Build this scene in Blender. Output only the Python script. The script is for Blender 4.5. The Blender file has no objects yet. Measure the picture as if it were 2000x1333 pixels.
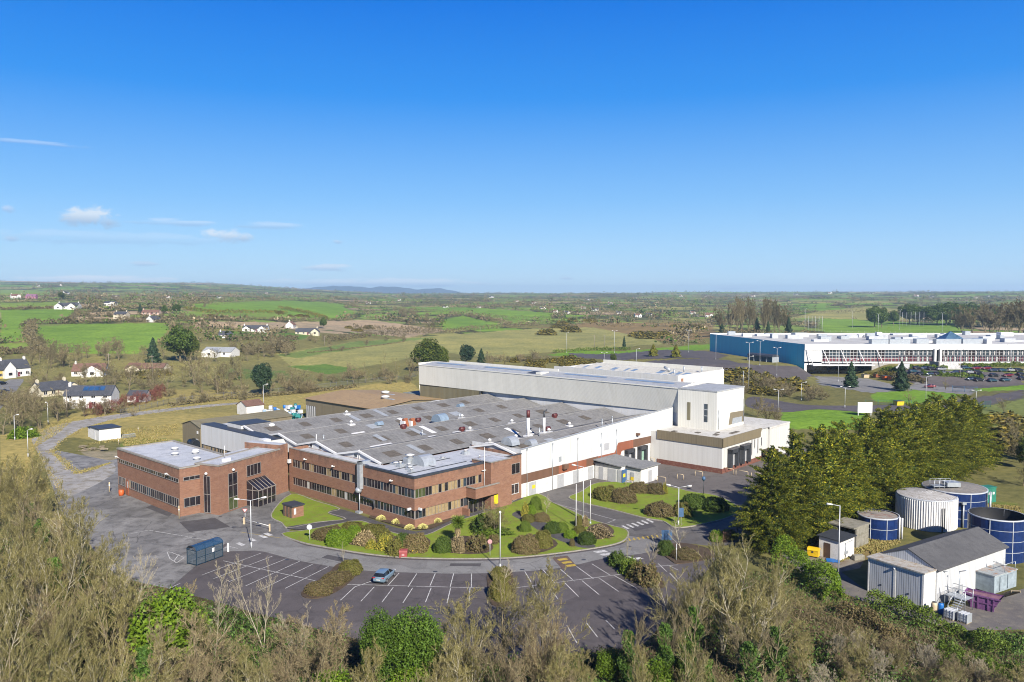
import bpy, math, random
import numpy as np
from mathutils import Vector, Matrix
R = math.radians
random.seed(7); rng = np.random.default_rng(11)
SC = bpy.context.scene
COL = SC.collection
H, F, HY = 38.0, 1555.0, 576.0          # eye height, focal length in photo pixels, horizon row
PITCH = math.atan((666.5-HY)/F)
cP, sP = math.cos(PITCH), math.sin(PITCH)

# ------------------------------------------------------------------ terrain
def smooth(a, b, x):
    t = np.clip((x-a)/(b-a), 0, 1); return t*t*(3-2*t)
RL = ([0,420,610,800,1000,1500,2500,4000,6000,9000,14000],[0,0,9,18,26,33,41,82,120,120,60])
RM = ([0,520,800,1200,2000,3500,6000,9000,14000],[0,0,3,14,23,36,46,44,30])
RR = ([0,560,800,1000,1300,2000,3500,5500,9000,14000],[0,0,1,3,10,20,36,54,50,30])
def T(x, y):
    x = np.asarray(x, float); y = np.asarray(y, float)
    r = np.hypot(x, y)+1e-6; s = x/r
    l = np.interp(r, *RL); m = np.interp(r, *RM); q = np.interp(r, *RR)
    wl = smooth(-.12, -.38, s) if False else 1-smooth(-.38, -.14, s)
    wr = smooth(.05, .33, s)
    z = l*wl+q*wr+m*(1-wl-wr)
    amp = smooth(800, 4000, r)
    z = z+amp*(4*np.sin(x/310+1.3)*np.sin(y/420)+3*np.sin(x/170-.7+y/600)+2.4*np.sin(r/260))
    # terrace and rise around the blue factory on the right
    z = z+5.2*smooth(330, 352, y)*smooth(163, 180, x)*(1-smooth(600, 800, y))
    z = z+4.9*smooth(348, 380, y)*smooth(50, 100, x)*(1-smooth(134, 141, x+.2*np.maximum(y-376, 0)))*(1-smooth(600, 800, y))
    return z
def ray(px, py):
    a = (px-1000)/F; b = (666.5-py)/F
    return np.array([a, cP+b*sP, -sP+b*cP])
_ts = np.geomspace(25, 12500, 1500)
def P(px, py):
    """world point on the ground seen along a given sight line"""
    r = ray(px, py); z = H+r[2]*_ts; g = T(r[0]*_ts, r[1]*_ts)
    k = np.nonzero(z <= g)[0]
    if len(k) == 0: t = 9000.
    else:
        i = max(k[0], 1); d0 = z[i-1]-g[i-1]; d1 = z[i]-g[i]
        t = _ts[i-1]+(_ts[i]-_ts[i-1])*d0/(d0-d1+1e-9)
    return (float(r[0]*t), float(r[1]*t), float(T(r[0]*t, r[1]*t)))
def G(px, py, z=0.0):
    r = ray(px, py); t = (z-H)/r[2]
    return (float(r[0]*t), float(r[1]*t))
def ppm(px, py):
    """photo pixels per metre at that ground point"""
    x, y, z = P(px, py); return F/y

# ------------------------------------------------------------------ materials
MATS = {}
def nodes(name):
    m = bpy.data.materials.new(name); m.use_nodes = True
    nt = m.node_tree; b = nt.nodes['Principled BSDF']
    MATS[name] = m
    return m, nt, b
ALB = .72            # paint, sheet and stone sit a little under fresh-sample values
def rgba(c): return (c[0], c[1], c[2], 1)
def worn(c): return tuple(v*ALB for v in c)
def texco(nt, kind='Object'):
    return nt.nodes.new('ShaderNodeTexCoord').outputs[kind]
def noise(nt, vec, scale, detail=4, rough=.6, dist=0):
    n = nt.nodes.new('ShaderNodeTexNoise'); n.inputs['Scale'].default_value = scale
    n.inputs['Detail'].default_value = detail; n.inputs['Roughness'].default_value = rough
    n.inputs['Distortion'].default_value = dist
    if vec is not None: nt.links.new(vec, n.inputs['Vector'])
    return n.outputs['Fac']
def ramp(nt, fac, stops):
    r = nt.nodes.new('ShaderNodeValToRGB'); e = r.color_ramp.elements
    while len(e) < len(stops): e.new(.5)
    for el, (p, c) in zip(e, stops):
        el.position = p; el.color = rgba(c) if hasattr(c, '__len__') else (c, c, c, 1)
    nt.links.new(fac, r.inputs['Fac']); return r.outputs['Color']
def mix(nt, fac, a, b, mode='MIX'):
    n = nt.nodes.new('ShaderNodeMix'); n.data_type = 'RGBA'; n.blend_type = mode
    for s, v in ((n.inputs[0], fac), (n.inputs[6], a), (n.inputs[7], b)):
        if isinstance(v, (int, float)): s.default_value = v
        elif isinstance(v, (tuple, list)): s.default_value = rgba(v)
        else: nt.links.new(v, s)
    return n.outputs[2]
def math_n(nt, op, a, b=None):
    n = nt.nodes.new('ShaderNodeMath'); n.operation = op
    for i, v in enumerate((a, b)):
        if v is None: continue
        if isinstance(v, (int, float)): n.inputs[i].default_value = v
        else: nt.links.new(v, n.inputs[i])
    return n.outputs[0]
def vmap(nt, vec, scale):
    n = nt.nodes.new('ShaderNodeMapping'); n.inputs['Scale'].default_value = scale
    nt.links.new(vec, n.inputs['Vector']); return n.outputs[0]
def bump(nt, b, h, strength=.3, dist=.1):
    n = nt.nodes.new('ShaderNodeBump'); n.inputs['Strength'].default_value = strength
    n.inputs['Distance'].default_value = dist
    nt.links.new(h, n.inputs['Height']); nt.links.new(n.outputs[0], b.inputs['Normal'])

def plain(name, c, rough=.6, metal=0, spread=.18, scale=1.5, spec=.4):
    """slightly uneven single-colour surface"""
    c = worn(c)
    m, nt, b = nodes(name)
    f = noise(nt, texco(nt), scale, 5)
    lo = [v*(1-spread) for v in c]; hi = [min(1, v*(1+spread)) for v in c]
    nt.links.new(ramp(nt, f, [(.3, lo), (.7, hi)]), b.inputs['Base Color'])
    b.inputs['Roughness'].default_value = rough; b.inputs['Metallic'].default_value = metal
    b.inputs['Specular IOR Level'].default_value = spec
    return m
def patchy(name, c1, c2, c3, s1=.12, s2=1.2, s3=9., rough=.9, streak=None, bstr=0):
    """three scales of noise: broad patches, blotches, grain"""
    c1, c2, c3 = worn(c1), worn(c2), worn(c3)
    m, nt, b = nodes(name)
    co = texco(nt)
    v1 = co if streak is None else vmap(nt, co, streak)
    f1 = noise(nt, v1, s1, 5, .6, .6); f2 = noise(nt, co, s2, 6, .65, .3); f3 = noise(nt, co, s3, 3)
    a = ramp(nt, f1, [(.36, c1), (.62, c2)])
    col = mix(nt, ramp(nt, f2, [(.47, 0.), (.68, 1.)]), a, c3)
    g = ramp(nt, f3, [(.25, (.78,)*3), (.75, (1.2,)*3)])
    col = mix(nt, 1., col, g, 'MULTIPLY')
    nt.links.new(col, b.inputs['Base Color']); b.inputs['Roughness'].default_value = rough
    b.inputs['Specular IOR Level'].default_value = .25
    if bstr: bump(nt, b, f2, bstr, .2)
    return m
def asphalt(name, c1, c2, c3, rough=.85, streak=(1, .45, 1)):
    """tarmac: broad worn areas, repair patches, tyre-polished streaks, hairline cracks"""
    m, nt, b = nodes(name); co = texco(nt); c1, c2, c3 = worn(c1), worn(c2), worn(c3)
    f1 = noise(nt, vmap(nt, co, streak), .09, 6, .65, .8); f2 = noise(nt, co, .5, 6, .7, .4); f3 = noise(nt, co, 7, 3)
    col = mix(nt, ramp(nt, f2, [(.46, 0.), (.68, 1.)]), ramp(nt, f1, [(.34, c1), (.64, c2)]), c3)
    vo = nt.nodes.new('ShaderNodeTexVoronoi'); vo.feature = 'DISTANCE_TO_EDGE'; vo.inputs['Scale'].default_value = .16
    wv = nt.nodes.new('ShaderNodeVectorMath'); wv.operation = 'ADD'; nt.links.new(co, wv.inputs[0])
    nn = nt.nodes.new('ShaderNodeTexNoise'); nn.inputs['Scale'].default_value = .6; nt.links.new(co, nn.inputs['Vector']); nt.links.new(nn.outputs['Color'], wv.inputs[1])
    nt.links.new(wv.outputs[0], vo.inputs['Vector'])
    cr = math_n(nt, 'MULTIPLY', ramp(nt, vo.outputs['Distance'], [(0, 1.), (.016, 0.)]), ramp(nt, noise(nt, co, .07, 3), [(.45, 0.), (.6, .6)]))
    col = mix(nt, cr, col, (.03, .028, .028))
    wn = nt.nodes.new('ShaderNodeTexVoronoi'); wn.distance = 'CHEBYCHEV'; wn.inputs['Scale'].default_value = .11; nt.links.new(co, wn.inputs['Vector'])
    sx = nt.nodes.new('ShaderNodeSeparateColor'); nt.links.new(wn.outputs['Color'], sx.inputs[0])
    col = mix(nt, 1., col, ramp(nt, sx.outputs[0], [(.0, (.84, .83, .83)), (.35, (1, 1, 1)), (.8, (1, 1, 1)), (1, (1.14, 1.14, 1.13))]), 'MULTIPLY')
    oil = noise(nt, co, .8, 2, .4); col = mix(nt, math_n(nt, 'MULTIPLY', ramp(nt, oil, [(.70, 0.), (.78, 1.)]), .5), col, (.035, .033, .033))
    col = mix(nt, 1., col, ramp(nt, f3, [(.25, (.8, .8, .8)), (.75, (1.2, 1.2, 1.2))]), 'MULTIPLY')
    nt.links.new(col, b.inputs['Base Color']); b.inputs['Roughness'].default_value = rough; b.inputs['Specular IOR Level'].default_value = .25
    return m
def cladding(name, c, c2, pitch=.35, dark=.72, rough=.45, stain=(.5, .48, .42), amount=.35, spread=.08):
    """ribbed metal sheet: vertical ribs along x+y of the building frame, sheet-to-sheet tone, faint run-down stains"""
    c, c2, stain = worn(c), worn(c2), worn(stain)
    m, nt, b = nodes(name)
    co = texco(nt)
    sp = nt.nodes.new('ShaderNodeSeparateXYZ'); nt.links.new(co, sp.inputs[0])
    s = math_n(nt, 'ADD', sp.outputs[0], sp.outputs[1])
    fr = math_n(nt, 'FRACT', math_n(nt, 'DIVIDE', s, pitch))
    rib = ramp(nt, fr, [(0, (dark,)*3), (.14, (1,)*3), (.8, (1,)*3), (1, (dark,)*3)])
    st = noise(nt, vmap(nt, co, (1, 1, .06)), 1.6, 5, .7)
    pan = nt.nodes.new('ShaderNodeTexWhiteNoise'); pan.noise_dimensions = '1D'
    nt.links.new(math_n(nt, 'FLOOR', math_n(nt, 'DIVIDE', s, 1.05)), pan.inputs['W'])
    base = mix(nt, pan.outputs['Value'], c, c2)
    base = mix(nt, math_n(nt, 'MULTIPLY', ramp(nt, st, [(.5, 0.), (.75, 1.)]), amount), base, stain)
    nt.links.new(mix(nt, 1., base, rib, 'MULTIPLY'), b.inputs['Base Color'])
    b.inputs['Roughness'].default_value = rough; b.inputs['Specular IOR Level'].default_value = .3
    bump(nt, b, rib, .25, .05)
    return m
def leafmat(name, cols, rough=.6, trans=.0):
    """foliage: every leaf clump takes its own tone from a list of colours"""
    m, nt, b = nodes(name)
    g = nt.nodes.new('ShaderNodeNewGeometry')
    n = len(cols)
    col = ramp(nt, g.outputs['Random Per Island'], [(i/(max(n-1, 1)), [v*.86 for v in c]) for i, c in enumerate(cols)])
    oi = nt.nodes.new('ShaderNodeObjectInfo')
    v = ramp(nt, oi.outputs['Random'], [(0, (.8, .8, .8)), (1, (1.2, 1.17, 1.1))])
    nt.links.new(mix(nt, 1., col, v, 'MULTIPLY'), b.inputs['Base Color'])
    b.inputs['Roughness'].default_value = rough; b.inputs['Specular IOR Level'].default_value = .2
    return m

# ------------------------------------------------------------------ objects
def tag(o, label=None, cat=None, group=None, kind=None):
    if label: o['label'] = label
    if cat: o['category'] = cat
    if group: o['group'] = group
    if kind: o['kind'] = kind
    return o
def thing(name, label, cat, loc=(0, 0, 0), rz=0.0, group=None):
    o = bpy.data.objects.new(name, None); COL.objects.link(o)
    o.empty_display_size = .5
    o.location = loc if len(loc) == 3 else (loc[0], loc[1], 0); o.rotation_euler = (0, 0, rz)
    return tag(o, label, cat, group)
def link(name, me, parent=None):
    o = bpy.data.objects.new(name, me); COL.objects.link(o)
    if parent is not None: o.parent = parent
    return o
def kids(o): return [c for c in ALLKIDS.get(o.name, [])]
def copy_tree(o, parent=None, loc=None, rz=None, sc=None, label=None, group=None):
    c = o.copy(); COL.objects.link(c)
    if parent is not None: c.parent = parent
    if loc is not None: c.location = loc
    if rz is not None: c.rotation_euler = (0, 0, rz)
    if sc is not None: c.scale = sc if hasattr(sc, '__len__') else (sc, sc, sc)
    if label: c['label'] = label
    if group: c['group'] = group
    for ch in list(o.children): copy_tree(ch, c)
    return c

class MB:
    """mesh builder: boxes, prisms, tubes and sheets gathered into ONE mesh"""
    def __init__(s, t=(0, 0, 0)):
        s.v = []; s.f = []; s.m = []; s.sm = []; s.t = t
        s.c, s.s = math.cos(t[2]), math.sin(t[2])
    def p(s, x, y, z):
        s.v.append((s.t[0]+x*s.c-y*s.s, s.t[1]+x*s.s+y*s.c, z)); return len(s.v)-1
    def face(s, idx, m=0, smooth=False): s.f.append(tuple(idx)); s.m.append(m); s.sm.append(smooth)
    def poly(s, pts, m=0): s.face([s.p(*q) for q in pts], m)
    def box(s, x0, y0, z0, x1, y1, z1, m=0):
        i = [s.p(x, y, z) for z in (z0, z1) for (x, y) in ((x0, y0), (x1, y0), (x1, y1), (x0, y1))]
        for q in ((3,2,1,0), (4,5,6,7), (0,1,5,4), (1,2,6,5), (2,3,7,6), (3,0,4,7)): s.face([i[k] for k in q], m)
    def prism(s, pts, z0, z1, m=0, mtop=None):
        """upright prism on a ground polygon"""
        n = len(pts)
        ar = sum(pts[i][0]*pts[(i+1) % n][1]-pts[(i+1) % n][0]*pts[i][1] for i in range(n))
        if ar < 0: pts = pts[::-1]
        a = [s.p(x, y, z0) for x, y in pts]; b = [s.p(x, y, z1) for x, y in pts]
        s.face(a[::-1], m); s.face(b, m if mtop is None else mtop)
        for i in range(n): j = (i+1) % n; s.face((a[i], a[j], b[j], b[i]), m)
    def ext(s, prof, axis, a0, a1, m=0):
        """profile of (h, z) pushed along x or y"""
        n = len(prof)
        f = (lambda h, z, a: s.p(a, h, z)) if axis == 'x' else (lambda h, z, a: s.p(h, a, z))
        A = [f(h, z, a0) for h, z in prof]; B = [f(h, z, a1) for h, z in prof]
        s.face(A[::-1], m); s.face(B, m)
        for i in range(n): j = (i+1) % n; s.face((A[i], A[j], B[j], B[i]), m)
    def tube(s, p0, p1, r0, r1=None, n=6, m=0, cap=True, smooth=True):
        r1 = r0 if r1 is None else r1
        a = Vector(p0); b = Vector(p1); d = (b-a)
        if d.length < 1e-6: return
        d.normalize(); u = d.orthogonal().normalized(); w = d.cross(u)
        A = []; B = []
        for k in range(n):
            t = 2*math.pi*k/n; o = u*math.cos(t)+w*math.sin(t)
            A.append(s.p(*(a+o*r0))); B.append(s.p(*(b+o*r1)))
        for k in range(n):
            j = (k+1) % n; s.face((A[k], A[j], B[j], B[k]), m, smooth)
        if cap: s.face(A[::-1], m); s.face(B, m)
    def path(s, pts, r, n=6, m=0):
        for a, b in zip(pts[:-1], pts[1:]): s.tube(a, b, r, r, n, m)
    def lathe(s, prof, cx, cy, n=24, m=0, cap=True, ang=(0, 2*math.pi), smooth=True):
        full = abs(ang[1]-ang[0]-2*math.pi) < 1e-6
        k = n if full else n+1
        rings = []
        for r, z in prof:
            rings.append([s.p(cx+r*math.cos(ang[0]+(ang[1]-ang[0])*i/n), cy+r*math.sin(ang[0]+(ang[1]-ang[0])*i/n), z) for i in range(k)])
        for A, B in zip(rings[:-1], rings[1:]):
            for i in range(n):
                j = (i+1) % k; s.face((A[i], A[j], B[j], B[i]), m, smooth)
        if cap and full: s.face(rings[0][::-1], m); s.face(rings[-1], m)
    def strip(s, left, right, m=0):
        a = [s.p(*q) for q in left]; b = [s.p(*q) for q in right]
        for i in range(len(a)-1): s.face((a[i], a[i+1], b[i+1], b[i]), m)
    def line(s, p0, p1, w, z, m=0):
        """painted line on the ground"""
        dx, dy = p1[0]-p0[0], p1[1]-p0[1]; L = math.hypot(dx, dy) or 1
        nx, ny = -dy/L*w/2, dx/L*w/2
        s.poly([(p0[0]+nx, p0[1]+ny, z), (p0[0]-nx, p0[1]-ny, z), (p1[0]-nx, p1[1]-ny, z), (p1[0]+nx, p1[1]+ny, z)], m)
    def build(s, name, mats, parent=None, bevel=0):
        me = bpy.data.meshes.new(name); me.from_pydata(s.v, [], s.f)
        if not isinstance(mats, (list, tuple)): mats = [mats]
        for q in mats: me.materials.append(q)
        me.polygons.foreach_set('material_index', s.m)
        me.polygons.foreach_set('use_smooth', s.sm)
        me.update()
        o = link(name, me, parent)
        if bevel:
            b = o.modifiers.new('edge', 'BEVEL'); b.width = bevel; b.segments = 1; b.limit_method = 'ANGLE'
        return o
def npmesh(name, verts, faces, mats, midx=None, parent=None, smooth=False):
    """fast mesh from arrays; faces (N,3) or (N,4)"""
    me = bpy.data.meshes.new(name)
    verts = np.asarray(verts, np.float32); faces = np.asarray(faces, np.int32); k = faces.shape[1]
    me.vertices.add(len(verts)); me.vertices.foreach_set('co', verts.ravel())
    me.loops.add(faces.size); me.loops.foreach_set('vertex_index', faces.ravel())
    me.polygons.add(len(faces)); me.polygons.foreach_set('loop_start', np.arange(0, faces.size, k, dtype=np.int32))
    me.polygons.foreach_set('loop_total', np.full(len(faces), k, np.int32))
    if not isinstance(mats, (list, tuple)): mats = [mats]
    for q in mats: me.materials.append(q)
    if midx is not None: me.polygons.foreach_set('material_index', np.asarray(midx, np.int32))
    if smooth: me.polygons.foreach_set('use_smooth', np.ones(len(faces), bool))
    me.update(calc_edges=True); me.validate()
    return link(name, me, parent)

# site grid of the factory: origin at the brick office's near corner, x back-right, y back-left
OX, OY = G(810, 1033); AV = R(47.5)
VX, VY = math.cos(AV), math.sin(AV); UX, UY = -VY, VX
def S(x, y, z=0.0): return (OX+VX*x+UX*y, OY+VY*x+UY*y, z)
# ------------------------------------------------------------------ camera, sun, sky
EXPO = 1.0
cam = bpy.data.objects.new('camera', bpy.data.cameras.new('camera')); COL.objects.link(cam)
cam.location = (0, 0, H); cam.rotation_euler = (math.pi/2-PITCH, 0, 0)
cam.data.lens = F/2000*36; cam.data.sensor_width = 36; cam.data.sensor_fit = 'HORIZONTAL'
cam.data.clip_start = .5; cam.data.clip_end = 60000
SC.camera = cam
SUN_EL = R(32); SUN_D = Vector((.37*math.cos(SUN_EL), -.929*math.cos(SUN_EL), math.sin(SUN_EL)))
sl = bpy.data.lights.new('sun', 'SUN'); sl.energy = 5.0; sl.angle = R(.53); sl.color = (1, .93, .82)
so = bpy.data.objects.new('sun', sl); COL.objects.link(so)
so.rotation_euler = SUN_D.to_track_quat('Z', 'Y').to_euler()
W = bpy.data.worlds.new('World'); SC.world = W; W.use_nodes = True
nt = W.node_tree; bg = nt.nodes['Background']
sky = nt.nodes.new('ShaderNodeTexSky'); sky.sky_type = 'NISHITA'; sky.sun_disc = False
sky.sun_elevation = SUN_EL; sky.sun_rotation = R(158); sky.altitude = 60
sky.air_density = 1.0; sky.dust_density = .25; sky.ozone_density = 3.0
hs = nt.nodes.new('ShaderNodeHueSaturation'); hs.inputs['Saturation'].default_value = 1.42
nt.links.new(sky.outputs[0], hs.inputs['Color'])
gm = nt.nodes.new('ShaderNodeGamma'); gm.inputs['Gamma'].default_value = 1.12
nt.links.new(hs.outputs[0], gm.inputs['Color'])
gz = nt.nodes.new('ShaderNodeSeparateXYZ'); nt.links.new(nt.nodes.new('ShaderNodeTexCoord').outputs['Generated'], gz.inputs[0])
K = .085*2**EXPO
clear = ramp(nt, gz.outputs[2], [(0, (.62, .84, 1)), (.03, (.43, .69, .975)), (.115, (.225, .51, .935)), (.235, (.03, .285, .865)), (.36, (.0, .16, .755)), (.55, (0, .06, .36)), (1, (0, .03, .2))])
sc_ = mix(nt, 1., clear, (1, 1, 1), 'MULTIPLY')
vm = nt.nodes.new('ShaderNodeVectorMath'); vm.operation = 'SCALE'; nt.links.new(sc_, vm.inputs[0]); vm.inputs['Scale'].default_value = 1/K
skyc = mix(nt, .92, gm.outputs[0], vm.outputs[0])
g = nt.nodes.new('ShaderNodeTexCoord').outputs['Generated']
nzA = noise(nt, vmap(nt, g, (1, 1, 1.6)), 52, 6, .64, .5)
nzB = noise(nt, vmap(nt, g, (1, 1, 7)), 26, 4, .62, .4)
def sky_cloud(col, px, py, w, h, tone, thick, nscale, seed):
    """soft cloud at a fixed bearing and elevation in the sky dome"""
    d = Vector(ray(px, py)).normalized(); e1 = Vector((d.y, -d.x, 0)).normalized(); e2 = e1.cross(d)
    def dot(v, s):
        n = nt.nodes.new('ShaderNodeVectorMath'); n.operation = 'DOT_PRODUCT'
        nt.links.new(g, n.inputs[0]); n.inputs[1].default_value = v/s; return n.outputs['Value']
    a = dot(e1, w/F); b = dot(e2, h/F)
    r2 = math_n(nt, 'ADD', math_n(nt, 'MULTIPLY', a, a), math_n(nt, 'MULTIPLY', b, b))
    f = math_n(nt, 'GREATER_THAN', dot(d, 1), 0)
    v = math_n(nt, 'SUBTRACT', math_n(nt, 'MULTIPLY', nzA if w/h < 4.2 else nzB, 2.5), math_n(nt, 'ADD', r2, .68 if w/h < 4.2 else .5))
    fac = math_n(nt, 'MULTIPLY', math_n(nt, 'MULTIPLY', ramp(nt, v, [(.0, 0.), (.55, 1.)]), thick), f)
    sh = ramp(nt, math_n(nt, 'ADD', math_n(nt, 'MULTIPLY', b, .5), .5), [(.3, [t*q for t, q in zip(tone, (.50, .60, .76))]), (.6, tone)])
    return mix(nt, fac, col, sh)
for c in ((180, 424, 58, 27, (8.4, 8.5, 8.8), .8, 42, 1.3), (440, 461, 60, 18, (8.6, 8.7, 9.1), .72, 46, 4.1), (640, 523, 60, 9, (8.3, 8.4, 9.2), .6, 60, 2.2),
          (18, 408, 15, 9, (7.6, 7.8, 9), .6, 70, 3.7), (22, 467, 22, 8, (6.2, 6.7, 8.2), .5, 60, 5.5), (280, 516, 28, 6, (6.8, 7.2, 8.6), .5, 60, 6.1),
          (340, 435, 90, 8, (7.8, 8.4, 9.6), .4, 40, 7.3), (530, 441, 80, 8, (7.8, 8.4, 9.6), .4, 40, 8.9), (660, 472, 16, 6, (7.4, 7.7, 9), .6, 60, 9.4),
          (60, 279, 100, 5, (6.5, 7.6, 9.6), .4, 30, 10.2), (210, 464, 240, 16, (7.4, 8.2, 9.6), .25, 20, 2.9), (1105, 543, 22, 5, (6.6, 7.1, 8.5), .6, 60, 1.1),
          (190, 549, 150, 13, (9.4, 9.3, 9.6), .75, 42, 7.7), (740, 553, 260, 12, (9.2, 9.2, 9.6), .6, 36, 3.3), (1800, 566, 260, 10, (8.2, 8.6, 9.3), .5, 30, 6.6),
          (1440, 562, 60, 5, (7.6, 8, 9.2), .4, 50, 8.1)):
    c = list(c); c[4] = [t*q*.1/K for t, q in zip(c[4], (.97, 1.04, 1.08))]; skyc = sky_cloud(skyc, *c)
nt.links.new(skyc, bg.inputs['Color']); bg.inputs['Strength'].default_value = .085
W.cycles.sampling_method = 'MANUAL'; W.cycles.sample_map_resolution = 256
SC.view_settings.view_transform = 'Standard'; SC.view_settings.look = 'None'
SC.view_settings.gamma = 1; SC.view_settings.use_curve_mapping = False; SC.view_settings.exposure = EXPO
cy = SC.cycles; cy.pixel_filter_type = 'BLACKMAN_HARRIS'; cy.filter_width = 1.05; cy.max_bounces = 6; cy.diffuse_bounces = 2; cy.glossy_bounces = 2; cy.transmission_bounces = 4
cy.transparent_max_bounces = 12; cy.volume_bounces = 0; cy.caustics_reflective = False; cy.caustics_refractive = False

# ------------------------------------------------------------------ ground
C_ROUGH = (.32, .26, .10); C_SCRUB = (.18, .165, .065); C_GREEN = (.155, .255, .04); C_GREEN2 = (.19, .26, .055)
C_PALE = (.27, .255, .10); C_PLOUGH = (.36, .27, .19); C_LAWN = (.15, .26, .03); C_WOOD = (.07, .07, .03); C_HEATH = (.22, .155, .075)
ZONES = [  # photo outline of each patch of land, its colour
 ([(0,760),(2000,760),(2000,1333),(0,1333)], (.15, .14, .055)),
 ([(0,690),(350,690),(560,700),(790,745),(800,770),(330,790),(0,800)], (.19, .175, .07)),
 ([(330,760),(560,765),(800,745),(830,770),(590,800),(590,830),(470,850),(350,870),(60,850),(110,812),(270,790)], C_ROUGH),
 ([(60,840),(110,812),(60,900),(90,1000),(200,1000),(0,1060),(0,850)], C_ROUGH),
 ([(240,855),(350,860),(360,880),(330,888),(232,880)], (.13, .17, .04)),
 ([(155,880),(230,880),(330,870),(300,900),(180,905)], (.27, .23, .17)),
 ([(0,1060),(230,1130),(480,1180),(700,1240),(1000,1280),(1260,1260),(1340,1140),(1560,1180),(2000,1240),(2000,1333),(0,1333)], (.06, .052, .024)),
 ([(0,672),(60,668),(64,690),(0,694)], C_GREEN2),
 ([(70,640),(130,634),(322,631),(332,640),(300,680),(262,692),(110,690),(75,660)], C_GREEN),
 ([(0,607),(145,603),(140,630),(60,632),(42,642),(50,666),(0,669)], C_GREEN),
 ([(0,592),(140,590),(130,603),(0,604)], C_GREEN2),
 ([(0,566),(95,568),(100,577),(0,579)], C_GREEN2),
 ([(360,604),(380,594),(520,588),(625,590),(668,598),(695,612),(660,624),(560,624),(420,612)], C_GREEN),
 ([(330,607),(560,612),(555,624),(370,622)], C_GREEN2),
 ([(380,628),(560,630),(720,625),(870,645),(800,660),(690,650),(640,645),(380,640)], C_PLOUGH),
 ([(760,600),(900,600),(1000,606),(1080,612),(1075,626),(985,625),(880,612)], C_GREEN),
 ([(862,644),(868,624),(905,617),(985,637),(965,645)], C_GREEN),
 ([(440,648),(560,650),(630,655),(560,668),(440,662)], (.10, .17, .04)),
 ([(540,692),(690,668),(870,655),(1000,645),(1150,637),(1262,655),(1295,672),(1085,690),(960,700),(880,690),(800,700),(650,730),(575,722)], C_PALE),
 ([(560,716),(640,712),(700,722),(640,732)], (.115, .19, .04)),
 ([(540,694),(700,667),(860,658),(700,680),(580,700)], (.15, .2, .06)),
 ([(450,720),(560,725),(560,740),(440,742)], (.13, .17, .05)),
 ([(1045,641),(1150,630),(1390,632),(1400,660),(1300,668),(1160,640)], C_HEATH),
 ([(940,710),(1040,690),(1390,676),(1400,740),(1540,742),(1560,800),(1480,820),(1430,720),(1080,722)], C_SCRUB),
 ([(1070,694),(1120,684),(1220,686),(1388,672),(1392,683),(1300,688),(1110,698)], C_LAWN),
 ([(1595,622),(1870,634),(1885,652),(1610,650)], C_GREEN),
 ([(1540,622),(1600,608),(1700,599),(1790,606),(1800,628),(1600,622)], C_PALE),
 ([(1525,806),(1570,798),(1690,797),(1700,840),(1530,838)], C_LAWN),
 ([(1700,775),(1720,762),(1790,760),(1890,768),(1850,780),(1790,790),(1710,785)], C_LAWN),
 ([(1905,792),(2000,775),(2000,880),(1960,860)], (.17, .19, .06)),
 ([(1900,760),(1990,748),(2000,748),(2000,762),(1910,765)], C_LAWN),
 ([(1720,724),(1990,718),(2000,722),(2000,730),(1740,730)], (.09, .12, .035)),
 ([(1880,975),(1990,985),(2000,1010),(1900,1000)], (.15, .17, .04)),
 ([(1560,1060),(1700,1020),(1760,1050),(1700,1090),(1640,1110),(1560,1090)], (.2, .15, .07)),
]
def inpoly(x, y, poly):
    c = np.zeros(x.shape, bool); n = len(poly)
    for i in range(n):
        x1, y1 = poly[i]; x2, y2 = poly[(i+1) % n]
        k = ((y1 > y) != (y2 > y)); c ^= k & (x < (x2-x1)*(y-y1)/((y2-y1) or 1e-9)+x1)
    return c
FARSEED = None
def land_colour(X, Y):
    global FARSEED
    r = np.hypot(X, Y); n = X.size
    colr = np.empty((n, 3)); colr[:] = C_SCRUB
    # far patchwork of fields
    if FARSEED is None:
        k = 1500; rr = np.exp(rng.uniform(np.log(450), np.log(12000), k)); aa = rng.uniform(-.85, .85, k)
        FARSEED = (rr, aa, rng.integers(0, 10, k))
    rr, aa, kind = FARSEED
    pal = np.array([C_GREEN, C_GREEN2, C_GREEN, (.18, .22, .07), C_PALE, C_PLOUGH, C_SCRUB, (.10, .11, .05), (.16, .2, .06), C_GREEN2])
    la, ln = np.log(r+1), np.arctan2(X, Y)
    far = np.nonzero(r > 700)[0]
    edge = np.zeros(n)
    for ch in np.array_split(far, max(1, len(far)//4000)):
        d = ((la[ch, None]-np.log(rr)[None])*1.0)**2+((ln[ch, None]-aa[None])*.8)**2
        i = np.argpartition(d, 1, axis=1)[:, :2]; dd = np.take_along_axis(d, i, 1)
        j = np.where(dd[:, 0] < dd[:, 1], i[:, 0], i[:, 1]); lo = np.sqrt(dd.min(1)); hi = np.sqrt(dd.max(1))
        colr[ch] = pal[kind[j]]; edge[ch] = (hi-lo) < .007
    colr[edge > 0] = (.06, .062, .03)
    # patches outlined on the photograph's ground
    dz = T(X, Y)-H
    zc = Y*cP-dz*sP; yc = Y*sP+dz*cP
    ok = zc > 5
    px = np.where(ok, 1000+F*X/np.where(ok, zc, 1), -9999); py = np.where(ok, 666.5-F*yc/np.where(ok, zc, 1), -9999)
    wob = 1.2*np.sin(px*.13+py*.31)+.8*np.sin(px*.37)
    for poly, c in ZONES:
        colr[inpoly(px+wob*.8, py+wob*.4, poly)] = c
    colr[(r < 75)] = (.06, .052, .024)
    return colr
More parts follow.
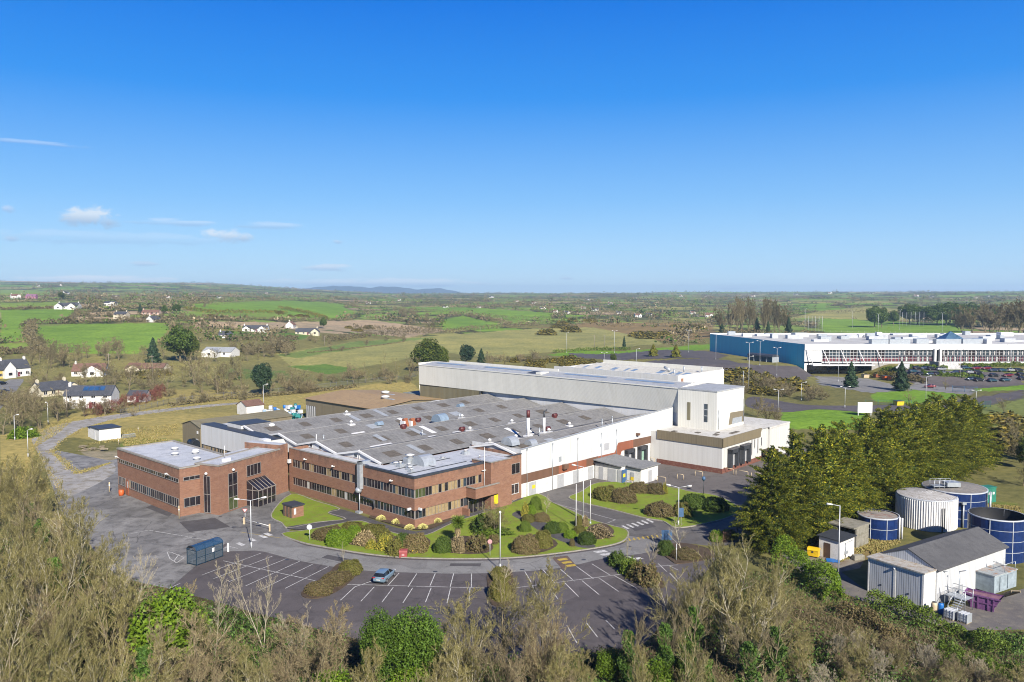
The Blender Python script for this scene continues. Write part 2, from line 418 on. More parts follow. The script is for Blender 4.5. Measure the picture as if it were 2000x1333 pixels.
def build_ground():
    a = np.concatenate([np.arange(-180, -60, 6), np.arange(-60, -36, .6), np.arange(-36, 36, .14), np.arange(36, 60, .6), np.arange(60, 180, 6)])
    ang = np.radians(a)
    rad = np.concatenate([[.5, 10, 30, 50], np.geomspace(62, 230, 90), np.geomspace(233, 1500, 260), np.geomspace(1520, 14500, 110)])
    A, Rr = np.meshgrid(ang, rad); X = (Rr*np.sin(A)).ravel(); Y = (Rr*np.cos(A)).ravel()
    Z = T(X, Y); na, nr = len(ang), len(rad)
    i = np.arange(nr-1)[:, None]*na+np.arange(na)[None]; j = np.arange(nr-1)[:, None]*na+(np.arange(na)[None]+1) % na
    f = np.stack([i, j, j+na, i+na], -1).reshape(-1, 4)[:, ::-1]
    m, nt, b = nodes('land')
    at = nt.nodes.new('ShaderNodeAttribute'); at.attribute_name = 'land'
    co = texco(nt)
    g1 = ramp(nt, noise(nt, co, .035, 6, .65, .5), [(.3, (.72, .76, .78)), (.7, (1.25, 1.2, 1.1))])
    g2 = ramp(nt, noise(nt, co, .5, 5, .7), [(.3, (.62, .66, .6)), (.7, (1.34, 1.3, 1.25))])
    g3 = ramp(nt, noise(nt, co, .006, 3), [(.35, (.85, .9, .9)), (.65, (1.12, 1.1, 1.05))])
    c = mix(nt, 1., mix(nt, 1., mix(nt, 1., at.outputs['Color'], g1, 'MULTIPLY'), g2, 'MULTIPLY'), g3, 'MULTIPLY')
    nt.links.new(c, b.inputs['Base Color']); b.inputs['Roughness'].default_value = .95; b.inputs['Specular IOR Level'].default_value = .1
    o = npmesh('ground', np.stack([X, Y, Z], 1), f, m, smooth=True)
    ca = o.data.color_attributes.new('land', 'FLOAT_COLOR', 'POINT')
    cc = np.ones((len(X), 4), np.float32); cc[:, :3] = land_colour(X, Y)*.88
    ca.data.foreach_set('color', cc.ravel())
    tag(o, kind='structure')
build_ground()
# far blue hills
def far_hills():
    px = np.arange(380, 960, 6.0); rows = []
    base = [(380,575),(455,566),(480,562),(520,565),(575,569),(610,564),(650,561),(700,562),(720,565),(745,562),(780,563),(815,568),(855,565),(880,569),(915,577),(960,578)]
    top = np.interp(px, [b[0] for b in base], [b[1] for b in base])+.5*np.sin(px*.21)
    D = 11000.; v = []; f = []
    for k, (dd, w) in enumerate(((-900, 0.), (-300, .75), (0, 1.), (700, .6), (1500, 0.))):
        for p, t in zip(px, top):
            z = (H+D*(578-t)/F)
            v.append(((p-1000)/F*D, D+dd, max(5, z*w+5*(1-w))))
    n = len(px)
    for k in range(4):
        for i in range(n-1): f.append((k*n+i, k*n+i+1, (k+1)*n+i+1, (k+1)*n+i))
    m = patchy('hill_heath', (.03, .038, .03), (.045, .05, .035), (.05, .042, .035), .0012, .004, .02)
    tag(npmesh('hills', v, f, m, smooth=True), kind='structure')
far_hills()
def haze_box():
    mb = MB(); mb.box(-12500, -600, -3, 12500, 13200, 175)
    m = bpy.data.materials.new('haze'); m.use_nodes = True; n = m.node_tree; n.nodes.clear()
    out = n.nodes.new('ShaderNodeOutputMaterial'); pv = n.nodes.new('ShaderNodeVolumePrincipled')
    pv.inputs['Color'].default_value = (.52, .76, 1, 1); pv.inputs['Density'].default_value = HAZE
    pv.inputs['Anisotropy'].default_value = 0.1
    n.links.new(pv.outputs[0], out.inputs['Volume'])
    tag(mb.build('haze', m), kind='stuff')
HAZE = 1.05e-4
haze_box()
# ------------------------------------------------------------------ building materials
def brick_mat(name, c, c2, c3):
    m, nt, b = nodes(name); co = texco(nt)
    br = nt.nodes.new('ShaderNodeTexBrick'); br.inputs['Scale'].default_value = 1
    br.inputs['Brick Width'].default_value = .45; br.inputs['Row Height'].default_value = .15; br.inputs['Mortar Size'].default_value = .012
    sp = nt.nodes.new('ShaderNodeSeparateXYZ'); nt.links.new(co, sp.inputs[0])
    cb = nt.nodes.new('ShaderNodeCombineXYZ')
    nt.links.new(math_n(nt, 'ADD', sp.outputs[0], sp.outputs[1]), cb.inputs[0]); nt.links.new(sp.outputs[2], cb.inputs[1])
    nt.links.new(cb.outputs[0], br.inputs['Vector'])
    c, c2, c3 = [tuple(q*.88 for q in k) for k in (c, c2, c3)]; br.inputs['Color1'].default_value = rgba(c); br.inputs['Color2'].default_value = rgba(c2)
    br.inputs['Mortar'].default_value = rgba([v*.8+.03 for v in c])
    w = noise(nt, vmap(nt, co, (1, 1, 2.2)), .55, 6, .7, .6)
    col = mix(nt, math_n(nt, 'MULTIPLY', ramp(nt, w, [(.45, 0.), (.7, 1.)]), .55), br.outputs['Color'], c3)
    # weathering: sooty runs below the parapet and pale bloom, in blotches of their own shape
    s = noise(nt, vmap(nt, co, (1, 1, .28)), .8, 6, .72, .3)
    top = ramp(nt, math_n(nt, 'DIVIDE', sp.outputs[2], 9.), [(.74, 0.), (.9, 1.)])
    k = math_n(nt, 'MULTIPLY', math_n(nt, 'MULTIPLY', ramp(nt, s, [(.48, 0.), (.66, 1.)]), top), .62)
    col = mix(nt, k, col, (.055, .04, .035))
    pl = noise(nt, co, 1.7, 5, .7)
    col = mix(nt, math_n(nt, 'MULTIPLY', ramp(nt, pl, [(.6, 0.), (.78, 1.)]), .35), col, (.36, .24, .19))
    nt.links.new(col, b.inputs['Base Color']); b.inputs['Roughness'].default_value = .9; b.inputs['Specular IOR Level'].default_value = .2
    return m
BRICK = brick_mat('red_brick', (.248, .130, .084), (.185, .094, .062), (.29, .170, .112))
WHITE = cladding('white_cladding', (.66, .67, .68), (.72, .725, .73), .33, .80, .45, (.50, .47, .40), .55)
CREAM = cladding('cream_cladding', (.78, .77, .70), (.82, .81, .74), .42, .82, .5, (.60, .57, .46), .4)
TAN = cladding('tan_cladding', (.225, .19, .125), (.245, .205, .135), .4, .75, .5, (.12, .10, .07), .4)
TANP = cladding('tan_old_cladding', (.20, .175, .105), (.24, .22, .14), .55, .6, .5, (.28, .23, .12), .8)
RUST = cladding('russet_cladding', (.30, .105, .06), (.34, .125, .072), .35, .8, .5, (.2, .085, .05), .4)
RUSTD = cladding('umber_cladding', (.17, .095, .062), (.19, .105, .07), .35, .8, .5, (.12, .07, .05), .4)
PLASTER = patchy('white_render', (.74, .73, .70), (.78, .77, .75), (.66, .64, .58), .3, 1.1, 8)
GREYDOOR = plain('grey_door_paint', (.42, .43, .45), .5, 0, .08)
FLATROOF = patchy('pale_roof_felt', (.50, .53, .58), (.58, .60, .64), (.40, .42, .46), .16, .5, 6, .7, (1, .35, 1))
def roof_sheet(name, c1, c2, c3):
    m, nt, b = nodes(name); co = texco(nt); c1, c2, c3 = [tuple(q*.9 for q in k) for k in (c1, c2, c3)]
    sp = nt.nodes.new('ShaderNodeSeparateXYZ'); nt.links.new(co, sp.inputs[0])
    wn = nt.nodes.new('ShaderNodeTexWhiteNoise'); wn.noise_dimensions = '2D'
    cb = nt.nodes.new('ShaderNodeCombineXYZ')
    nt.links.new(math_n(nt, 'FLOOR', math_n(nt, 'DIVIDE', sp.outputs[0], 3.1)), cb.inputs[0])
    nt.links.new(math_n(nt, 'FLOOR', math_n(nt, 'DIVIDE', sp.outputs[1], 2.25)), cb.inputs[1]); nt.links.new(cb.outputs[0], wn.inputs['Vector'])
    f1 = noise(nt, co, .25, 6, .7, .4); f2 = noise(nt, vmap(nt, co, (1, .3, 1)), 2.2, 5, .7)
    col = ramp(nt, f1, [(.35, c1), (.65, c2)])
    col = mix(nt, math_n(nt, 'MULTIPLY', wn.outputs['Value'], .30), col, c3)
    col = mix(nt, 1., col, ramp(nt, f2, [(.3, (.7, .7, .7)), (.7, (1.25, 1.24, 1.22))]), 'MULTIPLY')
    fr = math_n(nt, 'FRACT', math_n(nt, 'DIVIDE', sp.outputs[0], .292))
    col = mix(nt, 1., col, ramp(nt, fr, [(0, (.86, .86, .86)), (.5, (1.05, 1.05, 1.05)), (1, (.86, .86, .86))]), 'MULTIPLY')
    nt.links.new(col, b.inputs['Base Color']); b.inputs['Roughness'].default_value = .9; b.inputs['Specular IOR Level'].default_value = .2
    return m
ASB = roof_sheet('grey_fibre_cement', (.155, .155, .158), (.20, .20, .202), (.26, .26, .262))
TILE_D = roof_sheet('dark_slate', (.05, .055, .07), (.07, .075, .09), (.09, .09, .10))
TILE_R = roof_sheet('brown_tile', (.15, .085, .065), (.19, .11, .085), (.12, .08, .07))
BROWNROOF = patchy('brown_roof_sheet', (.37, .255, .135), (.41, .29, .155), (.31, .215, .12), .08, .8, 6, .7)
GRP = plain('aged_rooflight', (.125, .108, .088), .8, 0, .35, 2)
GRPL = plain('pale_rooflight', (.36, .385, .41), .5, 0, .15, 1)
TRIM = plain('white_trim', (.76, .76, .76), .5, 0, .05)
DARKTRIM = plain('dark_trim', (.05, .055, .065), .5, 0, .15)
COPING = plain('stone_coping', (.30, .28, .25), .8, 0, .2)
METAL = plain('galvanised_steel', (.48, .52, .56), .38, .35, .15)
GALVB = plain('bluish_steel', (.32, .42, .52), .35, .3, .15)
RUSTY = plain('rusty_steel', (.30, .10, .045), .8, 0, .5, 6)
MAROON = plain('maroon_paint', (.12, .03, .028), .5, 0, .3, 3)
def glass(name, c, rough=.08):
    m, nt, b = nodes(name); f = noise(nt, texco(nt), .8, 3)
    nt.links.new(ramp(nt, f, [(.3, [v*.6 for v in c]), (.7, [v*1.3 for v in c])]), b.inputs['Base Color'])
    b.inputs['Roughness'].default_value = rough; b.inputs['Specular IOR Level'].default_value = .6
    return m
GLD = glass('dark_glass', (.018, .016, .02)); GLB = glass('bluish_glass', (.03, .045, .06)); GLG = glass('greenish_glass', (.06, .075, .03))
BLIND = plain('tan_blind', (.36, .27, .15), .3, 0, .2, 2); BLINDW = plain('white_blind', (.55, .54, .52), .4, 0, .1)
PANES = [GLD, GLB, GLG, BLIND, BLINDW]
FRAMEM = plain('window_metal', (.30, .27, .25), .5, 0, .1)
FRAMEW = plain('window_white', (.72, .72, .72), .5, 0, .05)
YELLOW = plain('yellow_paint', (.80, .58, .03), .5, 0, .12); ORANGE = plain('orange_plastic', (.62, .13, .03), .5)
def window(par, face, a0, a1, z0, z1, q, n=3, pick=(0, 0, 0, 1, 3), fm=None, t=(0, 0, 0), rows=1, name='window', off=(0, 0)):
    """panes and a frame; face 'x' looks down -x, 'X' up +x, 'y' down -y, 'Y' up +y, in wall plane q"""
    s = -1 if face in 'xy' else 1; ax = face.lower() == 'x'
    a0 -= 0; g = MB(t); f = MB(t); w = (a1-a0)/n; hh = (z1-z0)/rows
    def bx(mb, b0, b1, c0, c1, d0, d1, m=0):
        lo, hi = sorted((q+s*d0, q+s*d1))
        if ax: mb.box(lo-off[0], b0-off[1], c0, hi-off[0], b1-off[1], c1, m)
        else: mb.box(b0-off[0], lo-off[1], c0, b1-off[0], hi-off[1], c1, m)
    for i in range(n):
        for r in range(rows):
            bx(g, a0+w*i+.03, a0+w*(i+1)-.03, z0+hh*r+.03, z0+hh*(r+1)-.03, -.05, .02, random.choice(pick))
    for i in range(n+1):
        bx(f, a0+w*i-.035, a0+w*i+.035, z0, z1, -.05, .06)
    for r in range(rows+1):
        bx(f, a0-.05, a1+.05, z0+hh*r-.04, z0+hh*r+.04, -.06, .075 if r else .11)
    o = g.build(name, PANES, par); f.build('frame', fm or FRAMEM, o)
    return o
def bld(name, label, x=0., y=0., cat='building', group=None):
    o = thing(name, label, cat, S(x, y), AV, group); o['ox'] = x; o['oy'] = y
    return o
def part(par, name, mats, fn, label=None):
    mb = MB((-par['ox'], -par['oy'], 0)); fn(mb); o = mb.build(name, mats, par)
    if label: o['label'] = label
    return o
def off(par): return (par['ox'], par['oy'])

# ------------------------------------------------------------------ brick office
office = bld('office_building', 'two storey red brick office with long window bands beside the curved lawn', 0, 0)
ZR, ZP = 7.9, 8.4
def f(mb):   # wing along the left front and wing along the right front, in courses that leave the window bands open
    for z0, z1 in ((0, 1.46), (2.93, 4.88), (6.39, ZP)):
        mb.box(0, 0, z0, .35, 36.8, z1); mb.box(.352, 0, z0, 16.2, .35, z1)
    for z0, z1 in ((1.46, 2.93), (4.88, 6.39)):
        mb.box(.22, .22, z0, .4, 36.8, z1, 1); mb.box(.402, .22, z0, 16.2, .4, z1, 1)
        mb.box(0, 35.9, z0, .35, 36.8, z1); mb.box(15.6, 0, z0, 16.2, .35, z1)
    mb.box(4.0, 12.9, 0, 4.2, 36.8, ZR); mb.box(4.2, 12.9, 0, 26.0, 13.1, ZR)
    mb.box(16.2, -1.6, 0, 21.6, 3.2, ZP+.1)           # stair block standing forward
    mb.box(21.6, -.02, 0, 26.0, .35, ZP); mb.box(25.7, .35, 0, 26.0, 12.9, ZP)
    mb.box(.0, 36.8, 0, 4.2, 37.1, ZP)
part(office, 'wall', [BRICK, DARKTRIM], f)
def f(mb):
    mb.box(.35, .4, ZR-.3, 4.0, 36.8, ZR); mb.box(4.002, .4, ZR-.3, 25.7, 12.9, ZR-.004)
    mb.box(16.5, -1.3, ZP+.1, 21.3, 2.9, ZP+.14)
part(office, 'roof', [FLATROOF], f)
def f(mb):
    mb.box(-.06, 13, ZP, .42, 37.1, ZP+.1, 0)
    mb.box(-.08, -.08, ZP-.22, .42, 13, ZP+.12, 1); mb.box(.42, -.08, ZP-.22, 16.2, .42, ZP+.12, 1)
    mb.box(16.1, -1.7, ZP+.1, 21.7, -1.4, ZP+.2, 0); mb.box(16.1, -1.4, ZP+.1, 16.4, 3.2, ZP+.2, 0); mb.box(21.4, -1.4, ZP+.1, 21.7, .0, ZP+.2, 0)
    mb.box(21.7, -.1, ZP, 26.1, .4, ZP+.12, 1)
    for k, yy in enumerate((4.3, 8.6)): mb.box(.5, yy, ZR, 16, yy+.16, ZR+.1, 1)
    mb.box(9, 5, ZR, 9.15, 12.8, ZR+.08, 1)
part(office, 'coping', [COPING, DARKTRIM], f)
nb = 15; wl = 35.7/nb
for fl, (z0, z1) in enumerate(((1.46, 2.93), (4.88, 6.39))):
    for i in range(nb):
        pk = (0, 0, 0, 0, 1, 3) if i < 5 else ((0, 0, 0, 3) if fl else (0, 0, 0, 0, 0, 3, 4))
        if fl == 0 and i in (1,): pk = (1, 2, 1)
        window(office, 'x', .25+i*wl, .25+(i+1)*wl, z0+.02, z1-.02, .16, 3, pk, off=off(office))
    for i in range(7):
        pk = ((2, 2, 2), (2, 0, 3), (3, 3, 0), (0, 3, 3), (3, 0, 0), (0, 1, 3), (3, 0, 0))[i] if fl else ((0, 1, 0), (3, 3, 3), (0, 3, 3), (3, 0, 0), (0, 3, 3), (0, 0, 3), (0, 0, 0))[i]
        if fl == 0 and i > 4: continue
        window(office, 'y', .25+i*2.18, .25+(i+1)*2.18, z0+.02, z1-.02, .16, 3, pk, off=off(office))
window(office, 'y', 22.2, 25.5, 5.0, 6.9, 0., 3, (0, 0, 3), off=off(office)); window(office, 'y', 23.0, 25.2, 1.3, 3.1, 0, 2, (1, 1, 0), FRAMEW, off=off(office))
def f(mb):   # balcony over the side entrance
    mb.box(11.7, -2.3, 3.0, 12.0, .0, 4.75); mb.box(12.0, -2.3, 3.0, 17.6, -2.0, 4.75); mb.box(12.0, -2.0, 3.0, 16.2, 0, 3.25)
    mb.box(11.6, -2.4, 4.75, 12.1, 0, 4.85, 1); mb.box(12.1, -2.4, 4.75, 17.7, -1.9, 4.85, 1)
part(office, 'balcony', [BRICK, COPING], f)
def f(mb):
    mb.box(12.0, -.06, 0, 16.2, -.005, 2.9, 0)
    for x in (12.0, 13.2, 14.4, 15.6): mb.box(x, -.14, 0, x+.08, -.06, 2.9, 1)
    mb.box(12, -.14, 2.1, 16.2, -.06, 2.18, 1)
part(office, 'side_entrance', [GLD, FRAMEM], f)
def f(mb): mb.box(16.9, -1.72, 1.0, 17.9, -1.62, 2.7)
part(office, 'notice_board', [YELLOW], f)
def f(mb):
    mb.box(10.7, -1.6, 0, 10.95, 0, 1.35)
part(office, 'garden_wall', [BRICK], f)
def f(mb):   # silver duct climbing the left front, over the parapet
    mb.box(-.75, 13.6, 4.3, -.02, 14.4, 9.1); mb.box(-.75, 13.6, 8.6, 1.6, 14.4, 9.1)
    mb.lathe([(.0, 3.6), (.55, 3.7), (.6, 4.2), (.4, 4.5)], -.5, 14.3, 12)
    mb.tube((-.4, 14.2, 3.7), (-.4, 14.2, 0), .09, n=6); mb.box(-.9, 13.7, 0, -.1, 14.8, .35)
    mb.path([(-.35, 13.4, 3.0), (-.35, 10.2, 2.9), (-.35, 10.2, 1.7)], .13, 6, 1)
part(office, 'extract_duct', [METAL, DARKTRIM], f)
for y in (31, 22, 5.5):
    def f(mb): mb.box(-.5, y, 6.95, -.02, y+.14, 7.1); mb.lathe([(.18, 7.0), (.22, 7.18), (.05, 7.3)], -.5, y+.07, 8)
    part(office, 'flood_light', [TRIM], f)
for a in ((-.7, .8, 2.95, -.02, 1.1, 3.3), (.7, -.7, 2.95, 1.0, -.02, 3.3), (-.6, 36.3, 5.6, -.02, 36.8, 6.3)):
    def f(mb): mb.box(*a)
    part(office, 'flood_light', [TRIM], f)
for k, (x, y, w, d, h) in enumerate(((5.2, 11.2, 1.6, 1.6, .45), (4.6, 9.2, 1.0, 1.0, 1.0), (5.5, 8.0, .9, .9, .7), (7.2, 10.2, 2.2, 1.4, 1.7), (4.2, 6.4, 1.2, .9, .6), (3.2, 4.6, .8, .8, .7),
       (20, 9, 1.4, .8, .9), (18.6, 3.6, .5, .5, .8), (12, 11, .6, .6, .5), (14.5, 9.4, 1.2, .5, .3))):
    def f(mb):
        mb.box(x, y, ZR, x+w, y+d, ZR+h*.6, 0); mb.lathe([(w*.28, ZR+h*.6), (w*.28, ZR+h*.85), (w*.42, ZR+h*.9), (w*.1, ZR+h)], x+w/2, y+d/2, 10, 1)
    part(office, 'roof_fan', [METAL, TRIM], f)
def f(mb):
    A = []
    mb.ext([(8.4+1.7*math.cos(t), ZR+1.7*math.sin(t)) for t in np.linspace(0, math.pi, 9)], 'x', 8, 10.8)
part(office, 'air_cowl', [METAL], f)
def f(mb):
    mb.tube((15.9, -.3, 3.2), (15.9, -.3, 11.2), .07, .04, 6); mb.box(15.3, -.4, 7, 16.5, -.2, 7.1)
part(office, 'aerial_mast', [TRIM], f)
# low block with slit windows at the far left, entrance block between
lowb = bld('office_building', 'low flat roofed red brick block with a long slit window facing the left yard', -22.6, 34.9)
o2 = off(lowb)
def f(mb): mb.box(-22.6, 34.9, 0, -11.6, 61.2, 8.25); 
part(lowb, 'wall', [BRICK], f)
def f(mb): mb.box(-22.3, 35.2, 8.25, -11.9, 60.9, 8.3)
part(lowb, 'roof', [FLATROOF], f)
def f(mb):
    for a in ((-22.7, 34.8, -22.25, 61.3), (-22.25, 34.8, -11.5, 35.25), (-22.25, 60.85, -11.5, 61.3), (-11.95, 35.25, -11.5, 60.85)): mb.box(a[0], a[1], 8.25, a[2], a[3], 8.5)
part(lowb, 'coping', [COPING], f)
for i in range(7): window(lowb, 'x', 35.3+i*3.6, 35.3+(i+1)*3.6, 5.85, 6.5, -22.6, 4, (0, 0, 1), off=o2)
for i in range(6): window(lowb, 'x', 35.3+i*3.45, 35.3+(i+1)*3.45, 1.55, 3.05, -22.6, 4, (0, 0, 0, 1, 3) if i > 2 else (0,), off=o2)
window(lowb, 'x', 57.6, 60.8, 1.55, 3.05, -22.6, 5, (0,), off=o2)
window(lowb, 'y', -21.9, -18.9, 1.5, 3.05, 34.9, 3, (0,), off=o2); window(lowb, 'y', -21.9, -18.9, 6.1, 6.7, 34.9, 3, (0,), off=o2)
def f(mb): mb.box(-22.72, 56.1, 0, -22.61, 57.3, 2.9, 0); mb.box(-22.74, 56.2, 1.5, -22.72, 56.7, 2.7, 1)
part(lowb, 'door', [RUSTY, BLINDW], f)
for i, (x, y) in enumerate(((-15.5, 52), (-17.8, 47), (-14.6, 45.5), (-13.8, 47), (-17, 40))):
    def f(mb): mb.lathe([(.5, 8.3), (.5, 8.6), (.72, 8.64), (.68, 8.78), (.2, 8.88)], x, y, 12)
    part(lowb, 'roof_vent', [TRIM], f)
for y in (60, 38.5):
    def f(mb): mb.tube((-22.6, y, 6.6), (-23.3, y, 7.0), .06, n=5); mb.box(-23.5, y-.15, 6.95, -23.1, y+.15, 7.15)
    part(lowb, 'flood_light', [TRIM], f)
# entrance block, set a little askew to the rest
EA = math.atan2(36.8-30.9, -1.3+17.6); EL = math.hypot(36.8-30.9, 17.6-1.3)+1.2
ent = bld('office_building', 'tall brick entrance block with a sloping dark glass porch', -17.6, 30.9)
ET = (0, 0, EA)
def fe(name, mats, fn):
    mb = MB(ET); fn(mb); return mb.build(name, mats, ent)
def f(mb):
    mb.box(0, 0, 0, EL-2.3, 5.2, 8.5); mb.box(EL-2.3, 0, 0, EL, 8.5, 9.3); mb.box(8, 5.2, 0, EL-2.3, 8.5, 8.1)
fe('wall', [BRICK], f)
def f(mb): mb.box(.3, .3, 8.5, EL-2.4, 4.9, 8.55); mb.box(EL-2.1, .2, 9.3, EL-.2, 8.3, 9.35); mb.box(8.1, 5.2, 8.1, EL-2.3, 8.4, 8.14)
fe('roof', [FLATROOF], f)
def f(mb):
    for a in ((-.1, -.1, EL-2.3, .3), (-.1, .3, .3, 5.3), (.3, 4.9, EL-2.3, 5.3)): mb.box(a[0], a[1], 8.5, a[2], a[3], 8.72)
fe('coping', [COPING], f)
window(ent, 'y', 2.3, 4.5, .3, 6.7, 0, 2, (0, 0, 2), t=ET, rows=3); window(ent, 'y', 7.0, 10.7, 5.2, 7.2, 0, 4, (0,), t=ET)
window(ent, 'x', 1.9, 3.3, .2, 6.6, 0, 2, (0, 0, 2), t=ET, rows=2)
def f(mb):
    mb.ext([(0, 0), (0, 4.5), (-.1, 4.5), (-2.6, 2.95), (-2.6, 0)], 'x', 6.9, 11.6)
po = fe('entrance_porch', [GLD], f)
mb = MB(ET)
for x in np.linspace(6.9, 11.6, 6): mb.tube((x, -.1, 4.56), (x, -2.66, 2.98), .06, n=4)
for x in np.linspace(6.9, 11.6, 5): mb.box(x-.04, -2.68, 0, x+.04, -2.6, 2.95)
mb.box(6.8, -2.7, 2.85, 11.7, -2.58, 3.0); mb.box(6.8, -2.7, 1.15, 11.7, -2.6, 1.22); mb.box(6.82, -2.6, 2.85, 6.9, 0, 2.95); mb.box(6.84, -1.4, 0, 6.9, -1.3, 3.6)
mb.build('frame', FRAMEM, po)
def f(mb): mb.box(11.85, -.5, .4, 12.0, .0, 3.6)
fe('banner', [YELLOW], f)
def f(mb): mb.tube((4.2, 2.4, 8.5), (4.2, 2.4, 11.2), .05, n=5); mb.box(3, 1.4, 8.55, 4.6, 2.0, 9.1); mb.lathe([(.25, 7.1), (.28, 7.35), (.1, 7.5)], 3.4, -.2, 8); mb.lathe([(.25, 6.9), (.28, 7.15), (.1, 7.3)], -.2, 2.6, 8)
fe('aerial_mast', [TRIM], f)

# ------------------------------------------------------------------ warehouse with the ridged grey roof
ware = bld('warehouse', 'long white warehouse under five shallow ridges of grey fibre cement sheet', 4.2, 13.1)
RID = [61.2, 47.4, 33.9, 20.2, 6.7]; VAL = [67.6, 54.2, 40.7, 27.1, 13.4, 0.]
ZV, ZT, XE = 8.05, 9.5, 80.1
def xs(i): return 4.2 if i < 4 else 26.0
def f(mb):
    for i, r in enumerate(RID):
        a, b = VAL[i], VAL[i+1]; mb.poly([(xs(i), a, 6.0), (xs(i), b, 6.0), (xs(i), b, ZV), (xs(i), r, ZT), (xs(i), a, ZV)])
    mb.box(4.25, 60, 0, XE, 67.6, ZV-.05)
part(ware, 'gable_wall', [WHITE], f)
def f(mb):
    for i, r in enumerate(RID):
        x0 = xs(i)-.35; a, b = VAL[i], VAL[i+1]
        for y0, z0, y1, z1 in ((a, ZV, r, ZT), (r, ZT, b, ZV)):
            nx = 16
            for k in range(nx):
                xa = x0+(XE-x0)*k/nx; xb = x0+(XE-x0)*(k+1)/nx
                mb.poly([(xa, y0, z0), (xa, y1, z1), (xb, y1, z1), (xb, y0, z0)])
part(ware, 'roof', [ASB], f)
def f(mb):
    for i, r in enumerate(RID):
        x0 = xs(i)-.45
        for y0, z0, y1, z1 in ((VAL[i], ZV, r, ZT), (VAL[i+1], ZV, r, ZT)):
            mb.face([mb.p(*q) for q in ((x0, y0, z0-.22), (x0, y1, z1-.22), (x0, y1, z1+.12), (x0, y0, z0+.12))])
            mb.face([mb.p(*q) for q in ((x0, y0, z0+.12), (x0, y1, z1+.12), (x0+.35, y1, z1+.13), (x0+.35, y0, z0+.13))])
part(ware, 'verge_trim', [TRIM], f)
def f(mb):
    for r in RID: mb.box(xs(RID.index(r))-.3, r-.16, ZT-.02, XE, r+.16, ZT+.05)
part(ware, 'ridge_capping', [plain('ridge_tile', (.31, .305, .30), .9)], f)
def roofz(y):
    for i, r in enumerate(RID):
        if VAL[i+1] <= y <= VAL[i]:
            e = VAL[i] if y > r else VAL[i+1]
            return ZT-(ZT-ZV)*abs(y-r)/abs(e-r)
    return ZV
def patch(mb, x0, x1, y0, y1, lift=.04, m=0):
    mb.poly([(x0, y0, roofz(y0)+lift), (x1, y0, roofz(y0)+lift), (x1, y1, roofz(y1)+lift), (x0, y1, roofz(y1)+lift)][::1], m)
for i, r in enumerate(RID):
    for s in (-1, 1):
        e = VAL[i] if s > 0 else VAL[i+1]
        for k in range(9):
            x = xs(i)+3.2+k*8.4+(2.1 if (s > 0) else 0)
            if x > 74 or (s > 0 and k % 3 == 2): continue
            y0 = r+(e-r)*.34; y1 = r+(e-r)*.72
            old = (i*7+k*3+(s > 0)) % 9 not in (4,)
            def f(mb): patch(mb, x, x+2.2+(.7 if (k+i) % 3 == 0 else 0), min(y0, y1), max(y0, y1))
            part(ware, 'rooflight', [GRP if old else GRPL], f)
for k, (x, y, w, l) in enumerate(((25, 47.6, 2.6, .5), (33, 61.2, 3, .5), (46, 61.1, 3.4, .5), (52, 47.4, 3, .6), (18, 41.5, 3.4, .7), (30, 34, 3.2, .5), (38, 33.9, 3.4, .5), (12, 27.3, 5.4, .6), (27, 27.2, 2.0, .6), (34, 27.2, 2.4, .7),
      (20, 20.3, 3, .6), (41, 20.2, 2.6, .6), (44, 48, 2.4, .5), (58, 61, 3, .5), (64, 47.6, 2, .5), (22, 61.2, 2.4, .5), (16, 47.5, 2.6, .4))):
    def f(mb): patch(mb, x, x+w, y-l/2, y+l/2, .09)
    part(ware, 'flashing', [TRIM], f)
for k, (x, y0, y1) in enumerate(((20, 48.5, 53), (29.5, 55, 60.5), (34, 41, 46.2), (26.5, 28.5, 33), (29.5, 28.6, 33.2), (14, 14.5, 19), (50, 49, 53.6), (16.5, 29, 32.6), (41, 15, 18.6), (38, 55.5, 60.6))):
    def f(mb): patch(mb, x, x+1.3, y0, y1, .07)
    part(ware, 'flashing', [GRPL if k % 2 else TRIM], f)
def roof_obj(name, mats, fn): return part(ware, name, mats, fn)
def dome(x, y, w, l, m):
    z = roofz(y)
    def f(mb): mb.ext([(y+w*math.cos(t), z+.1+w*1.05*math.sin(t)) for t in np.linspace(0, math.pi, 9)], 'x', x, x+l)
    roof_obj('air_cowl', [m], f)
dome(39, 38, 1.7, 2.6, GALVB); dome(57, 49.5, .8, 1.6, GALVB); dome(26.5, 44, .7, 1.6, GALVB); dome(27.3, 5.0, 1.5, 2.2, METAL); dome(31.5, 3.2, 1.0, 1.8, METAL)
for x, y in ((32, 41.2), (33.6, 40.6)):
    z = roofz(y)
    def f(mb): mb.ext([(y-.9, z), (y-.2, z+1.9), (y+.5, z+1.7), (y+.9, z)], 'x', x, x+1.0, 0); mb.box(x-.5, y-.8, z, x-.05, y+.6, z+1.3, 1)
    roof_obj('extract_hood', [RUSTY, TRIM], f)
for x, y in ((25.5, 33.5), (37.5, 42.6), (37.0, 27.4), (59.5, 19.6), (50, 13.8)):
    z = roofz(y)
    def f(mb): mb.tube((x-.5, y, z+.5), (x+.7, y, z+.5), .45, n=10); mb.box(x-.4, y-.4, z-.1, x+.4, y+.4, z+.3)
    roof_obj('roof_fan', [MAROON], f)
for x, y in ((34, 21.8), (30, 60), (21.5, 46.5), (44, 34.6), (48, 22.6), (44, 13.6), (33.5, 8.2), (30.5, 12.6), (43.8, 8.2), (58, 14)):
    z = roofz(y)
    def f(mb): mb.box(x-.7, y-.6, z-.2, x+.7, y+.6, z+.2); mb.lathe([(.32, z+.2), (.32, z+.55), (.5, z+.6), (.12, z+.95)], x, y, 10)
    roof_obj('roof_vent', [TRIM], f)
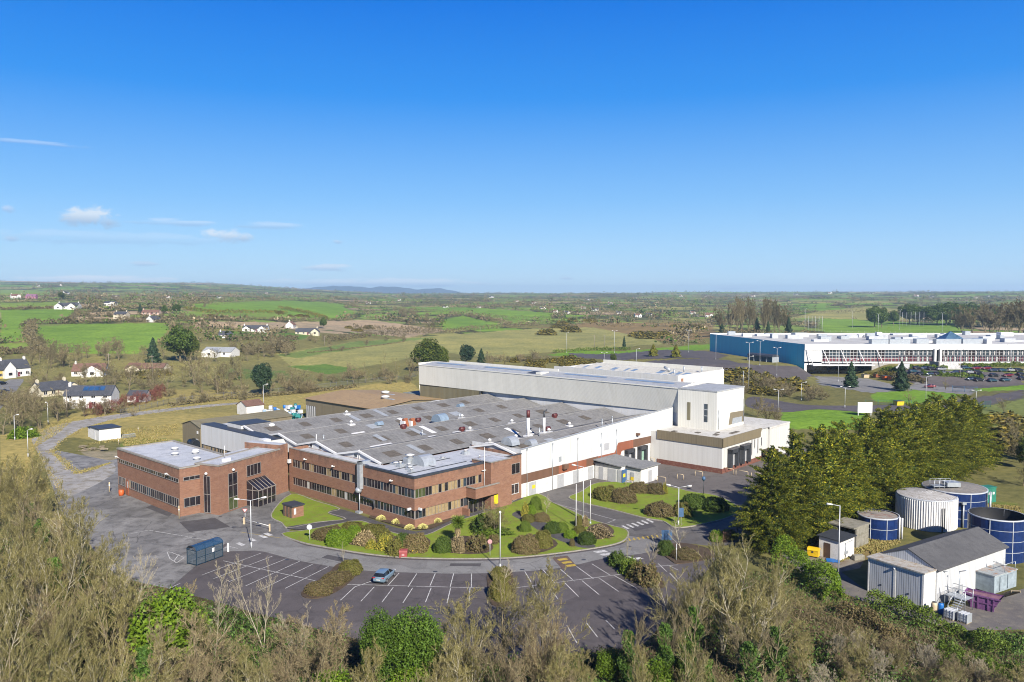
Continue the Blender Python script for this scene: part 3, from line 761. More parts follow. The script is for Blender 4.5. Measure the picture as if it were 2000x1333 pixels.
for x, y, h, c in ((38.5, 9.3, 5.4, 1), (43.2, 9.0, 4.6, 0)):
    z = roofz(y)
    def f(mb):
        mb.tube((x, y, z-.2), (x, y, z+h*.72), .36-.07*(1-c), n=12, m=0); mb.tube((x, y, z+h*.72), (x, y, z+h), .38 if c else .16, n=12, m=1)
        mb.box(x-.8, y-.7, z-.1, x+.8, y+.7, z+.25, 0)
        if not c: mb.tube((x, y, z+h), (x+.9, y, z+h+.25), .14, n=6, m=1)
    roof_obj('flue', [TRIM, MAROON if c else DARKTRIM], f)
for x, y, h in ((56, 3.4, 2.2), (59.5, 3.2, 2.4), (62, 2.4, 1.6), (26.5, 28.5, 1.0), (38.2, 6.0, 1.6), (47, 38.5, 1.2), (7.4, 36.3, .9)):
    z = roofz(y)
    def f(mb): mb.tube((x, y, z-.1), (x, y, z+h), .12, n=6); mb.lathe([(.22, z+h), (.1, z+h+.2)], x, y, 8)
    roof_obj('vent_pipe', [METAL], f)
def f(mb): mb.tube((4.1, 33.9, ZT), (4.1, 33.9, ZT+1.4), .08, n=5); mb.tube((4.1, 20.2, ZT-2), (4.1, 20.2, ZT+.2), .1, n=5)
roof_obj('vent_pipe', [TRIM], f)
for y in (35.4, 32.2, 20.9):
    window(ware, 'x', y, y+1.0, 8.15, 9.0 if y > 35 else 8.8, 4.2, 1, (1,), FRAMEW, name='louvre', off=off(ware))
# side wall to the right: white sheet above, russet band rising to the docks, white plinth with grey doors
def wall_y(mb, pts, y, m): mb.face([mb.p(x, y, z) for x, z in pts], m)
def f(mb):
    y = .0; t = lambda x: 9.25+(x-26)*2.0/44
    wall_y(mb, [(26, 4.5), (56, 4.3), (57.2, 6.2), (70, 6.0), (70, t(70)), (26, t(26))], y, 0)
    wall_y(mb, [(26, 2.75), (57.8, 2.75), (58.6, 4.2), (70, 4.4), (70, 6.0), (57.2, 6.2), (56, 4.3), (26, 4.5)], y, 1)
    wall_y(mb, [(26, 0), (70, 0), (70, 4.4), (58.6, 4.2), (57.8, 2.75), (26, 2.75)], y, 2)
    mb.box(26, .02, 0, 26.2, 13, 9.2, 0)
    mb.face([mb.p(26, 0, t(26)), mb.p(70, 0, t(70)), mb.p(79.4, 0, t(79)), mb.p(79.4, .4, t(79)), mb.p(26, .4, t(26))], 0)
    mb.face([mb.p(70, 0, 6), mb.p(79.4, 0, 6), mb.p(79.4, 0, t(79)), mb.p(70, 0, t(70))], 0)
part(ware, 'side_wall', [WHITE, RUST, PLASTER], f)
for q in ([(26, 2.75), (37, 2.75), (37, 4.45), (26, 4.5)], [(46, 2.75), (50, 2.75), (50, 4.4), (46, 4.4)], [(63, 4.3), (70, 4.4), (70, 6.0), (63, 6.1)]):
    def f(mb): wall_y(mb, q, -.012, 0)
    part(ware, 'band_panel', [RUSTD], f, 'darker brown repainted length of the russet band')
for x, w in ((28.2, 2.0), (36.6, 2.0), (41.6, 1.9), (46.6, 1.7)):
    def f(mb):
        mb.box(x, -.06, 0, x+w, -.003, 2.6); mb.box(x+w/2-.02, -.075, 0, x+w/2+.02, -.06, 2.6, 1)
        if x < 30: mb.box(x+.8, -.085, 1.3, x+1.7, -.078, 2.0, 2)
    part(ware, 'door', [GREYDOOR, METAL, YELLOW], f)
for x, z, w, h in ((38, 3.6, 1.3, .9), (64, 6.9, .7, .5)):
    def f(mb): mb.box(x, -.7, z, x+w, -.003, z+h)
    part(ware, 'wall_unit', [RUSTD], f)
for x, z, w, h, mm in ((52.2, 5.3, 1.7, 1.4, GREYDOOR), (47.6, 5.6, 1.2, .8, WHITE), (37, 5.2, .8, 1.0, METAL), (50.6, 6.3, .6, .6, METAL)):
    def f(mb): mb.box(x, -.08, z, x+w, -.003, z+h)
    part(ware, 'louvre', [mm], f)
for x in (59.6, 64.6):
    def f(mb):
        mb.box(x, -.8, .7, x+.6, -.003, 4.2, 0); mb.box(x+2.5, -.8, .7, x+3.1, -.003, 4.2, 0); mb.box(x, -.8, 3.5, x+3.1, -.003, 4.3, 0)
        mb.box(x+.6, -.1, 1.0, x+2.5, -.01, 3.5, 1); mb.box(x+.6, -.14, 1.0, x+1.4, -.1, 2.9, 2)
    part(ware, 'dock_door', [DARKTRIM, plain('dock_green', (.30, .48, .38), .5) if x > 60 else GREYDOOR, PLASTER], f)

for x in (27.5, 35, 43, 51, 56.5):
    def f(mb): mb.tube((x, -.1, 2.9 if x > 50 else .1), (x, -.1, 9.2), .06, n=5); mb.box(x-.14, -.2, 8.9, x+.14, -.003, 9.2)
    part(ware, 'downpipe', [METAL], f)
def f(mb): mb.face([mb.p(26, -.13, 9.2), mb.p(79, -.13, 11.6), mb.p(79, -.13, 11.72), mb.p(26, -.13, 9.32)]); mb.face([mb.p(26, -.13, 9.32), mb.p(79, -.13, 11.72), mb.p(79, 0, 11.72), mb.p(26, 0, 9.32)])
part(ware, 'gutter', [METAL], f)
# white panel extension at the left end of the warehouse, window band beneath
ext_ = bld('factory_extension', 'white panelled extension with a lean window band behind the low brick block', 1., 46)
def f(mb):
    mb.box(1, 45.2, 4.25, 4.19, 75, 8.75, 0); mb.box(1.3, 45.2, 0, 4.19, 75, 4.25, 1); mb.box(1.1, 45.2, 0, 1.3, 75, 2.5, 2)
    mb.box(4.19, 60.5, 6.0, 12, 75, 8.2, 0); mb.box(3.4, 61.5, 8.2, 10.5, 67.5, 9.6, 0)
part(ext_, 'wall', [WHITE, DARKTRIM, PLASTER], f)
def f(mb): mb.box(3.4, 61.4, 9.6, 10.6, 67.6, 9.7, 0); mb.box(.95, 45.1, 8.75, 4.19, 75.05, 8.82, 0)
part(ext_, 'roof', [DARKTRIM], f)
for i in range(7): window(ext_, 'x', 58+i*2.45, 58+(i+1)*2.45, 2.55, 4.15, 1.22, 3, (0, 3, 3, 0, 1), off=off(ext_))
def f(mb): mb.box(9.2, 61.2, 8.5, 9.9, 61.48, 9.4)
part(ext_, 'louvre', [METAL], f)
def f(mb): mb.box(-.6, 45.3, 7.2, .98, 47.2, 9.0); mb.lathe([(.5, 8.6), (.7, 9.4), (.3, 9.6)], 9.6, 59.4, 10)
part(ext_, 'air_cowl', [TRIM], f)
def f(mb):
    for k in range(4): mb.box(-6+k*.4, 75+k*.2, 2.2+.25*k, 1.0, 79, 2.35+.25*k)
    mb.box(-6, 75, 0, .9, 79.5, 2.2)
part(ext_, 'lean_to', [TANP], f)
def f(mb): mb.box(6.5, 92.4, 0, 8.5, 95.2, 2.2)
skipd = bld('storage_tank', 'black oil tank at the foot of the tan sheeted shed', 6.5, 90.2, 'tank')
def f(mb): mb.tube((7.3, 90.6, 1.3), (7.3, 93.6, 1.3), 1.0, n=14); mb.box(6.9, 91, 0, 7.7, 91.3, .6); mb.box(6.9, 92.9, 0, 7.7, 93.2, .6); mb.box(6.9, 91, 2.2, 7.4, 92, 2.6)
part(skipd, 'body', [plain('black_plastic', (.02, .024, .03), .4)], f)

def gable_shed(name, label, x0, x1, y0, y1, ze, zr, axis, wm, rm, ov=.25, cat='building', group=None, loc=None, rz=None):
    """pitched shed; ridge runs along axis"""
    b = bld(name, label, x0, y0, cat, group)
    def f(mb):
        if axis == 'x': ym = (y0+y1)/2; mb.ext([(y0, 0), (y1, 0), (y1, ze), (ym, zr), (y0, ze)], 'x', x0, x1)
        else: xm = (x0+x1)/2; mb.ext([(x0, 0), (x1, 0), (x1, ze), (xm, zr), (x0, ze)], 'y', y0, y1)
    part(b, 'wall', [wm], f)
    def f(mb):
        t = .12
        if axis == 'x':
            ym = (y0+y1)/2; sl = (zr-ze)/(ym-y0); e = ov*sl
            mb.ext([(y0-ov, ze-e+.02), (ym, zr+.02), (y1+ov, ze-e+.02), (y1+ov, ze-e+t), (ym, zr+t), (y0-ov, ze-e+t)], 'x', x0-ov, x1+ov)
        else:
            xm = (x0+x1)/2; sl = (zr-ze)/(xm-x0); e = ov*sl
            mb.ext([(x0-ov, ze-e+.02), (xm, zr+.02), (x1+ov, ze-e+.02), (x1+ov, ze-e+t), (xm, zr+t), (x0-ov, ze-e+t)], 'y', y0-ov, y1+ov)
    part(b, 'roof', [rm], f)
    return b
tanshed = gable_shed('shed', 'narrow tan sheeted shed with a faded ribbed roof at the left end of the warehouse', 9, 35, 92, 101.5, 5.0, 6.2, 'x', TAN, TANP)
def f(mb): mb.box(8.85, 93, 0, 8.98, 94, 2.0, 0); mb.box(8.86, 92.9, 3.3, 8.98, 93.5, 4.0, 1)
part(tanshed, 'door', [GREYDOOR, TRIM], f)
brown = gable_shed('shed', 'large shed with a plain brown metal roof and open slatted end', 53, 81, 79, 113, 6.2, 7.5, 'y', TAN, BROWNROOF, .5)
def f(mb):
    mb.box(52.8, 107.6, 0, 52.98, 112.3, 4.2, 0)
    for k in range(5): mb.box(52.7, 107.7+k*1.05, 0, 52.8, 107.95+k*1.05, 4.2, 1)
part(brown, 'slatted_opening', [DARKTRIM, TRIM], f)
for x, y in ((64, 88), (72, 98)):
    z = 6.2+1.3*(1-abs(x-67)/14)
    def f(mb): mb.lathe([(.9, z), (.9, z+.5), (1.3, z+.55), (1.2, z+.9), (.2, z+1.1)], x, y, 12, 0); mb.box(x-.5, y-4, z-.05, x+.6, y, z+.2, 1)
    part(brown, 'roof_vent', [TRIM, GRPL], f)
annex = bld('shed', 'small flat grey roofed annex behind the brown shed', 81.6, 91.4)
def f(mb): mb.box(81.6, 92.6, 0, 96, 100.5, 6.2, 0)
part(annex, 'wall', [TANP], f)
def f(mb): mb.box(81.3, 92.3, 6.2, 96.3, 100.8, 6.5, 0)
part(annex, 'roof', [plain('lichen_roof', (.24, .26, .24), .8)], f)
whut = gable_shed('shed', 'little cream store hut with a brown roof beside the blue containers', 43.5, 49.5, 131.5, 137.5, 3.0, 4.4, 'x', PLASTER, TILE_R)

# ------------------------------------------------------------------ tall hall
hall = bld('storage_hall', 'very long tall hall in cream ribbed sheet rising behind the grey roofs', 79, -1.6)
def f(mb):
    y0, y1 = -1.6, 90.3
    v = [(80.4, 10.2), (79.0, 16.2), (85.5, 16.9), (92.2, 16.2), (92.2, 0), (80.4, 0)]
    ns = 23; rows = []
    for k in range(ns+1):
        t = k/ns; rows.append([mb.p(h if i else 80.4-1.3*t, y0+(y1-y0)*t, z) for i, (h, z) in enumerate(v)])
    mb.face(rows[0]); mb.face(rows[-1][::-1])
    for A, B in zip(rows[:-1], rows[1:]): mb.face((B[0], B[1], A[1], A[0])); mb.face((B[3], B[4], A[4], A[3]))
part(hall, 'upper_wall', [CREAM], f)
def f(mb):
    mb.box(80.5, -1.55, 0, 80.9, 64, 10.15, 0); mb.box(79.45, 64, 0, 80.9, 90.2, 10.15, 1); mb.box(79.35, 63.7, 4, 79.6, 63.98, 10.15, 2); 
part(hall, 'lower_wall', [WHITE, TANP, DARKTRIM], f)
HR = patchy('hall_roof', (.40, .42, .45), (.46, .48, .50), (.34, .35, .36), .1, .6, 5, .6, (1, .2, 1))
def f(mb):
    for a, b, za, zb in ((79.0, 85.5, 16.22, 16.92), (85.5, 92.2, 16.92, 16.22)):
        for k in range(24):
            y0 = -1.6+k*3.83; mb.poly([(a, y0, za), (b, y0, zb), (b, y0+3.83, zb), (a, y0+3.83, za)])
part(hall, 'roof', [HR], f)
def f(mb):
    mb.box(78.9, -1.6, 16.1, 79.1, 90.4, 16.34); mb.box(78.9, 90.1, 16.1, 85.5, 90.4, 16.9); mb.box(85.2, -1.6, 16.9, 85.8, 90.3, 16.98)
    mb.box(92.0, 45, 16.1, 92.3, 90.3, 16.8)
part(hall, 'edge_trim', [CREAM], f)
for y0, y1, a, b in ((74, 87, 83, 84.2), (48, 66, 83, 84.3), (44, 47, 80.5, 83.8), (22, 36, 83, 84.2), (2, 16, 82.6, 84)):
    def f(mb):
        za = 16.22+.7*(a-79)/6.5+.05; zb = 16.22+.7*(b-79)/6.5+.05; mb.poly([(a, y0, za), (b, y0, zb), (b, y1, zb), (a, y1, za)])
    part(hall, 'rooflight', [GALVB if y0 != 44 else DARKTRIM], f)
def f(mb): mb.box(80.2, 41.5, 16.4, 83.6, 43.2, 16.95)
part(hall, 'roof_hatch', [CREAM], f)
def f(mb): mb.tube((79.4, 87.9, 15.6), (80.3, 87.9, 8.4), .12, n=6); mb.tube((80.3, 87.9, 8.4), (80.3, 87.9, 0), .12, n=6)
part(hall, 'downpipe', [DARKTRIM], f)
tower = bld('storage_tower', 'square cream clad tower with two narrow slit windows at the end of the hall', 79, -11.6)
def f(mb):
    mb.box(79, -11.6, 0, 92.2, -1.62, 16.25, 0)
part(tower, 'wall', [CREAM], f)
def f(mb):
    mb.poly([(79, -11.6, 16.3), (92.2, -11.6, 16.3), (92.2, -1.6, 16.3), (79, -1.6, 16.3)]); mb.box(78.9, -11.7, 16.1, 79.1, -1.6, 16.4); mb.box(79.1, -11.7, 16.1, 92.3, -11.5, 16.4); mb.box(92.1, -11.5, 16.1, 92.3, -1.6, 16.4)
part(tower, 'roof', [HR], f)
for y, mm in ((-4.5, TANP), (-8.9, GLB)):
    def f(mb):
        mb.box(78.93, y-.42, 9.1, 78.99, y+.42, 13.2, 0)
        if y < -8:
            for z in (10.5, 11.9): mb.box(78.9, y-.46, z-.04, 78.97, y+.46, z+.04, 1)
    part(tower, 'slit_window', [mm, TRIM], f)
def f(mb):
    mb.face([mb.p(x, -11.625, z) for x, z in ((84.6, 8.0), (85.4, 10.8), (92.2, 10.6), (92.2, 8.0))][::-1], 0)
    mb.face([mb.p(x, -11.64, z) for x, z in ((86.2, 8.0), (86.6, 9.4), (91.2, 9.3), (91.2, 8.0))][::-1], 1)
part(tower, 'shutter_panel', [TAN, METAL], f)
for x, z0, z1 in ((79.6, 7.6, 12), (91.9, 8, 13.5), (92, 16.3, 20)):
    def f(mb): mb.tube((x, -11.75 if z0 < 16 else -11.4, z0), (x, -11.75 if z0 < 16 else -11.4, z1), .07, n=5)
    part(tower, 'conductor_rod', [METAL], f)
dock = bld('loading_dock', 'white single storey loading dock with a drab parapet band and black padded doors', 70, -17.8)
def f(mb):
    mb.box(70.1, -17.7, 1.0, 92, -1.7, 7.3, 0); mb.box(70.0, -17.8, 0, 92.1, -1.7, 1.05, 1)
    mb.box(92, -18.2, 0, 103, 4, 6.9, 0); mb.box(70.1, -1.7, 0, 92, -.02, 7.2, 0)
part(dock, 'wall', [cladding('dock_panel', (.66, .655, .63), (.70, .695, .67), 1.2, .93, .6, (.5, .45, .38), .3), patchy('dock_plinth', (.17, .065, .05), (.20, .08, .06), (.25, .14, .1), .4, 2, 9)], f)
def f(mb):
    mb.box(69.9, -17.95, 5.6, 70.12, -1.7, 7.6, 0)
    mb.face([mb.p(x, -17.95, z) for x, z in ((69.9, 5.6), (87.5, 5.6), (88.6, 7.6), (69.9, 7.6))], 0); mb.box(69.9, -17.94, 5.6, 88, -17.72, 7.58, 0)
part(dock, 'parapet_band', [TAN], f)
def f(mb):
    mb.poly([(70.1, -17.7, 7.32), (103, -18.2, 7.32), (103, -1.7, 7.32), (70.1, -1.7, 7.32)]); mb.box(92, -18.3, 6.9, 103.1, -18.1, 7.35, 0); mb.box(102.8, -18.1, 6.9, 103.1, 4, 7.35)
part(dock, 'roof', [patchy('dock_roof', (.60, .59, .56), (.66, .65, .62), (.48, .46, .42), .2, .9, 6)], f)
for x, y, w, d in ((71.5, -5.4, 1.2, 1.0), (73.4, -10.2, 1.2, 1), (73.6, -14.5, 1.3, 1), (78, -16, 3.4, .9), (75.8, -13.2, 1.8, .4)):
    def f(mb): mb.box(x, y, 7.32, x+w, y+d, 7.45)
    part(dock, 'rooflight', [GRP], f)
for x in (72.4, 78.0):
    def f(mb):
        mb.box(x, -18.7, 1.0, x+.7, -17.82, 4.9, 0); mb.box(x+3, -18.7, 1.0, x+3.7, -17.82, 4.9, 0); mb.box(x, -18.7, 4.0, x+3.7, -17.82, 5.1, 0)
        mb.box(x+.7, -17.9, 1.1, x+3.0, -17.81, 4.0, 1); mb.box(x-.1, -18.75, 4.9, x+3.8, -17.96, 5.15, 2)
    part(dock, 'dock_door', [DARKTRIM, GREYDOOR, plain('pad_grey', (.12, .12, .13), .6)], f)
for k, x in enumerate((83.6, 85.0, 86.6, 88.4)):
    window(dock, 'y', x, x+.5, 3.4 if k % 2 else 2.0, 5.4, -17.75 if x < 92 else -18.2, 1, (0,), FRAMEW, off=off(dock))
def f(mb): mb.box(88.6, -20.6, 0, 91.6, -18.22, 2.6)
part(dock, 'crate_store', [plain('dark_wood', (.09, .06, .045), .9, 0, .4)], f)
rear = bld('factory_building', 'low white factory unit with striped rooflights behind the tall hall', 149, 40)
def f(mb):
    mb.box(149, 40, 0, 149.4, 93.5, 11.0, 0); mb.box(149.4, 40, 0, 181, 40.4, 11.0, 1); mb.box(180.6, 40.4, 0, 181, 93.5, 11.6, 2); mb.box(149.4, 93.1, 0, 180.6, 93.5, 10.4, 0)
part(rear, 'wall', [WHITE, PLASTER, CREAM], f)
def f(mb):
    for k in range(3):
        x0 = 149.4+k*10.4; mb.ext([(x0, 9.8), (x0+5.2, 10.7), (x0+10.4, 9.8)], 'y', 40.4, 93.1)
part(rear, 'roof', [patchy('cream_roof', (.58, .57, .52), (.64, .63, .58), (.5, .48, .42), .1, .7, 5)], f)
for k, y in enumerate((88, 82, 74, 69, 65.5, 54, 50, 47, 43.5)):
    def f(mb):
        for j in range(2): mb.poly([(150.2+j*10.4, y, 9.98), (154.4+j*10.4, y, 10.66), (154.4+j*10.4, y+1.2+(k % 3)*.5, 10.66), (150.2+j*10.4, y+1.2+(k % 3)*.5, 9.98)][::-1])
    part(rear, 'rooflight', [GALVB], f)
def f(mb):
    mb.box(151, 39.9, 7.6, 152.4, 39.98, 9.9, 0); 
part(rear, 'door', [plain('tan_door', (.36, .19, .12), .6)], f)
def f(mb):
    for x, y, h in ((160, 48, 3), (170, 50, 3.4), (172, 44, 3.6), (150.5, 55, 1.5)): mb.tube((x, y, 9.5), (x, y, 9.8+h*.7), .3, n=8)
    mb.tube((164, 52, 11), (164, 54.5, 12), .5, n=8)
part(rear, 'flue', [METAL], f)
# transformer hut beside the side wall, and the lone white hut in the left field
hut = bld('utility_hut', 'white utility hut with grey doors and a sloping grey roof beside the warehouse', 48.3, -10.4)
def f(mb): mb.box(48.6, -6.8, 0, 55.8, -.3, 3.3, 0); mb.box(50.2, -10.4, 0, 56.6, -6.8, 3.15, 0)
part(hut, 'wall', [PLASTER], f)
def f(mb):
    mb.ext([(-7.0, 3.32), (0.0, 3.75), (0.0, 3.95), (-7.0, 3.52)], 'x', 48.3, 56.2, 0); mb.ext([(-10.8, 3.15), (-7.0, 3.35), (-7.0, 3.55), (-10.8, 3.35)], 'x', 49.9, 57.0, 0)
    mb.box(48.25, -7, 3.2, 48.45, 0, 3.34, 1); mb.box(49.85, -10.8, 3.02, 50.05, -7, 3.16, 1)
part(hut, 'roof', [patchy('hut_felt', (.20, .21, .22), (.25, .26, .27), (.3, .3, .3), .5, 2, 8), DARKTRIM], f)
for y, w, mm in ((-1.9, 1.0, 0), (-4.6, 1.9, 0), (-6.4, .9, 0)):
    def f(mb): mb.box(48.5, y-w/2, 0, 48.59, y+w/2, 2.6, 0)
    part(hut, 'door', [GREYDOOR], f)
def f(mb): mb.box(50.1, -8.9, 0, 50.19, -8.0, 2.2, 0); mb.box(50.06, -8.8, .6, 50.1, -8.1, 1.3, 1)
part(hut, 'door', [GREYDOOR, YELLOW], f)
def f(mb): mb.box(53, -10.48, 0, 54.2, -10.41, 2.4)
part(hut, 'door', [GREYDOOR], f)
BLUEDOOR = plain('blue_door_paint', (.05, .12, .26), .4)
def f(mb): mb.box(48.6, -7.1, 0, 50.15, -6.95, 2.7, 0); mb.box(48.8, -7.13, 1.2, 49.6, -7.1, 1.9, 1)
part(hut, 'open_door', [BLUEDOOR, YELLOW], f)
# ------------------------------------------------------------------ paved and mown surfaces (outlines read on the flat site, z = 0)
def PT(pts): return [G(*p) for p in pts]
def sheet(name, pts, z, mat, kind='structure', skirt=0.):
    mb = MB(); q = pts
    ar = sum(q[i][0]*q[(i+1) % len(q)][1]-q[(i+1) % len(q)][0]*q[i][1] for i in range(len(q)))
    if ar < 0: q = q[::-1]
    mb.poly([(x, y, z) for x, y in q])
    if skirt:
        for i in range(len(q)):
            a, b = q[i], q[(i+1) % len(q)]; mb.poly([(a[0], a[1], z-skirt), (b[0], b[1], z-skirt), (b[0], b[1], z), (a[0], a[1], z)])
    return tag(mb.build(name, mat), kind=kind)
def smoothline(pts, n=6, closed=False):
    """Catmull-Rom through ground points"""
    P_ = [np.array(p, float) for p in pts]; out = []; L = len(P_)
    for i in range(L if closed else L-1):
        p0, p1, p2, p3 = (P_[(i+k-1) % L] if closed else P_[min(max(i+k-1, 0), L-1)] for k in range(4))
        for t in np.linspace(0, 1, n, endpoint=False):
            out.append(tuple(.5*(2*p1+(p2-p0)*t+(2*p0-5*p1+4*p2-p3)*t*t+(3*p1-p0-3*p2+p3)*t**3)))
    if not closed: out.append(tuple(P_[-1]))
    return out
ASPH = asphalt('car_park_asphalt', (.104, .092, .094), (.132, .117, .119), (.090, .080, .081))
ROADM = asphalt('worn_road_asphalt', (.225, .222, .218), (.28, .276, .27), (.19, .186, .181))
YARDM = asphalt('stained_yard_asphalt', (.165, .162, .16), (.32, .315, .31), (.112, .108, .106))
GRAVEL = patchy('pale_gravel', (.30, .29, .28), (.42, .405, .385), (.21, .18, .12), .15, .6, 5, .95)
DARKPATH = patchy('dark_path_asphalt', (.085, .08, .085), (.11, .105, .11), (.075, .07, .07), .3, 1, 7)
LAWNM = patchy('mown_lawn', (.17, .255, .018), (.225, .30, .028), (.20, .20, .045), .18, .8, 12, .95, None, .2)
SOIL = patchy('bare_soil', (.085, .06, .04), (.12, .085, .055), (.06, .045, .03), .4, 1.2, 9)
KERBM = patchy('kerb_stone', (.32, .30, .26), (.38, .36, .31), (.24, .22, .18), .5, 2, 9)
PAINT = patchy('white_road_paint', (.56, .56, .55), (.70, .70, .69), (.26, .25, .25), .5, 2.0, 12)
PAINTY = patchy('yellow_road_paint', (.50, .36, .05), (.56, .42, .08), (.3, .2, .06), .6, 2.5, 12)
sheet('car_park', PT([(395,1095),(440,1062),(600,1050),(900,1085),(1190,1060),(1300,1060),(1400,1090),(1330,1180),(1255,1262),(1000,1295),(700,1250),(470,1190),(330,1150)]), .012, ASPH)
sheet('yard', PT([(330,1150),(230,1130),(120,1000),(85,905),(110,880),(215,900),(330,870),(420,880),(560,955),(600,1000),(560,1043),(545,1060),(505,1076),(440,1092)]), .008, YARDM)
sheet('yard', PT([(985,985),(1015,962),(1160,930),(1240,885),(1300,880),(1420,890),(1530,858),(1580,880),(1490,930),(1440,1000),(1470,1040),(1440,1060),(1300,1064),(1230,1060),(1100,990)]), .008, asphalt('dock_yard_asphalt', (.140, .126, .121), (.175, .16, .154), (.118, .106, .102)))
ring_in = smoothline(PT([(470,1040),(520,1046),(552,1048),(590,1064),(640,1074),(720,1087),(800,1094),(900,1096),(1000,1094),(1100,1084),(1180,1072),(1218,1062),(1229,1047)]))
ring_out = smoothline(PT([(430,1078),(470,1077),(508,1077),(560,1090),(600,1099),(700,1114),(800,1119),(900,1121),(1000,1118),(1100,1109),(1190,1089),(1262,1080),(1300,1060)]))
mb = MB(); mb.strip([(x, y, .02) for x, y in ring_out], [(x, y, .02) for x, y in ring_in]); tag(mb.build('road', ROADM), kind='structure')
sheet('road', smoothline(PT([(1229,1047),(1222,1032),(1197,1026),(1150,1011),(1112,992),(1077,977),(1062,965),(1100,950),(1122,966),(1118,978),(1140,985),(1215,1003),(1295,1022),(1325,1034),(1362,1028),(1430,1020),(1500,1050),(1440,1064),(1380,1066),(1320,1060),(1262,1080),(1230,1062)]), 5, True), .016, asphalt('side_road_asphalt', (.128, .12, .116), (.165, .157, .152), (.11, .103, .1)))
tr = [((60,850),(52,885)),((90,836),(100,880)),((130,826),(150,856)),((210,812),(215,830)),((300,800),(300,812)),((400,790),(400,797)),((470,786),(470,790))]
mb = MB(); A = smoothline([G(*a) for a, b in [((62,858),0),((90,838),0),((130,826),0),((210,812),0),((300,801),0),((400,791),0),((470,786),0)]]); B = smoothline([G(*b) for b in [(100,885),(120,862),(160,838),(222,820),(305,807),(402,796),(470,790)]])
mb.strip([(x, y, .01) for x, y in B], [(x, y, .01) for x, y in A]); tag(mb.build('gravel_track', GRAVEL), kind='structure')
sheet('gravel_track', smoothline(PT([(62,858),(100,880),(150,925),(215,905),(222,925),(160,960),(120,965),(85,905)]), 5, True), .014, GRAVEL)
sheet('road', PT([(0,775),(0,752),(30,735),(45,737),(46,745),(20,780),(0,800)]), .05, ROADM)
sheet('road', smoothline(PT([(1470,775),(1560,790),(1640,793),(1760,792),(1800,800),(1700,806),(1600,800),(1530,806),(1460,795)]), 4, True), .05, ASPH)
def ground_sheet(name, pts, lift, mat, n=10):
    """sheet draped over sloping land"""
    q = [P(*p) for p in pts]; mb = MB(); ar = sum(q[i][0]*q[(i+1) % len(q)][1]-q[(i+1) % len(q)][0]*q[i][1] for i in range(len(q)))
    if ar < 0: q = q[::-1]
    mb.poly([(x, y, z+lift) for x, y, z in q]); return tag(mb.build(name, mat), kind='structure')
lawns = [
 ([(552,1044),(600,1037),(665,1024),(705,1019),(745,1035),(790,1047),(835,1046),(885,1023),(930,1008),(985,990),(1012,976),(1045,966),(1065,972),(1077,982),(1112,997),(1150,1015),(1197,1029),(1220,1035),(1226,1045),(1215,1058),(1180,1068),(1100,1080),(1000,1090),(900,1092),(800,1090),(720,1083),(640,1070),(590,1060)], 'a'),
 ([(531,1006),(569,967),(615,980),(662,995),(640,1003),(674,1015),(620,1021),(566,1032),(551,1022)], 'b'),
 ([(1112,973),(1135,962),(1170,944),(1240,945),(1310,953),(1350,962),(1400,970),(1445,995),(1420,1012),(1364,1026),(1320,1031),(1296,1019),(1262,1013),(1215,1001),(1175,991),(1140,983)], 'c')]
kb = MB()
for pts, k in lawns:
    q = smoothline(PT(pts), 4, True); sheet('lawn', q, .12, LAWNM, skirt=.12)
    cx = sum(a for a, b in q)/len(q); cyy = sum(b for a, b in q)/len(q)
    n = len(q); ar = sum(q[i][0]*q[(i+1) % n][1]-q[(i+1) % n][0]*q[i][1] for i in range(n)); sg = 1 if ar > 0 else -1
    o_ = []
    for i in range(n):
        d = np.array(q[(i+1) % n])-np.array(q[i-1]); d /= (np.linalg.norm(d)+1e-9); o_.append((q[i][0]+sg*d[1]*.22, q[i][1]-sg*d[0]*.22))
    for i in range(n):
        j = (i+1) % n
        kb.poly([(*q[i], .135), (*o_[i], .135), (*o_[j], .135), (*q[j], .135)][::1 if sg > 0 else -1]); kb.poly([(*o_[i], 0), (*o_[j], 0), (*o_[j], .135), (*o_[i], .135)])
tag(kb.build('kerb', KERBM), kind='structure')
sheet('path', smoothline(PT([(560,1031),(640,1020),(672,1016),(640,1004),(662,996),(700,1006),(812,1040),(900,1010),(985,985),(1012,970),(1020,976),(940,1004),(885,1021),(838,1044),(790,1046),(745,1033),(700,1019),(600,1036)]), 3, True), .128, DARKPATH)
sheet('path', smoothline(PT([(1000,1008),(1030,1023),(1062,1044),(1110,1064),(1140,1072),(1164,1068),(1125,1049),(1080,1029),(1040,1010),(1014,1000)]), 3, True), .128, DARKPATH)
for p in ([(620,1040),(700,1034),(760,1048),(835,1052),(830,1078),(780,1082),(700,1068),(640,1058)], [(850,1066),(905,1048),(960,1064),(950,1082),(880,1082)], [(1000,1070),(1050,1044),(1090,1064),(1050,1082)], [(1150,1030),(1180,1024),(1200,1040),(1180,1054),(1150,1052)]):
    sheet('flower_bed', smoothline(PT(p), 4, True), .127, SOIL)
sheet('flower_bed', PT([(830,1032),(890,1007),(895,1012),(838,1036),(800,1036),(720,1012),(724,1008),(805,1031)]), .132, SOIL)
for nm, p in (('left', [(588,1160),(640,1122),(662,1102),(700,1100),(702,1116),(668,1150),(620,1170)]), ('mid', [(955,1120),(985,1112),(1000,1120),(1005,1176),(960,1182),(952,1140)]), ('right', [(1186,1094),(1206,1086),(1250,1100),(1296,1138),(1285,1150),(1240,1130)]), ('far', [(1286,1072),(1330,1062),(1386,1074),(1392,1090),(1330,1102),(1310,1096)])):
    q = smoothline(PT(p), 4, True); sheet('planting_island', q, .13, SOIL, skirt=.13)
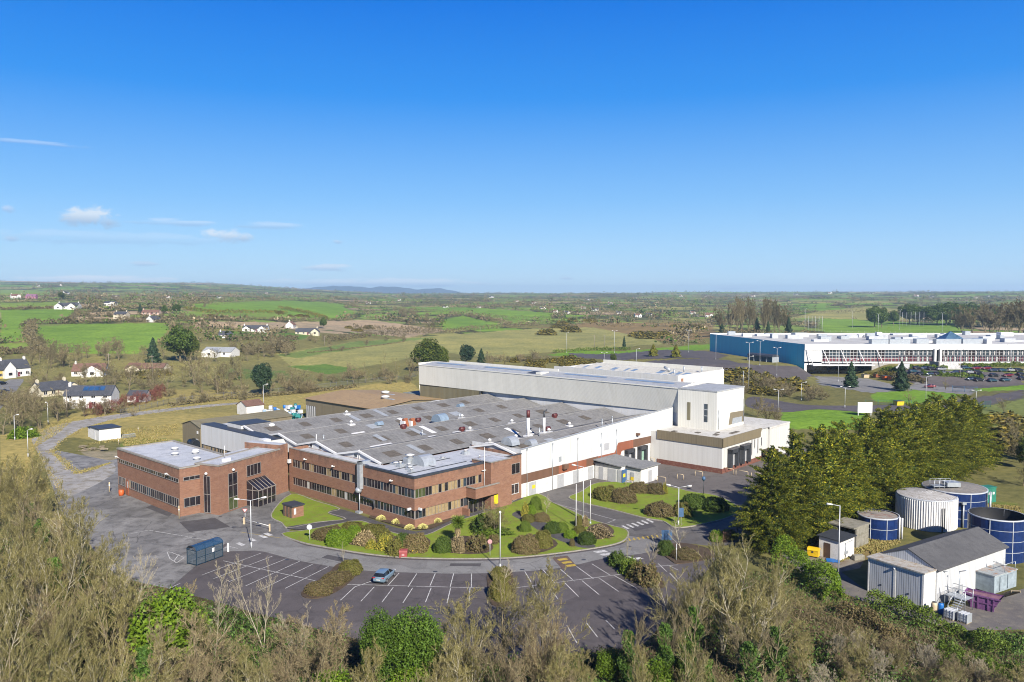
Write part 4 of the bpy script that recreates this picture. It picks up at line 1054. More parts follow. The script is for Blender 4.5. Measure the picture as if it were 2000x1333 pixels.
# white and yellow paint
mb = MB(); ln = lambda a, b, w=.11: mb.line(G(*a), G(*b), w, .026)
for a, b in (((510,1081),(394,1124)),((532,1087),(417,1131)),((559,1092),(447,1137)),((585,1097),(480,1145)),((612,1102),(505,1155)),((642,1107),(557,1150)),((436,1096),(616,1135)),
  ((779.5,1120),(757,1145)),((814,1121),(797,1147)),((850,1121),(839,1147)),((886,1121),(879,1148)),((921,1121),(920.6,1149)),((677,1142),(953,1149.5)),((768,1148),(746,1177)),((806,1149),(787,1178)),((842,1149),(831,1177)),((880,1149),(873,1179)),((918,1149),(916,1179)),((728,1135),(693,1147)),((693,1147),(665,1173)),((731,1147),(705,1175)),
  ((1025,1117),(1037,1137)),((1061,1114),(1084,1140)),((1094,1112),(1122,1136)),((1126,1107),(1159,1131)),((1156,1102),(1193,1125)),((1005,1149),(1223,1121)),((1069,1143),(1090,1171)),((1103,1139),(1130,1166)),((1137,1135),(1170,1162)),((1169,1129),(1208,1156)),((1200,1125),(1244,1150)),((1040,1146),(1052,1170)),
  ((1107,1222),(1127,1257)),((1183,1212),(1200,1229)),((1146,1218),(1167,1245)),((1068,1228),(1080,1258)),
  ((1080,983),(1202,1016)),((1202,1016),(1187,1022)),((1112,1000),(1090,985)),((1128,994),(1117,1000)),((1285,1101),(1302,1117)),((1279,1107),(1324,1104)),((1303,1104),(1324,1114)),((1308,1120),(1326,1139)),((255,1043),(290,1036)),((290,1036),(420,1058)),((330,1150),(352,1140)),
  ((326,1078),(336,1080)),((336,1080),(360,1090)),((360,1090),(345,1100)),((345,1100),(332,1092)),((332,1092),(326,1078)),((340,1096),(350,1083)),((425,1075),(448,1068)),((448,1068),(465,1072))):
    ln(a, b)
for k in range(6):
    a = np.array((1213., 1028)); d = np.array((9.6, -2.5)); w = np.array((4.2, -1.1)); l = np.array((17., 8.)) ; p = a+d*k
    q = [G(*p), G(*(p+w)), G(*(p+w+l*.75)), G(*(p+l*.75))]; mb.poly([(x, y, .027) for x, y in q][::-1])
for x, y in ((1158,1078),(1170,1083),(1188,1087),(1206,1090),(1228,1092)):
    q = [G(x, y), G(x+22, y-3), G(x+30, y), G(x+8, y+3)]; mb.poly([(a, b, .029) for a, b in q][::-1])
for x, y in ((514,1043),(504,1047),(482,1053),(460,1062)):
    q = [G(x, y), G(x+8, y-2), G(x+20, y+3), G(x+12, y+5)]; mb.poly([(a, b, .027) for a, b in q][::-1])
tag(mb.build('road_marking', PAINT), kind='structure')
mb = MB()
for x, y in ((1088,1093),(1096,1099),(1104,1105)):
    q = [G(x, y), G(x+18, y-2.5), G(x+22, y+1), G(x+4, y+3.5)]; mb.poly([(a, b, .05) for a, b in q][::-1])
for k in range(8):
    x = 1228+k*9; y = 1052-k*1.1; mb.line(G(x, y), G(x+3, y+5), .25, .03)
mb.line(G(470,1040), G(552,1052), .1, .027); mb.line(G(1232,1056), G(1262,1049), .1, .027)
tag(mb.build('road_marking', PAINTY), kind='structure')
for x, y in ((560,1094),(700,1110),(850,1117),(1020,1113),(1140,1094),(640,1068),(1230,1068),(430,1010),(380,1050),(1160,985)):
    a = G(x, y); mb = MB(); mb.box(a[0]-.3, a[1]-.22, .02, a[0]+.3, a[1]+.22, .034); tag(mb.build('drain_cover', DARKTRIM), kind='structure')
for pts in ([(640,1084),(700,1096),(690,1103),(628,1090)],[(880,1101),(940,1101),(938,1107),(878,1106)],[(350,1020),(420,1012),(450,1030),(370,1040)],[(300,985),(340,1000),(330,1010),(285,992)],[(1230,1030),(1270,1022),(1282,1029),(1240,1038)],[(820,1185),(900,1188),(905,1203),(815,1200)],[(1040,1190),(1100,1182),(1112,1192),(1050,1202)]):
    sheet('asphalt_patch', PT(pts), .0235, DARKPATH)
q = PT([(1078,1090),(1108,1086),(1126,1106),(1098,1112)]); sheet('speed_hump', q, .042, patchy('rust_tarmac', (.15, .10, .085), (.17, .12, .10), (.1, .08, .07)), skirt=.04)

# ------------------------------------------------------------------ cars
TYRE = plain('tyre_rubber', (.018, .018, .02), .8); RIM = plain('alloy_rim', (.45, .46, .48), .35, .6); LAMPW = plain('lamp_lens', (.7, .72, .74), .15); LAMPR = plain('tail_lens', (.45, .02, .02), .2)
CARGL = glass('car_glass', (.012, .014, .018), .05)
def paint(name, c):
    m = plain(name, c, .28, .25, .04); b = m.node_tree.nodes['Principled BSDF']; b.inputs['Coat Weight'].default_value = .6; b.inputs['Coat Roughness'].default_value = .08; return m
def car(label, loc, rz, pm, L=4.3, group=None, hi=1.48, name='parked_car'):
    """hatchback: lofted body along x (front +x)"""
    t = thing(name, label, 'car', loc, rz, group); k = L/4.3; h = hi/1.48
    st = [(-2.13,.44,.82,.70),(-2.05,.30,.98,.80),(-1.75,.22,1.02,.86),(-1.0,.2,.98,.90),(0,.2,.95,.905),(.75,.2,.93,.90),(1.1,.2,.92,.88),(1.7,.24,.82,.82),(2.03,.30,.70,.72),(2.14,.42,.58,.58)]
    mb = MB(); rings = []
    for x, zb, zt, w in st:
        rings.append([mb.p(x*k, s*w*f, zb+(zt-zb)*g*1.0 if g < 1 else zt*h) for s, f, g in ((-1,.86,0),(-1,1,.25),(-1,1,.7),(-1,.93,1),(1,.93,1),(1,1,.7),(1,1,.25),(1,.86,0))])
    for A, B in zip(rings[:-1], rings[1:]):
        for i in range(8): j = (i+1) % 8; mb.face((A[i], B[i], B[j], A[j])[::-1], 0, True)
    mb.face(rings[0], 0); mb.face(rings[-1][::-1], 0)
    rf = [(-1.72,1.40,.60),(-1.2,1.47,.64),(-.3,1.48,.65),(.25,1.42,.63)]
    rr = [[mb.p(x*k, s*w, z*h+dz) for s, dz in ((-1,-.04),(-.7,0),(.7,0),(1,-.04))] for x, z, w in rf]
    for A, B in zip(rr[:-1], rr[1:]):
        for i in range(3): mb.face((A[i], B[i], B[i+1], A[i+1]), 0, True)
    b = mb.build('body', pm, t)
    g = MB(); lo = [(-2.0,.97,.80),(-1.0,.97,.84),(0,.95,.84),(1.05,.92,.82)]; up = [(-1.70,1.38,.60),(-1.2,1.42,.635),(-.3,1.43,.645),(.22,1.39,.62)]
    for s in (-1, 1):
        for i in range(3):
            q = [(lo[i][0]*k, s*lo[i][2], lo[i][1]*h), (lo[i+1][0]*k, s*lo[i+1][2], lo[i+1][1]*h), (up[i+1][0]*k, s*up[i+1][2], up[i+1][1]*h), (up[i][0]*k, s*up[i][2], up[i][1]*h)]
            g.poly(q if s < 0 else q[::-1])
    for i in (0, 3): g.poly([(lo[i][0]*k, -lo[i][2], lo[i][1]*h), (lo[i][0]*k, lo[i][2], lo[i][1]*h), (up[i][0]*k, up[i][2], up[i][1]*h), (up[i][0]*k, -up[i][2], up[i][1]*h)][::-1 if i == 0 else 1])
    g.build('window', CARGL, t)
    pl = MB()
    for s in (-1, 1):
        for x0, x1 in ((-.32, .0),): pl.poly([(-.22*k, s*.852, .93*h), (-.1*k, s*.852, .93*h), (-.2*k, s*.66, 1.42*h), (-.3*k, s*.66, 1.42*h)])
    pl.build('door_pillar', pm, t)
    for x in (-1.32, 1.36):
        for s in (-1, 1):
            w = MB(); w.tube((x*k, s*.70, .32), (x*k, s*.915, .32), .32, n=14); wo = w.build('wheel', TYRE, t)
            w = MB(); w.tube((x*k, s*.915, .32), (x*k, s*.93, .32), .2, n=10); w.build('rim', RIM, wo)
    for s in (-1, 1):
        m_ = MB(); m_.box(1.9*k, s*.62-.14, .62, 2.09*k, s*.62+.14, .74); m_.build('headlight', LAMPW, t)
        m_ = MB(); m_.box(-2.12*k, s*.62-.18, .80, -2.02*k, s*.62+.18, .95); m_.build('tail_light', LAMPR, t)
    m_ = MB(); m_.box(-2.17*k, -.26, .58, -2.1*k, .26, .69); m_.build('number_plate', PAINT, t)
    return t
PBL = paint('pale_blue_paint', (.22, .33, .42))
car('pale blue hatchback parked alone in the car park beside the ring road', (*G(751,1132), .03), math.atan2(G(775,1113)[1]-G(735,1140)[1], G(775,1113)[0]-G(735,1140)[0])+.12, PBL)
CP = [paint('black_paint', (.02, .022, .028)), paint('navy_paint', (.03, .05, .10)), paint('silver_paint', (.38, .40, .42)), paint('dark_red_paint', (.20, .02, .035)), paint('teal_paint', (.03, .09, .13))]
cars = [(1800,733,0,'black'),(1816,733,1,'navy'),(1832,733,0,'black'),(1784,728,4,'teal'),(1880,730,0,'black'),(1896,730,2,'silver'),(1910,730,0,'black'),(1940,726,1,'navy'),(1976,726,2,'silver'),(1990,726,0,'black'),(1896,743,1,'navy'),(1912,745,0,'black'),(1792,722,0,'black'),(1806,722,1,'navy'),(1820,723,0,'black'),(1838,724,2,'silver'),(1886,721,4,'teal'),(1906,722,3,'dark red'),(1926,722,3,'dark red'),(1866,730,1,'navy'),(1958,726,4,'teal'),(1917,737,0,'black'),(1942,736,0,'black'),(1968,736,3,'dark red'),(1995,734,0,'black'),(1939,746,4,'teal'),(1964,745,4,'teal'),(1998,742,0,'black'),(1846,732,2,'silver')]
seen = {}
base = {}
lbl = {'black': 'black car parked among others below the far white and blue factory', 'navy': 'navy blue car parked below the far white and blue factory', 'silver': 'silver car parked below the far white and blue factory', 'teal': 'dark teal car parked below the far white and blue factory', 'dark red': 'dark red car parked below the far white and blue factory'}
for x, y, k, cn in cars:
    p = P(x, y); p = (p[0], p[1], p[2]+.05); rz = R(8)+(math.pi if k % 2 else 0)
    if k not in base: base[k] = car(lbl[cn], p, rz, CP[k], 4.4, 'cars parked below the far factory')
    else: copy_tree(base[k], None, p, rz)
for (x, y, k, l) in ((8,768,1,'dark blue car parked on the lane at the left edge, nearer of two'), (4,752,0,'black car parked on the lane at the left edge, farther of two'), (1816,758,3,'maroon car by the blue fence at the far factory entrance')):
    p = P(x, y); copy_tree(base[k], None, (p[0], p[1], p[2]+.08), R(70) if x < 100 else R(170), label=l, group='')
for o in [o for o in COL.objects if o.get('group') == '']: del o['group']
p = P(122,725)
van = thing('delivery_van', 'white delivery van on the ramp beside the far factory loading bay', 'van', (*P(1762,722)[:2], P(1762,722)[2]), R(150))
mb = MB(); mb.ext([(-2.9, .5), (2.3, .5), (2.6, 1.0), (1.9, 1.4), (1.3, 2.5), (-2.9, 2.55)], 'y', -1, 1); 
mb2 = MB(); mb2.ext([(-3.0, .45), (2.3, .45), (2.6, 1.0), (2.0, 1.35), (1.35, 2.45), (-3.0, 2.55)], 'y', -1., 1.); mb2.build('body', TRIM, van)
mb2 = MB(); mb2.poly([(2.03, -.9, 1.38), (2.03, .9, 1.38), (1.42, .85, 2.4), (1.42, -.85, 2.4)]); mb2.build('windscreen', CARGL, van)
for x in (-1.9, 1.5):
    for s in (-1, 1): w = MB(); w.tube((x, s*.8, .36), (x, s*1.02, .36), .36, n=12); w.build('wheel', TYRE, van)

# ------------------------------------------------------------------ lamp posts, poles, signs
POLE = plain('pale_painted_steel', (.58, .60, .62), .45, .1, .08)
LHEAD = plain('lamp_housing', (.74, .74, .72), .4)
def lamp(label, loc, h, heads=((1, 0),), arm=1.0, group=None, rz=0., rad=.09, rise=.25):
    t = thing('lamp_post', label, 'lamp post', loc, rz, group)
    mb = MB(); mb.tube((0, 0, 0), (0, 0, .9), rad*1.5, n=8); mb.tube((0, 0, .9), (0, 0, h), rad, rad*.7, n=8); mb.build('pole', POLE, t)
    for hx, hy in heads:
        mb = MB(); mb.tube((0, 0, h-.05), (hx*arm, hy*arm, h+rise), .045, n=5); a = mb.build('arm', POLE, t)
        mb = MB(); x, y = hx*arm, hy*arm
        d = Vector((hx, hy, .12)).normalized()
        mb.tube((x, y, h+rise), (x+d.x*.75, y+d.y*.75, h+rise+.09), .10, .16, 8); mb.build('lantern', LHEAD, t)
    return t
lamp('tall double armed white lamp post beside the smoking shelter', G(491,1071), 7.3, ((1, .25), (-1, -.25)), 1.5)
lamp('plain white lamp post on the planted island by the pale blue car', G(977,1114), 8.0, ((.0, -.3),), .3)
lamp('white lamp post with one short arm at the woodland edge, nearest the gravel track', G(55,893), 6.3, ((1, 0),), .5)
lamp('white lamp post with one short arm at the left, above the bright green bush', G(29,860), 6.4, ((1, 0),), .5)
lamp('white lamp post near the dark hedge and the lone white hut', G(94,827), 6.0, ((0, -.4),), .4)
lamp('slim double armed lamp post on the lawn between the hedges and the conifers', G(1325,1027), 6.4, ((.9, -.2), (-.9, .2)), 1.4)
lamp('grey lamp post with a single arm beside the small white pump hut', G(1637,1136), 10.2, ((-1, 0),), 1.0, rise=.15)
lamp('slim lamp post with an arm to the left in front of the warehouse side wall', G(1139,1018), 9.2, ((-1, .15),), 1.2, rise=.2)
for x, y, t, l in ((1125,1033,945,'leftmost of three bare white flagpoles on the lawn'), (1153,1025,938,'rightmost of three bare white flagpoles on the lawn'), (1138.5,1010,930,'middle of three bare white flagpoles on the lawn')):
    if 'middle' in l: continue
    loc = G(x, y); h = (y-t)*loc[1]/F*1.0
    f_ = thing('flagpole', l.replace('three', 'two'), 'flagpole', loc); mb = MB(); mb.tube((0, 0, 0), (0, 0, h), .08, .05, 8); mb.lathe([(.07, h), (.09, h+.08), (.02, h+.16)], 0, 0, 8); mb.build('pole', TRIM, f_); mb = MB(); mb.tube((0, 0, 0), (0, 0, .5), .16, n=8); mb.build('base', METAL, f_)
far_lamps = [(1462,768,668),(1463,730,668),(1517,735,680),(1106,690,650),(1200,690,642),(1345,689,646),(1398,703,655),(1448,694,668),(1180,710,690),(1243,718,682),(1520,803,762),(1650,797,757),(1565,783,748),(1668,757,704),(1664,720,690),(1843,735,675),(1875,738,684),(1974,722,675),(1808,785,736),(1906,790,764),(1780,694,680),(1637,746,684),(1484,715,667)]
for i, (x, y, t) in enumerate(far_lamps):
    p = P(x, y); h = min(14, (y-t)*p[1]/F); tw = i % 3
    lamp('tall lamp post in the far factory grounds', p, h, ((1, 0), (-1, 0)) if tw else ((1, 0),), 1.0, 'lamp posts around the far factory')
lamp('lone lamp post on the grass bank behind the blue and white containers', P(515,807), 9.0, ((1, 0),), .8)
def utility(x, y, t, l='wooden utility pole standing among the far hedges'):
    p = P(x, y); h = min(11, (y-t)*p[1]/F)
    o = thing('utility_pole', l, 'utility pole', p, 0, 'utility poles in the fields'); mb = MB(); mb.tube((0, 0, 0), (0, 0, h), .16, .11, 6); mb.build('pole', plain('weathered_wood', (.28, .24, .19), .9) if 'weathered_wood' not in MATS else MATS['weathered_wood'], o)
    mb = MB(); mb.box(-.9, -.06, h-.6, .9, .06, h-.45); mb.build('cross_arm', MATS['weathered_wood'], o)
for q in ((131,815,760),(213,732,690),(634,677,657),(821,660,643),(980,640,620),(939,652,640),(1161,680,655),(1303,610,585),(298,742,690),(1181,682,655)): utility(*q)
def post_sign(name, label, x, y, h, plate, col, r=.32, cat='sign'):
    o = thing(name, label, cat, G(x, y)); mb = MB(); mb.tube((0, 0, 0), (0, 0, h), .045, n=6); mb.build('post', POLE, o)
    mb = MB()
    if plate == 'disc': mb.tube((0, -.06, h-.1), (0, -.09, h-.1), r, n=18)
    elif plate == 'tri': mb.poly([(-r, -.07, h+.2), (0, -.07, h-.4), (r, -.07, h+.2)]); mb.poly([(-r, -.05, h+.2), (r, -.05, h+.2), (0, -.05, h-.4)])
    else: mb.box(-r, -.1, h-1.5, r, -.05, h)
    mb.build('plate', col, o); 
    return o
SGREY = plain('sign_grey', (.55, .58, .62), .4); SRED = plain('sign_red', (.55, .12, .12), .5); SBLUE = plain('sign_blue', (.06, .13, .25), .5); SPINK = plain('sign_faded_red', (.52, .30, .30), .6)
s1 = post_sign('round_sign', 'round pale sign on a post beside the purple hedge at the lawn edge', 605, 1057, 2.3, 'disc', SGREY, .42)
s2 = post_sign('yield_sign', 'white and red triangular yield sign by the brick entrance block', 479, 1022, 2.2, 'tri', TRIM, .42)
mb = MB()
for a, b in (((-.42,.2),(.42,.2)), ((.42,.2),(0,-.4)), ((0,-.4),(-.42,.2))): mb.tube((a[0], -.09, 2.2+a[1]), (b[0], -.09, 2.2+b[1]), .055, n=4)
mb.build('red_border', SRED, s2)
post_sign('round_sign', 'faded red round sign on a post near the curved kerb', 957, 1087, 2.3, 'disc', SPINK, .34)
post_sign('direction_sign', 'dark blue direction board on a post under the bare tree at the junction', 1302, 1066, 2.4, 'box', SBLUE, .8)
post_sign('direction_sign', 'blue direction board beside the double armed lamp post on the right lawn', 1330, 1026, 2.9, 'box', SBLUE, .4)
post_sign('sign', 'small white sign on a short post in the left yard', 446, 1078, 1.3, 'box', TRIM, .14)
o = thing('lantern_post', 'short dark lantern post at the edge of the dock yard', 'lamp post', G(1374,966)); mb = MB(); mb.tube((0, 0, 0), (0, 0, 2.6), .06, n=6); mb.build('post', DARKTRIM, o); mb = MB(); mb.lathe([(.12, 2.6), (.34, 2.9), (.36, 3.2), (.1, 3.5)], 0, 0, 10); mb.build('lantern', SBLUE, o)
o = thing('notice_board', 'plain white board on two legs on the far roundabout lawn', 'sign', P(1689,812)); mb = MB(); mb.box(-2.3, -.1, .9, 2.3, .1, 4.2); mb.build('board', TRIM, o)
for s in (-1, 1): mb = MB(); mb.box(s*2-.12, .1, 0, s*2+.12, .25, 4.0); mb.build('leg', POLE, o)
# barriers, bollards, bins
HOOPM = plain('cream_orange_rail', (.62, .50, .33), .5)
def hoop(label, x, y, w, h, rz, group='rail barriers by the loading docks'):
    o = thing('rail_barrier', label, 'barrier', G(x, y), rz, group); mb = MB(); mb.path([(-w/2, 0, 0), (-w/2, 0, h-.15), (-w/2+.15, 0, h), (w/2-.15, 0, h), (w/2, 0, h-.15), (w/2, 0, 0)], .06, 6)
    mb.build('rail', HOOPM, o); return o
for x, y, w, h, l in ((1329,937,1.5,1.1,'orange rail barrier in the dock yard, nearest the white hut'), (1365,931,1.6,1.1,'orange rail barrier in the middle of the dock yard'), (1422,926,2.6,1.2,'cream rail barrier in front of the dock doors, left one'), (1449,931,2.7,1.2,'cream rail barrier in front of the dock doors, right one'), (1478,935,2.4,1.2,'cream rail barrier next to the conifers'), (1292,942,2.0,1.1,'cream rail beside the end of the white utility hut'), (1258,902,1.6,1.1,'orange rail below the black dock doors, left one'), (1272,904,1.8,1.1,'orange rail below the black dock doors, right one'), (1229,949,1.6,1.0,'yellow rail behind the clipped mound')):
    hoop(l, x, y, w, h, AV-math.pi/2+(.2 if 'middle' in l else 0))
o = thing('barrier_gate', 'pole barrier across the entrance drive between two cream posts', 'barrier', G(477,1024)); a = np.array(G(527,1038))-np.array(G(477,1024))
mb = MB(); mb.box(-.15, -.15, 0, .15, .15, 1.1); mb.build('post', HOOPM, o); mb = MB(); mb.box(a[0]-.12, a[1]-.12, 0, a[0]+.12, a[1]+.12, 1.2); mb.build('post', HOOPM, o); mb = MB(); mb.tube((0, 0, .85), (a[0], a[1], .85), .05, n=6); mb.build('boom', TRIM, o)
def bollard(label, x, y, h, m, r=.1):
    o = thing('bollard', label, 'bollard', G(x, y)); mb = MB(); mb.lathe([(r, 0), (r, h-.1), (r*.6, h)], 0, 0, 10); mb.build('post', m, o)
    mb = MB(); mb.lathe([(r*1.05, h*.6), (r*1.05, h*.75)], 0, 0, 10); mb.build('band', TRIM, o)
bollard('cream corner post at the front corner of the low brick block', 350, 1013, 2.2, HOOPM); bollard('cream post beside the left end of the low brick block', 214, 961, 1.9, HOOPM, .13)
bollard('yellow post near the lone white hut', 232, 869, 1.5, HOOPM, .08); bollard('yellow post on the grass right of the lone white hut', 270, 845, 1.6, HOOPM, .08)
bollard('grey post at the right planted island', 1321, 1096, 2.5, POLE, .06)
o = thing('litter_bin', 'orange barrel bin by the door of the low brick block', 'bin', G(237,968)); mb = MB(); mb.lathe([(.45, 0), (.5, .5), (.45, 1.1), (.3, 1.15)], 0, 0, 14); mb.build('body', ORANGE, o); mb = MB(); mb.lathe([(.46, 1.1), (.46, 1.2)], 0, 0, 14); mb.build('lid', RUSTY, o)
o = thing('grit_bin', 'faded red grit bin on the lawn edge in front of the dark clipped dome', 'bin', G(788,1088)); mb = MB(); mb.ext([(-.45, 0), (.45, 0), (.5, .8), (-.5, .8)], 'x', -.55, .55); mb.build('body', plain('faded_red_plastic', (.36, .08, .08), .6), o); mb = MB(); mb.ext([(-.55, .8), (.55, .8), (.35, 1.1), (-.45, 1.05)], 'x', -.6, .6); mb.build('lid', MATS['faded_red_plastic'], o); mb = MB(); mb.box(-.2, -.56, .3, .2, -.5, .6); mb.build('sign_plate', SPINK, o)
for x, l in ((807, 'left of two small yellow hydrant markers beside the red bin'), (814, 'right of two small yellow hydrant markers beside the red bin')):
    o = thing('hydrant_marker', l, 'marker', G(x, 1082)); mb = MB(); mb.box(-.12, -.1, 0, .12, .1, .55); mb.build('post', YELLOW, o); mb = MB(); mb.box(-.07, -.12, .25, .07, -.1, .45); mb.build('plate', DARKTRIM, o)
# brick bin store on the lawn, smoking shelter
o = thing('bin_store', 'small brick bin store with weathered doors on the lawn by the entrance', 'shed', G(569,1010), AV)
mb = MB(); mb.box(-.6, -1.3, 0, 1.6, 1.6, 2.0); mb.build('wall', BRICK, o); mb = MB(); mb.box(-.75, -1.45, 2.0, 1.75, 1.75, 2.25); mb.build('roof', DARKTRIM, o)
mb = MB(); mb.box(-.68, -1.1, .1, -.6, 1.5, 1.9, 0); [mb.box(-.72, -1.0+k*.5, .1, -.68, -.7+k*.5, 1.9, k % 2) for k in range(5)]; mb.build('door', [plain('old_boards', (.12, .09, .07), .9, 0, .4), MATS['red_brick']], o)
mb = MB(); mb.box(-.3, -1.36, .7, .1, -1.3, 1.7); mb.build('notice', TRIM, o)
sx, sy = G(384,1106); dv = np.array(G(420,1094))-np.array(G(384,1107)); sa = math.atan2(dv[1], dv[0])
sh = thing('smoking_shelter', 'glazed smoking shelter with a curved dark blue roof at the left of the car park', 'shelter', (sx, sy), sa)
SL, SD, SH = 4.6, 1.9, 2.1
mg, nt, b = nodes('shelter_glass'); b.inputs['Base Color'].default_value = (.10, .13, .16, 1); b.inputs['Alpha'].default_value = .38; b.inputs['Roughness'].default_value = .1
BLUEF = plain('dark_blue_frame', (.02, .045, .075), .4)
mb = MB()
for x in (0, SL/3, 2*SL/3, SL):
    for y in (0, SD): mb.box(x-.05, y-.05, 0, x+.05, y+.05, SH)
for y in (0, SD):
    for z in (.15, 1.1, SH): mb.box(0, y-.04, z-.04, SL, y+.04, z+.04)
for x in (0, SL):
    for z in (.15, SH): mb.box(x-.04, 0, z-.04, x+.04, SD, z+.04)
for x in (0, SL/3, 2*SL/3, SL):
    q = [(x, SD/2-SD/2*1.05*math.cos(t), SH+.62*math.sin(t)) for t in np.linspace(0, math.pi, 8)]; mb.path(q, .05, 5)
mb.build('frame', BLUEF, sh)
mb = MB(); q = [(SD/2-SD/2*1.08*math.cos(t), SH+.64*math.sin(t)) for t in np.linspace(0, math.pi, 12)]
for (y0, z0), (y1, z1) in zip(q[:-1], q[1:]): mb.poly([(-.1, y0, z0), (SL+.1, y0, z0), (SL+.1, y1, z1), (-.1, y1, z1)])
rm, nt, b = nodes('tinted_roof'); b.inputs['Base Color'].default_value = (.02, .055, .11, 1); b.inputs['Roughness'].default_value = .15; b.inputs['Alpha'].default_value = .85
mb.build('roof', rm, sh)
mb = MB()
for i in range(3): mb.box(i*SL/3+.06, SD-.01, .2, (i+1)*SL/3-.06, SD+.01, SH-.1)
for x in (0, SL): mb.box(x-.01, .08, .2, x+.01, SD-.08, SH-.05)
for i in range(3): mb.box(i*SL/3+.06, -.01, .2, (i+1)*SL/3-.06, .01, SH-.1)
mb.build('glazing', mg, sh)
mb = MB(); mb.box(.3, SD-.5, .4, SL-.3, SD-.15, .46); [mb.box(x, SD-.4, 0, x+.06, SD-.2, .4) for x in (.5, 2.2, 4.0)]; mb.build('bench', METAL, sh)
mb = MB(); mb.box(2.7, -.03, 1.2, 3.2, -.015, 1.8); mb.build('notice', TRIM, sh)
o = thing('litter_bin', 'dark litter bin beside the smoking shelter', 'bin', G(425,1083)); mb = MB(); mb.box(-.4, -.4, 0, .4, .4, 1.0); mb.build('body', DARKTRIM, o); mb = MB(); mb.box(-.45, -.45, 1.0, .45, .45, 1.1); mb.build('lid', METAL, o)

# ------------------------------------------------------------------ containers by the brown shed
CONT = [plain('blue_plastic', (.02, .16, .50), .4), plain('white_plastic', (.72, .74, .76), .45), plain('teal_plastic', (.02, .22, .22), .5), plain('pale_blue_plastic', (.35, .5, .68), .4)]
CN = ['blue', 'white', 'teal', 'pale blue']; protoc = {}
for k in range(88):
    x = rng.uniform(515, 590); y = rng.uniform(806, 829); c = [0, 1, 1, 0, 3, 1][k % 6] if x < 565 else [2, 1, 2, 3, 0, 2][k % 6]
    p = G(x, y); kind = 'drum' if k % 3 == 0 else 'crate'
    lb = f'{CN[c]} plastic {"drum" if kind == "drum" else "container"} in the stacked heap by the brown shed'
    z = float(rng.choice([0, 0, 1.05, 2.1], p=[.4, .1, .3, .2]))
    if (c, kind) not in protoc:
        o = thing('plastic_drum' if kind == 'drum' else 'plastic_container', lb, 'drum' if kind == 'drum' else 'container', (*p, z), 0, 'plastic containers by the brown shed')
        mb = MB()
        if kind == 'drum': mb.lathe([(.4, 0), (.48, .1), (.5, .5), (.48, 1.0), (.4, 1.05)], 0, 0, 12)
        else: mb.box(-.6, -.5, .1, .6, .5, 1.05); [mb.box(a-.1, -.5, 0, a+.1, .5, .1) for a in (-.5, 0, .5)]
        mb.build('body', CONT[c], o)
        mb = MB(); mb.box(-.2, -.2, 1.04, .2, .2, 1.12); mb.build('lid', DARKTRIM if kind == 'drum' else METAL, o); protoc[(c, kind)] = o
    else: copy_tree(protoc[(c, kind)], None, (*p, z), rng.uniform(0, 3), label=lb)
# broken pallets and boards by the track
BOARDM = plain('old_timber', (.33, .27, .18), .9, 0, .3)
for k in range(9):
    x = rng.uniform(157, 208); y = rng.uniform(872, 882); o = thing('timber_pallet', 'weathered timber pallet lying in the heap beside the gravel track', 'pallet', (*G(x, y), .05+.2*(k % 3)), rng.uniform(0, 3), 'broken pallets by the track')
    o.rotation_euler[0] = rng.uniform(-.25, .25)
    mb = MB(); [mb.box(-.9, -.6+i*.25, .1, .9, -.45+i*.25, .14) for i in range(5)]; mb.build('board', BOARDM, o); mb = MB(); [mb.box(a-.06, -.6, 0, a+.06, .55, .1) for a in (-.8, 0, .8)]; mb.build('bearer', BOARDM, o)
lh = np.array(G(194,862)); a_ = np.array(G(151,855))-lh; b_ = np.array(G(234,857))-lh; la = math.atan2(b_[1], b_[0]); LB = np.linalg.norm(b_)*1.05; LA = 9.0
whf = thing('utility_hut', 'lone white flat roofed hut in the rough grass on the left', 'building', tuple(lh), la)
mb = MB(); mb.box(0, 0, 0, LB, LA*.72, 3.0); mb.box(.3, LA*.72, 0, LB-1.5, LA, 2.6); mb.build('wall', PLASTER, whf); mb = MB(); mb.box(-.25, -.25, 3.0, LB+.25, LA*.72+.2, 3.2); mb.box(.1, LA*.72+.2, 2.6, LB-1.3, LA+.2, 2.75); mb.build('roof', DARKTRIM, whf)
mb = MB(); mb.box(-.05, LA*.3, 0, -.005, LA*.3+1, 2.1); mb.build('door', TRIM, whf)
fo = thing('panel_stack', 'stack of grey site fence panels leaning beside the lone white hut', 'fence panel', G(240,858), la)
mb = MB(); [mb.box(0, i*.35, .0, 3.2, i*.35+.04, .06) or mb.box(0, i*.35, 1.0, 3.2, i*.35+.04, 1.05) for i in range(3)]; [mb.box(i*.4, j*.35, 0, i*.4+.04, j*.35+.04, 1.05) for i in range(9) for j in range(3)]; mb.build('mesh', METAL, fo)

# ------------------------------------------------------------------ sewage works on the right
def R2(px, py): return G(px, py)
RIBW = cladding('ribbed_white_steel', (.60, .62, .64), (.68, .69, .70), .30, .45, .45, (.5, .45, .38), .2)
ps = np.array(G(1694,1155)); pf = np.array(G(1800.5,1191)); pr = np.array(G(1826,1183)); pbk = np.array((64.6, 102.6))
dx = (pf-ps)/np.linalg.norm(pf-ps); wid = np.linalg.norm(pf-ps); dyv = np.array((-dx[1], dx[0])); wa = math.atan2(dx[1], dx[0])
depth = 16.8; fr = 2.6
shed = thing('workshop_shed', 'white ribbed workshop with two big sheeted doors and a dark pitched roof', 'building', tuple(ps), wa)
mb = MB(); mb.box(0, fr, 0, wid+.3, fr+depth, 4.4); mb.ext([(0, 4.4), (wid+.3, 4.4), ((wid+.3)/2, 6.0)], 'y', fr+.001, fr+depth-.001); mb.build('wall', RIBW, shed)
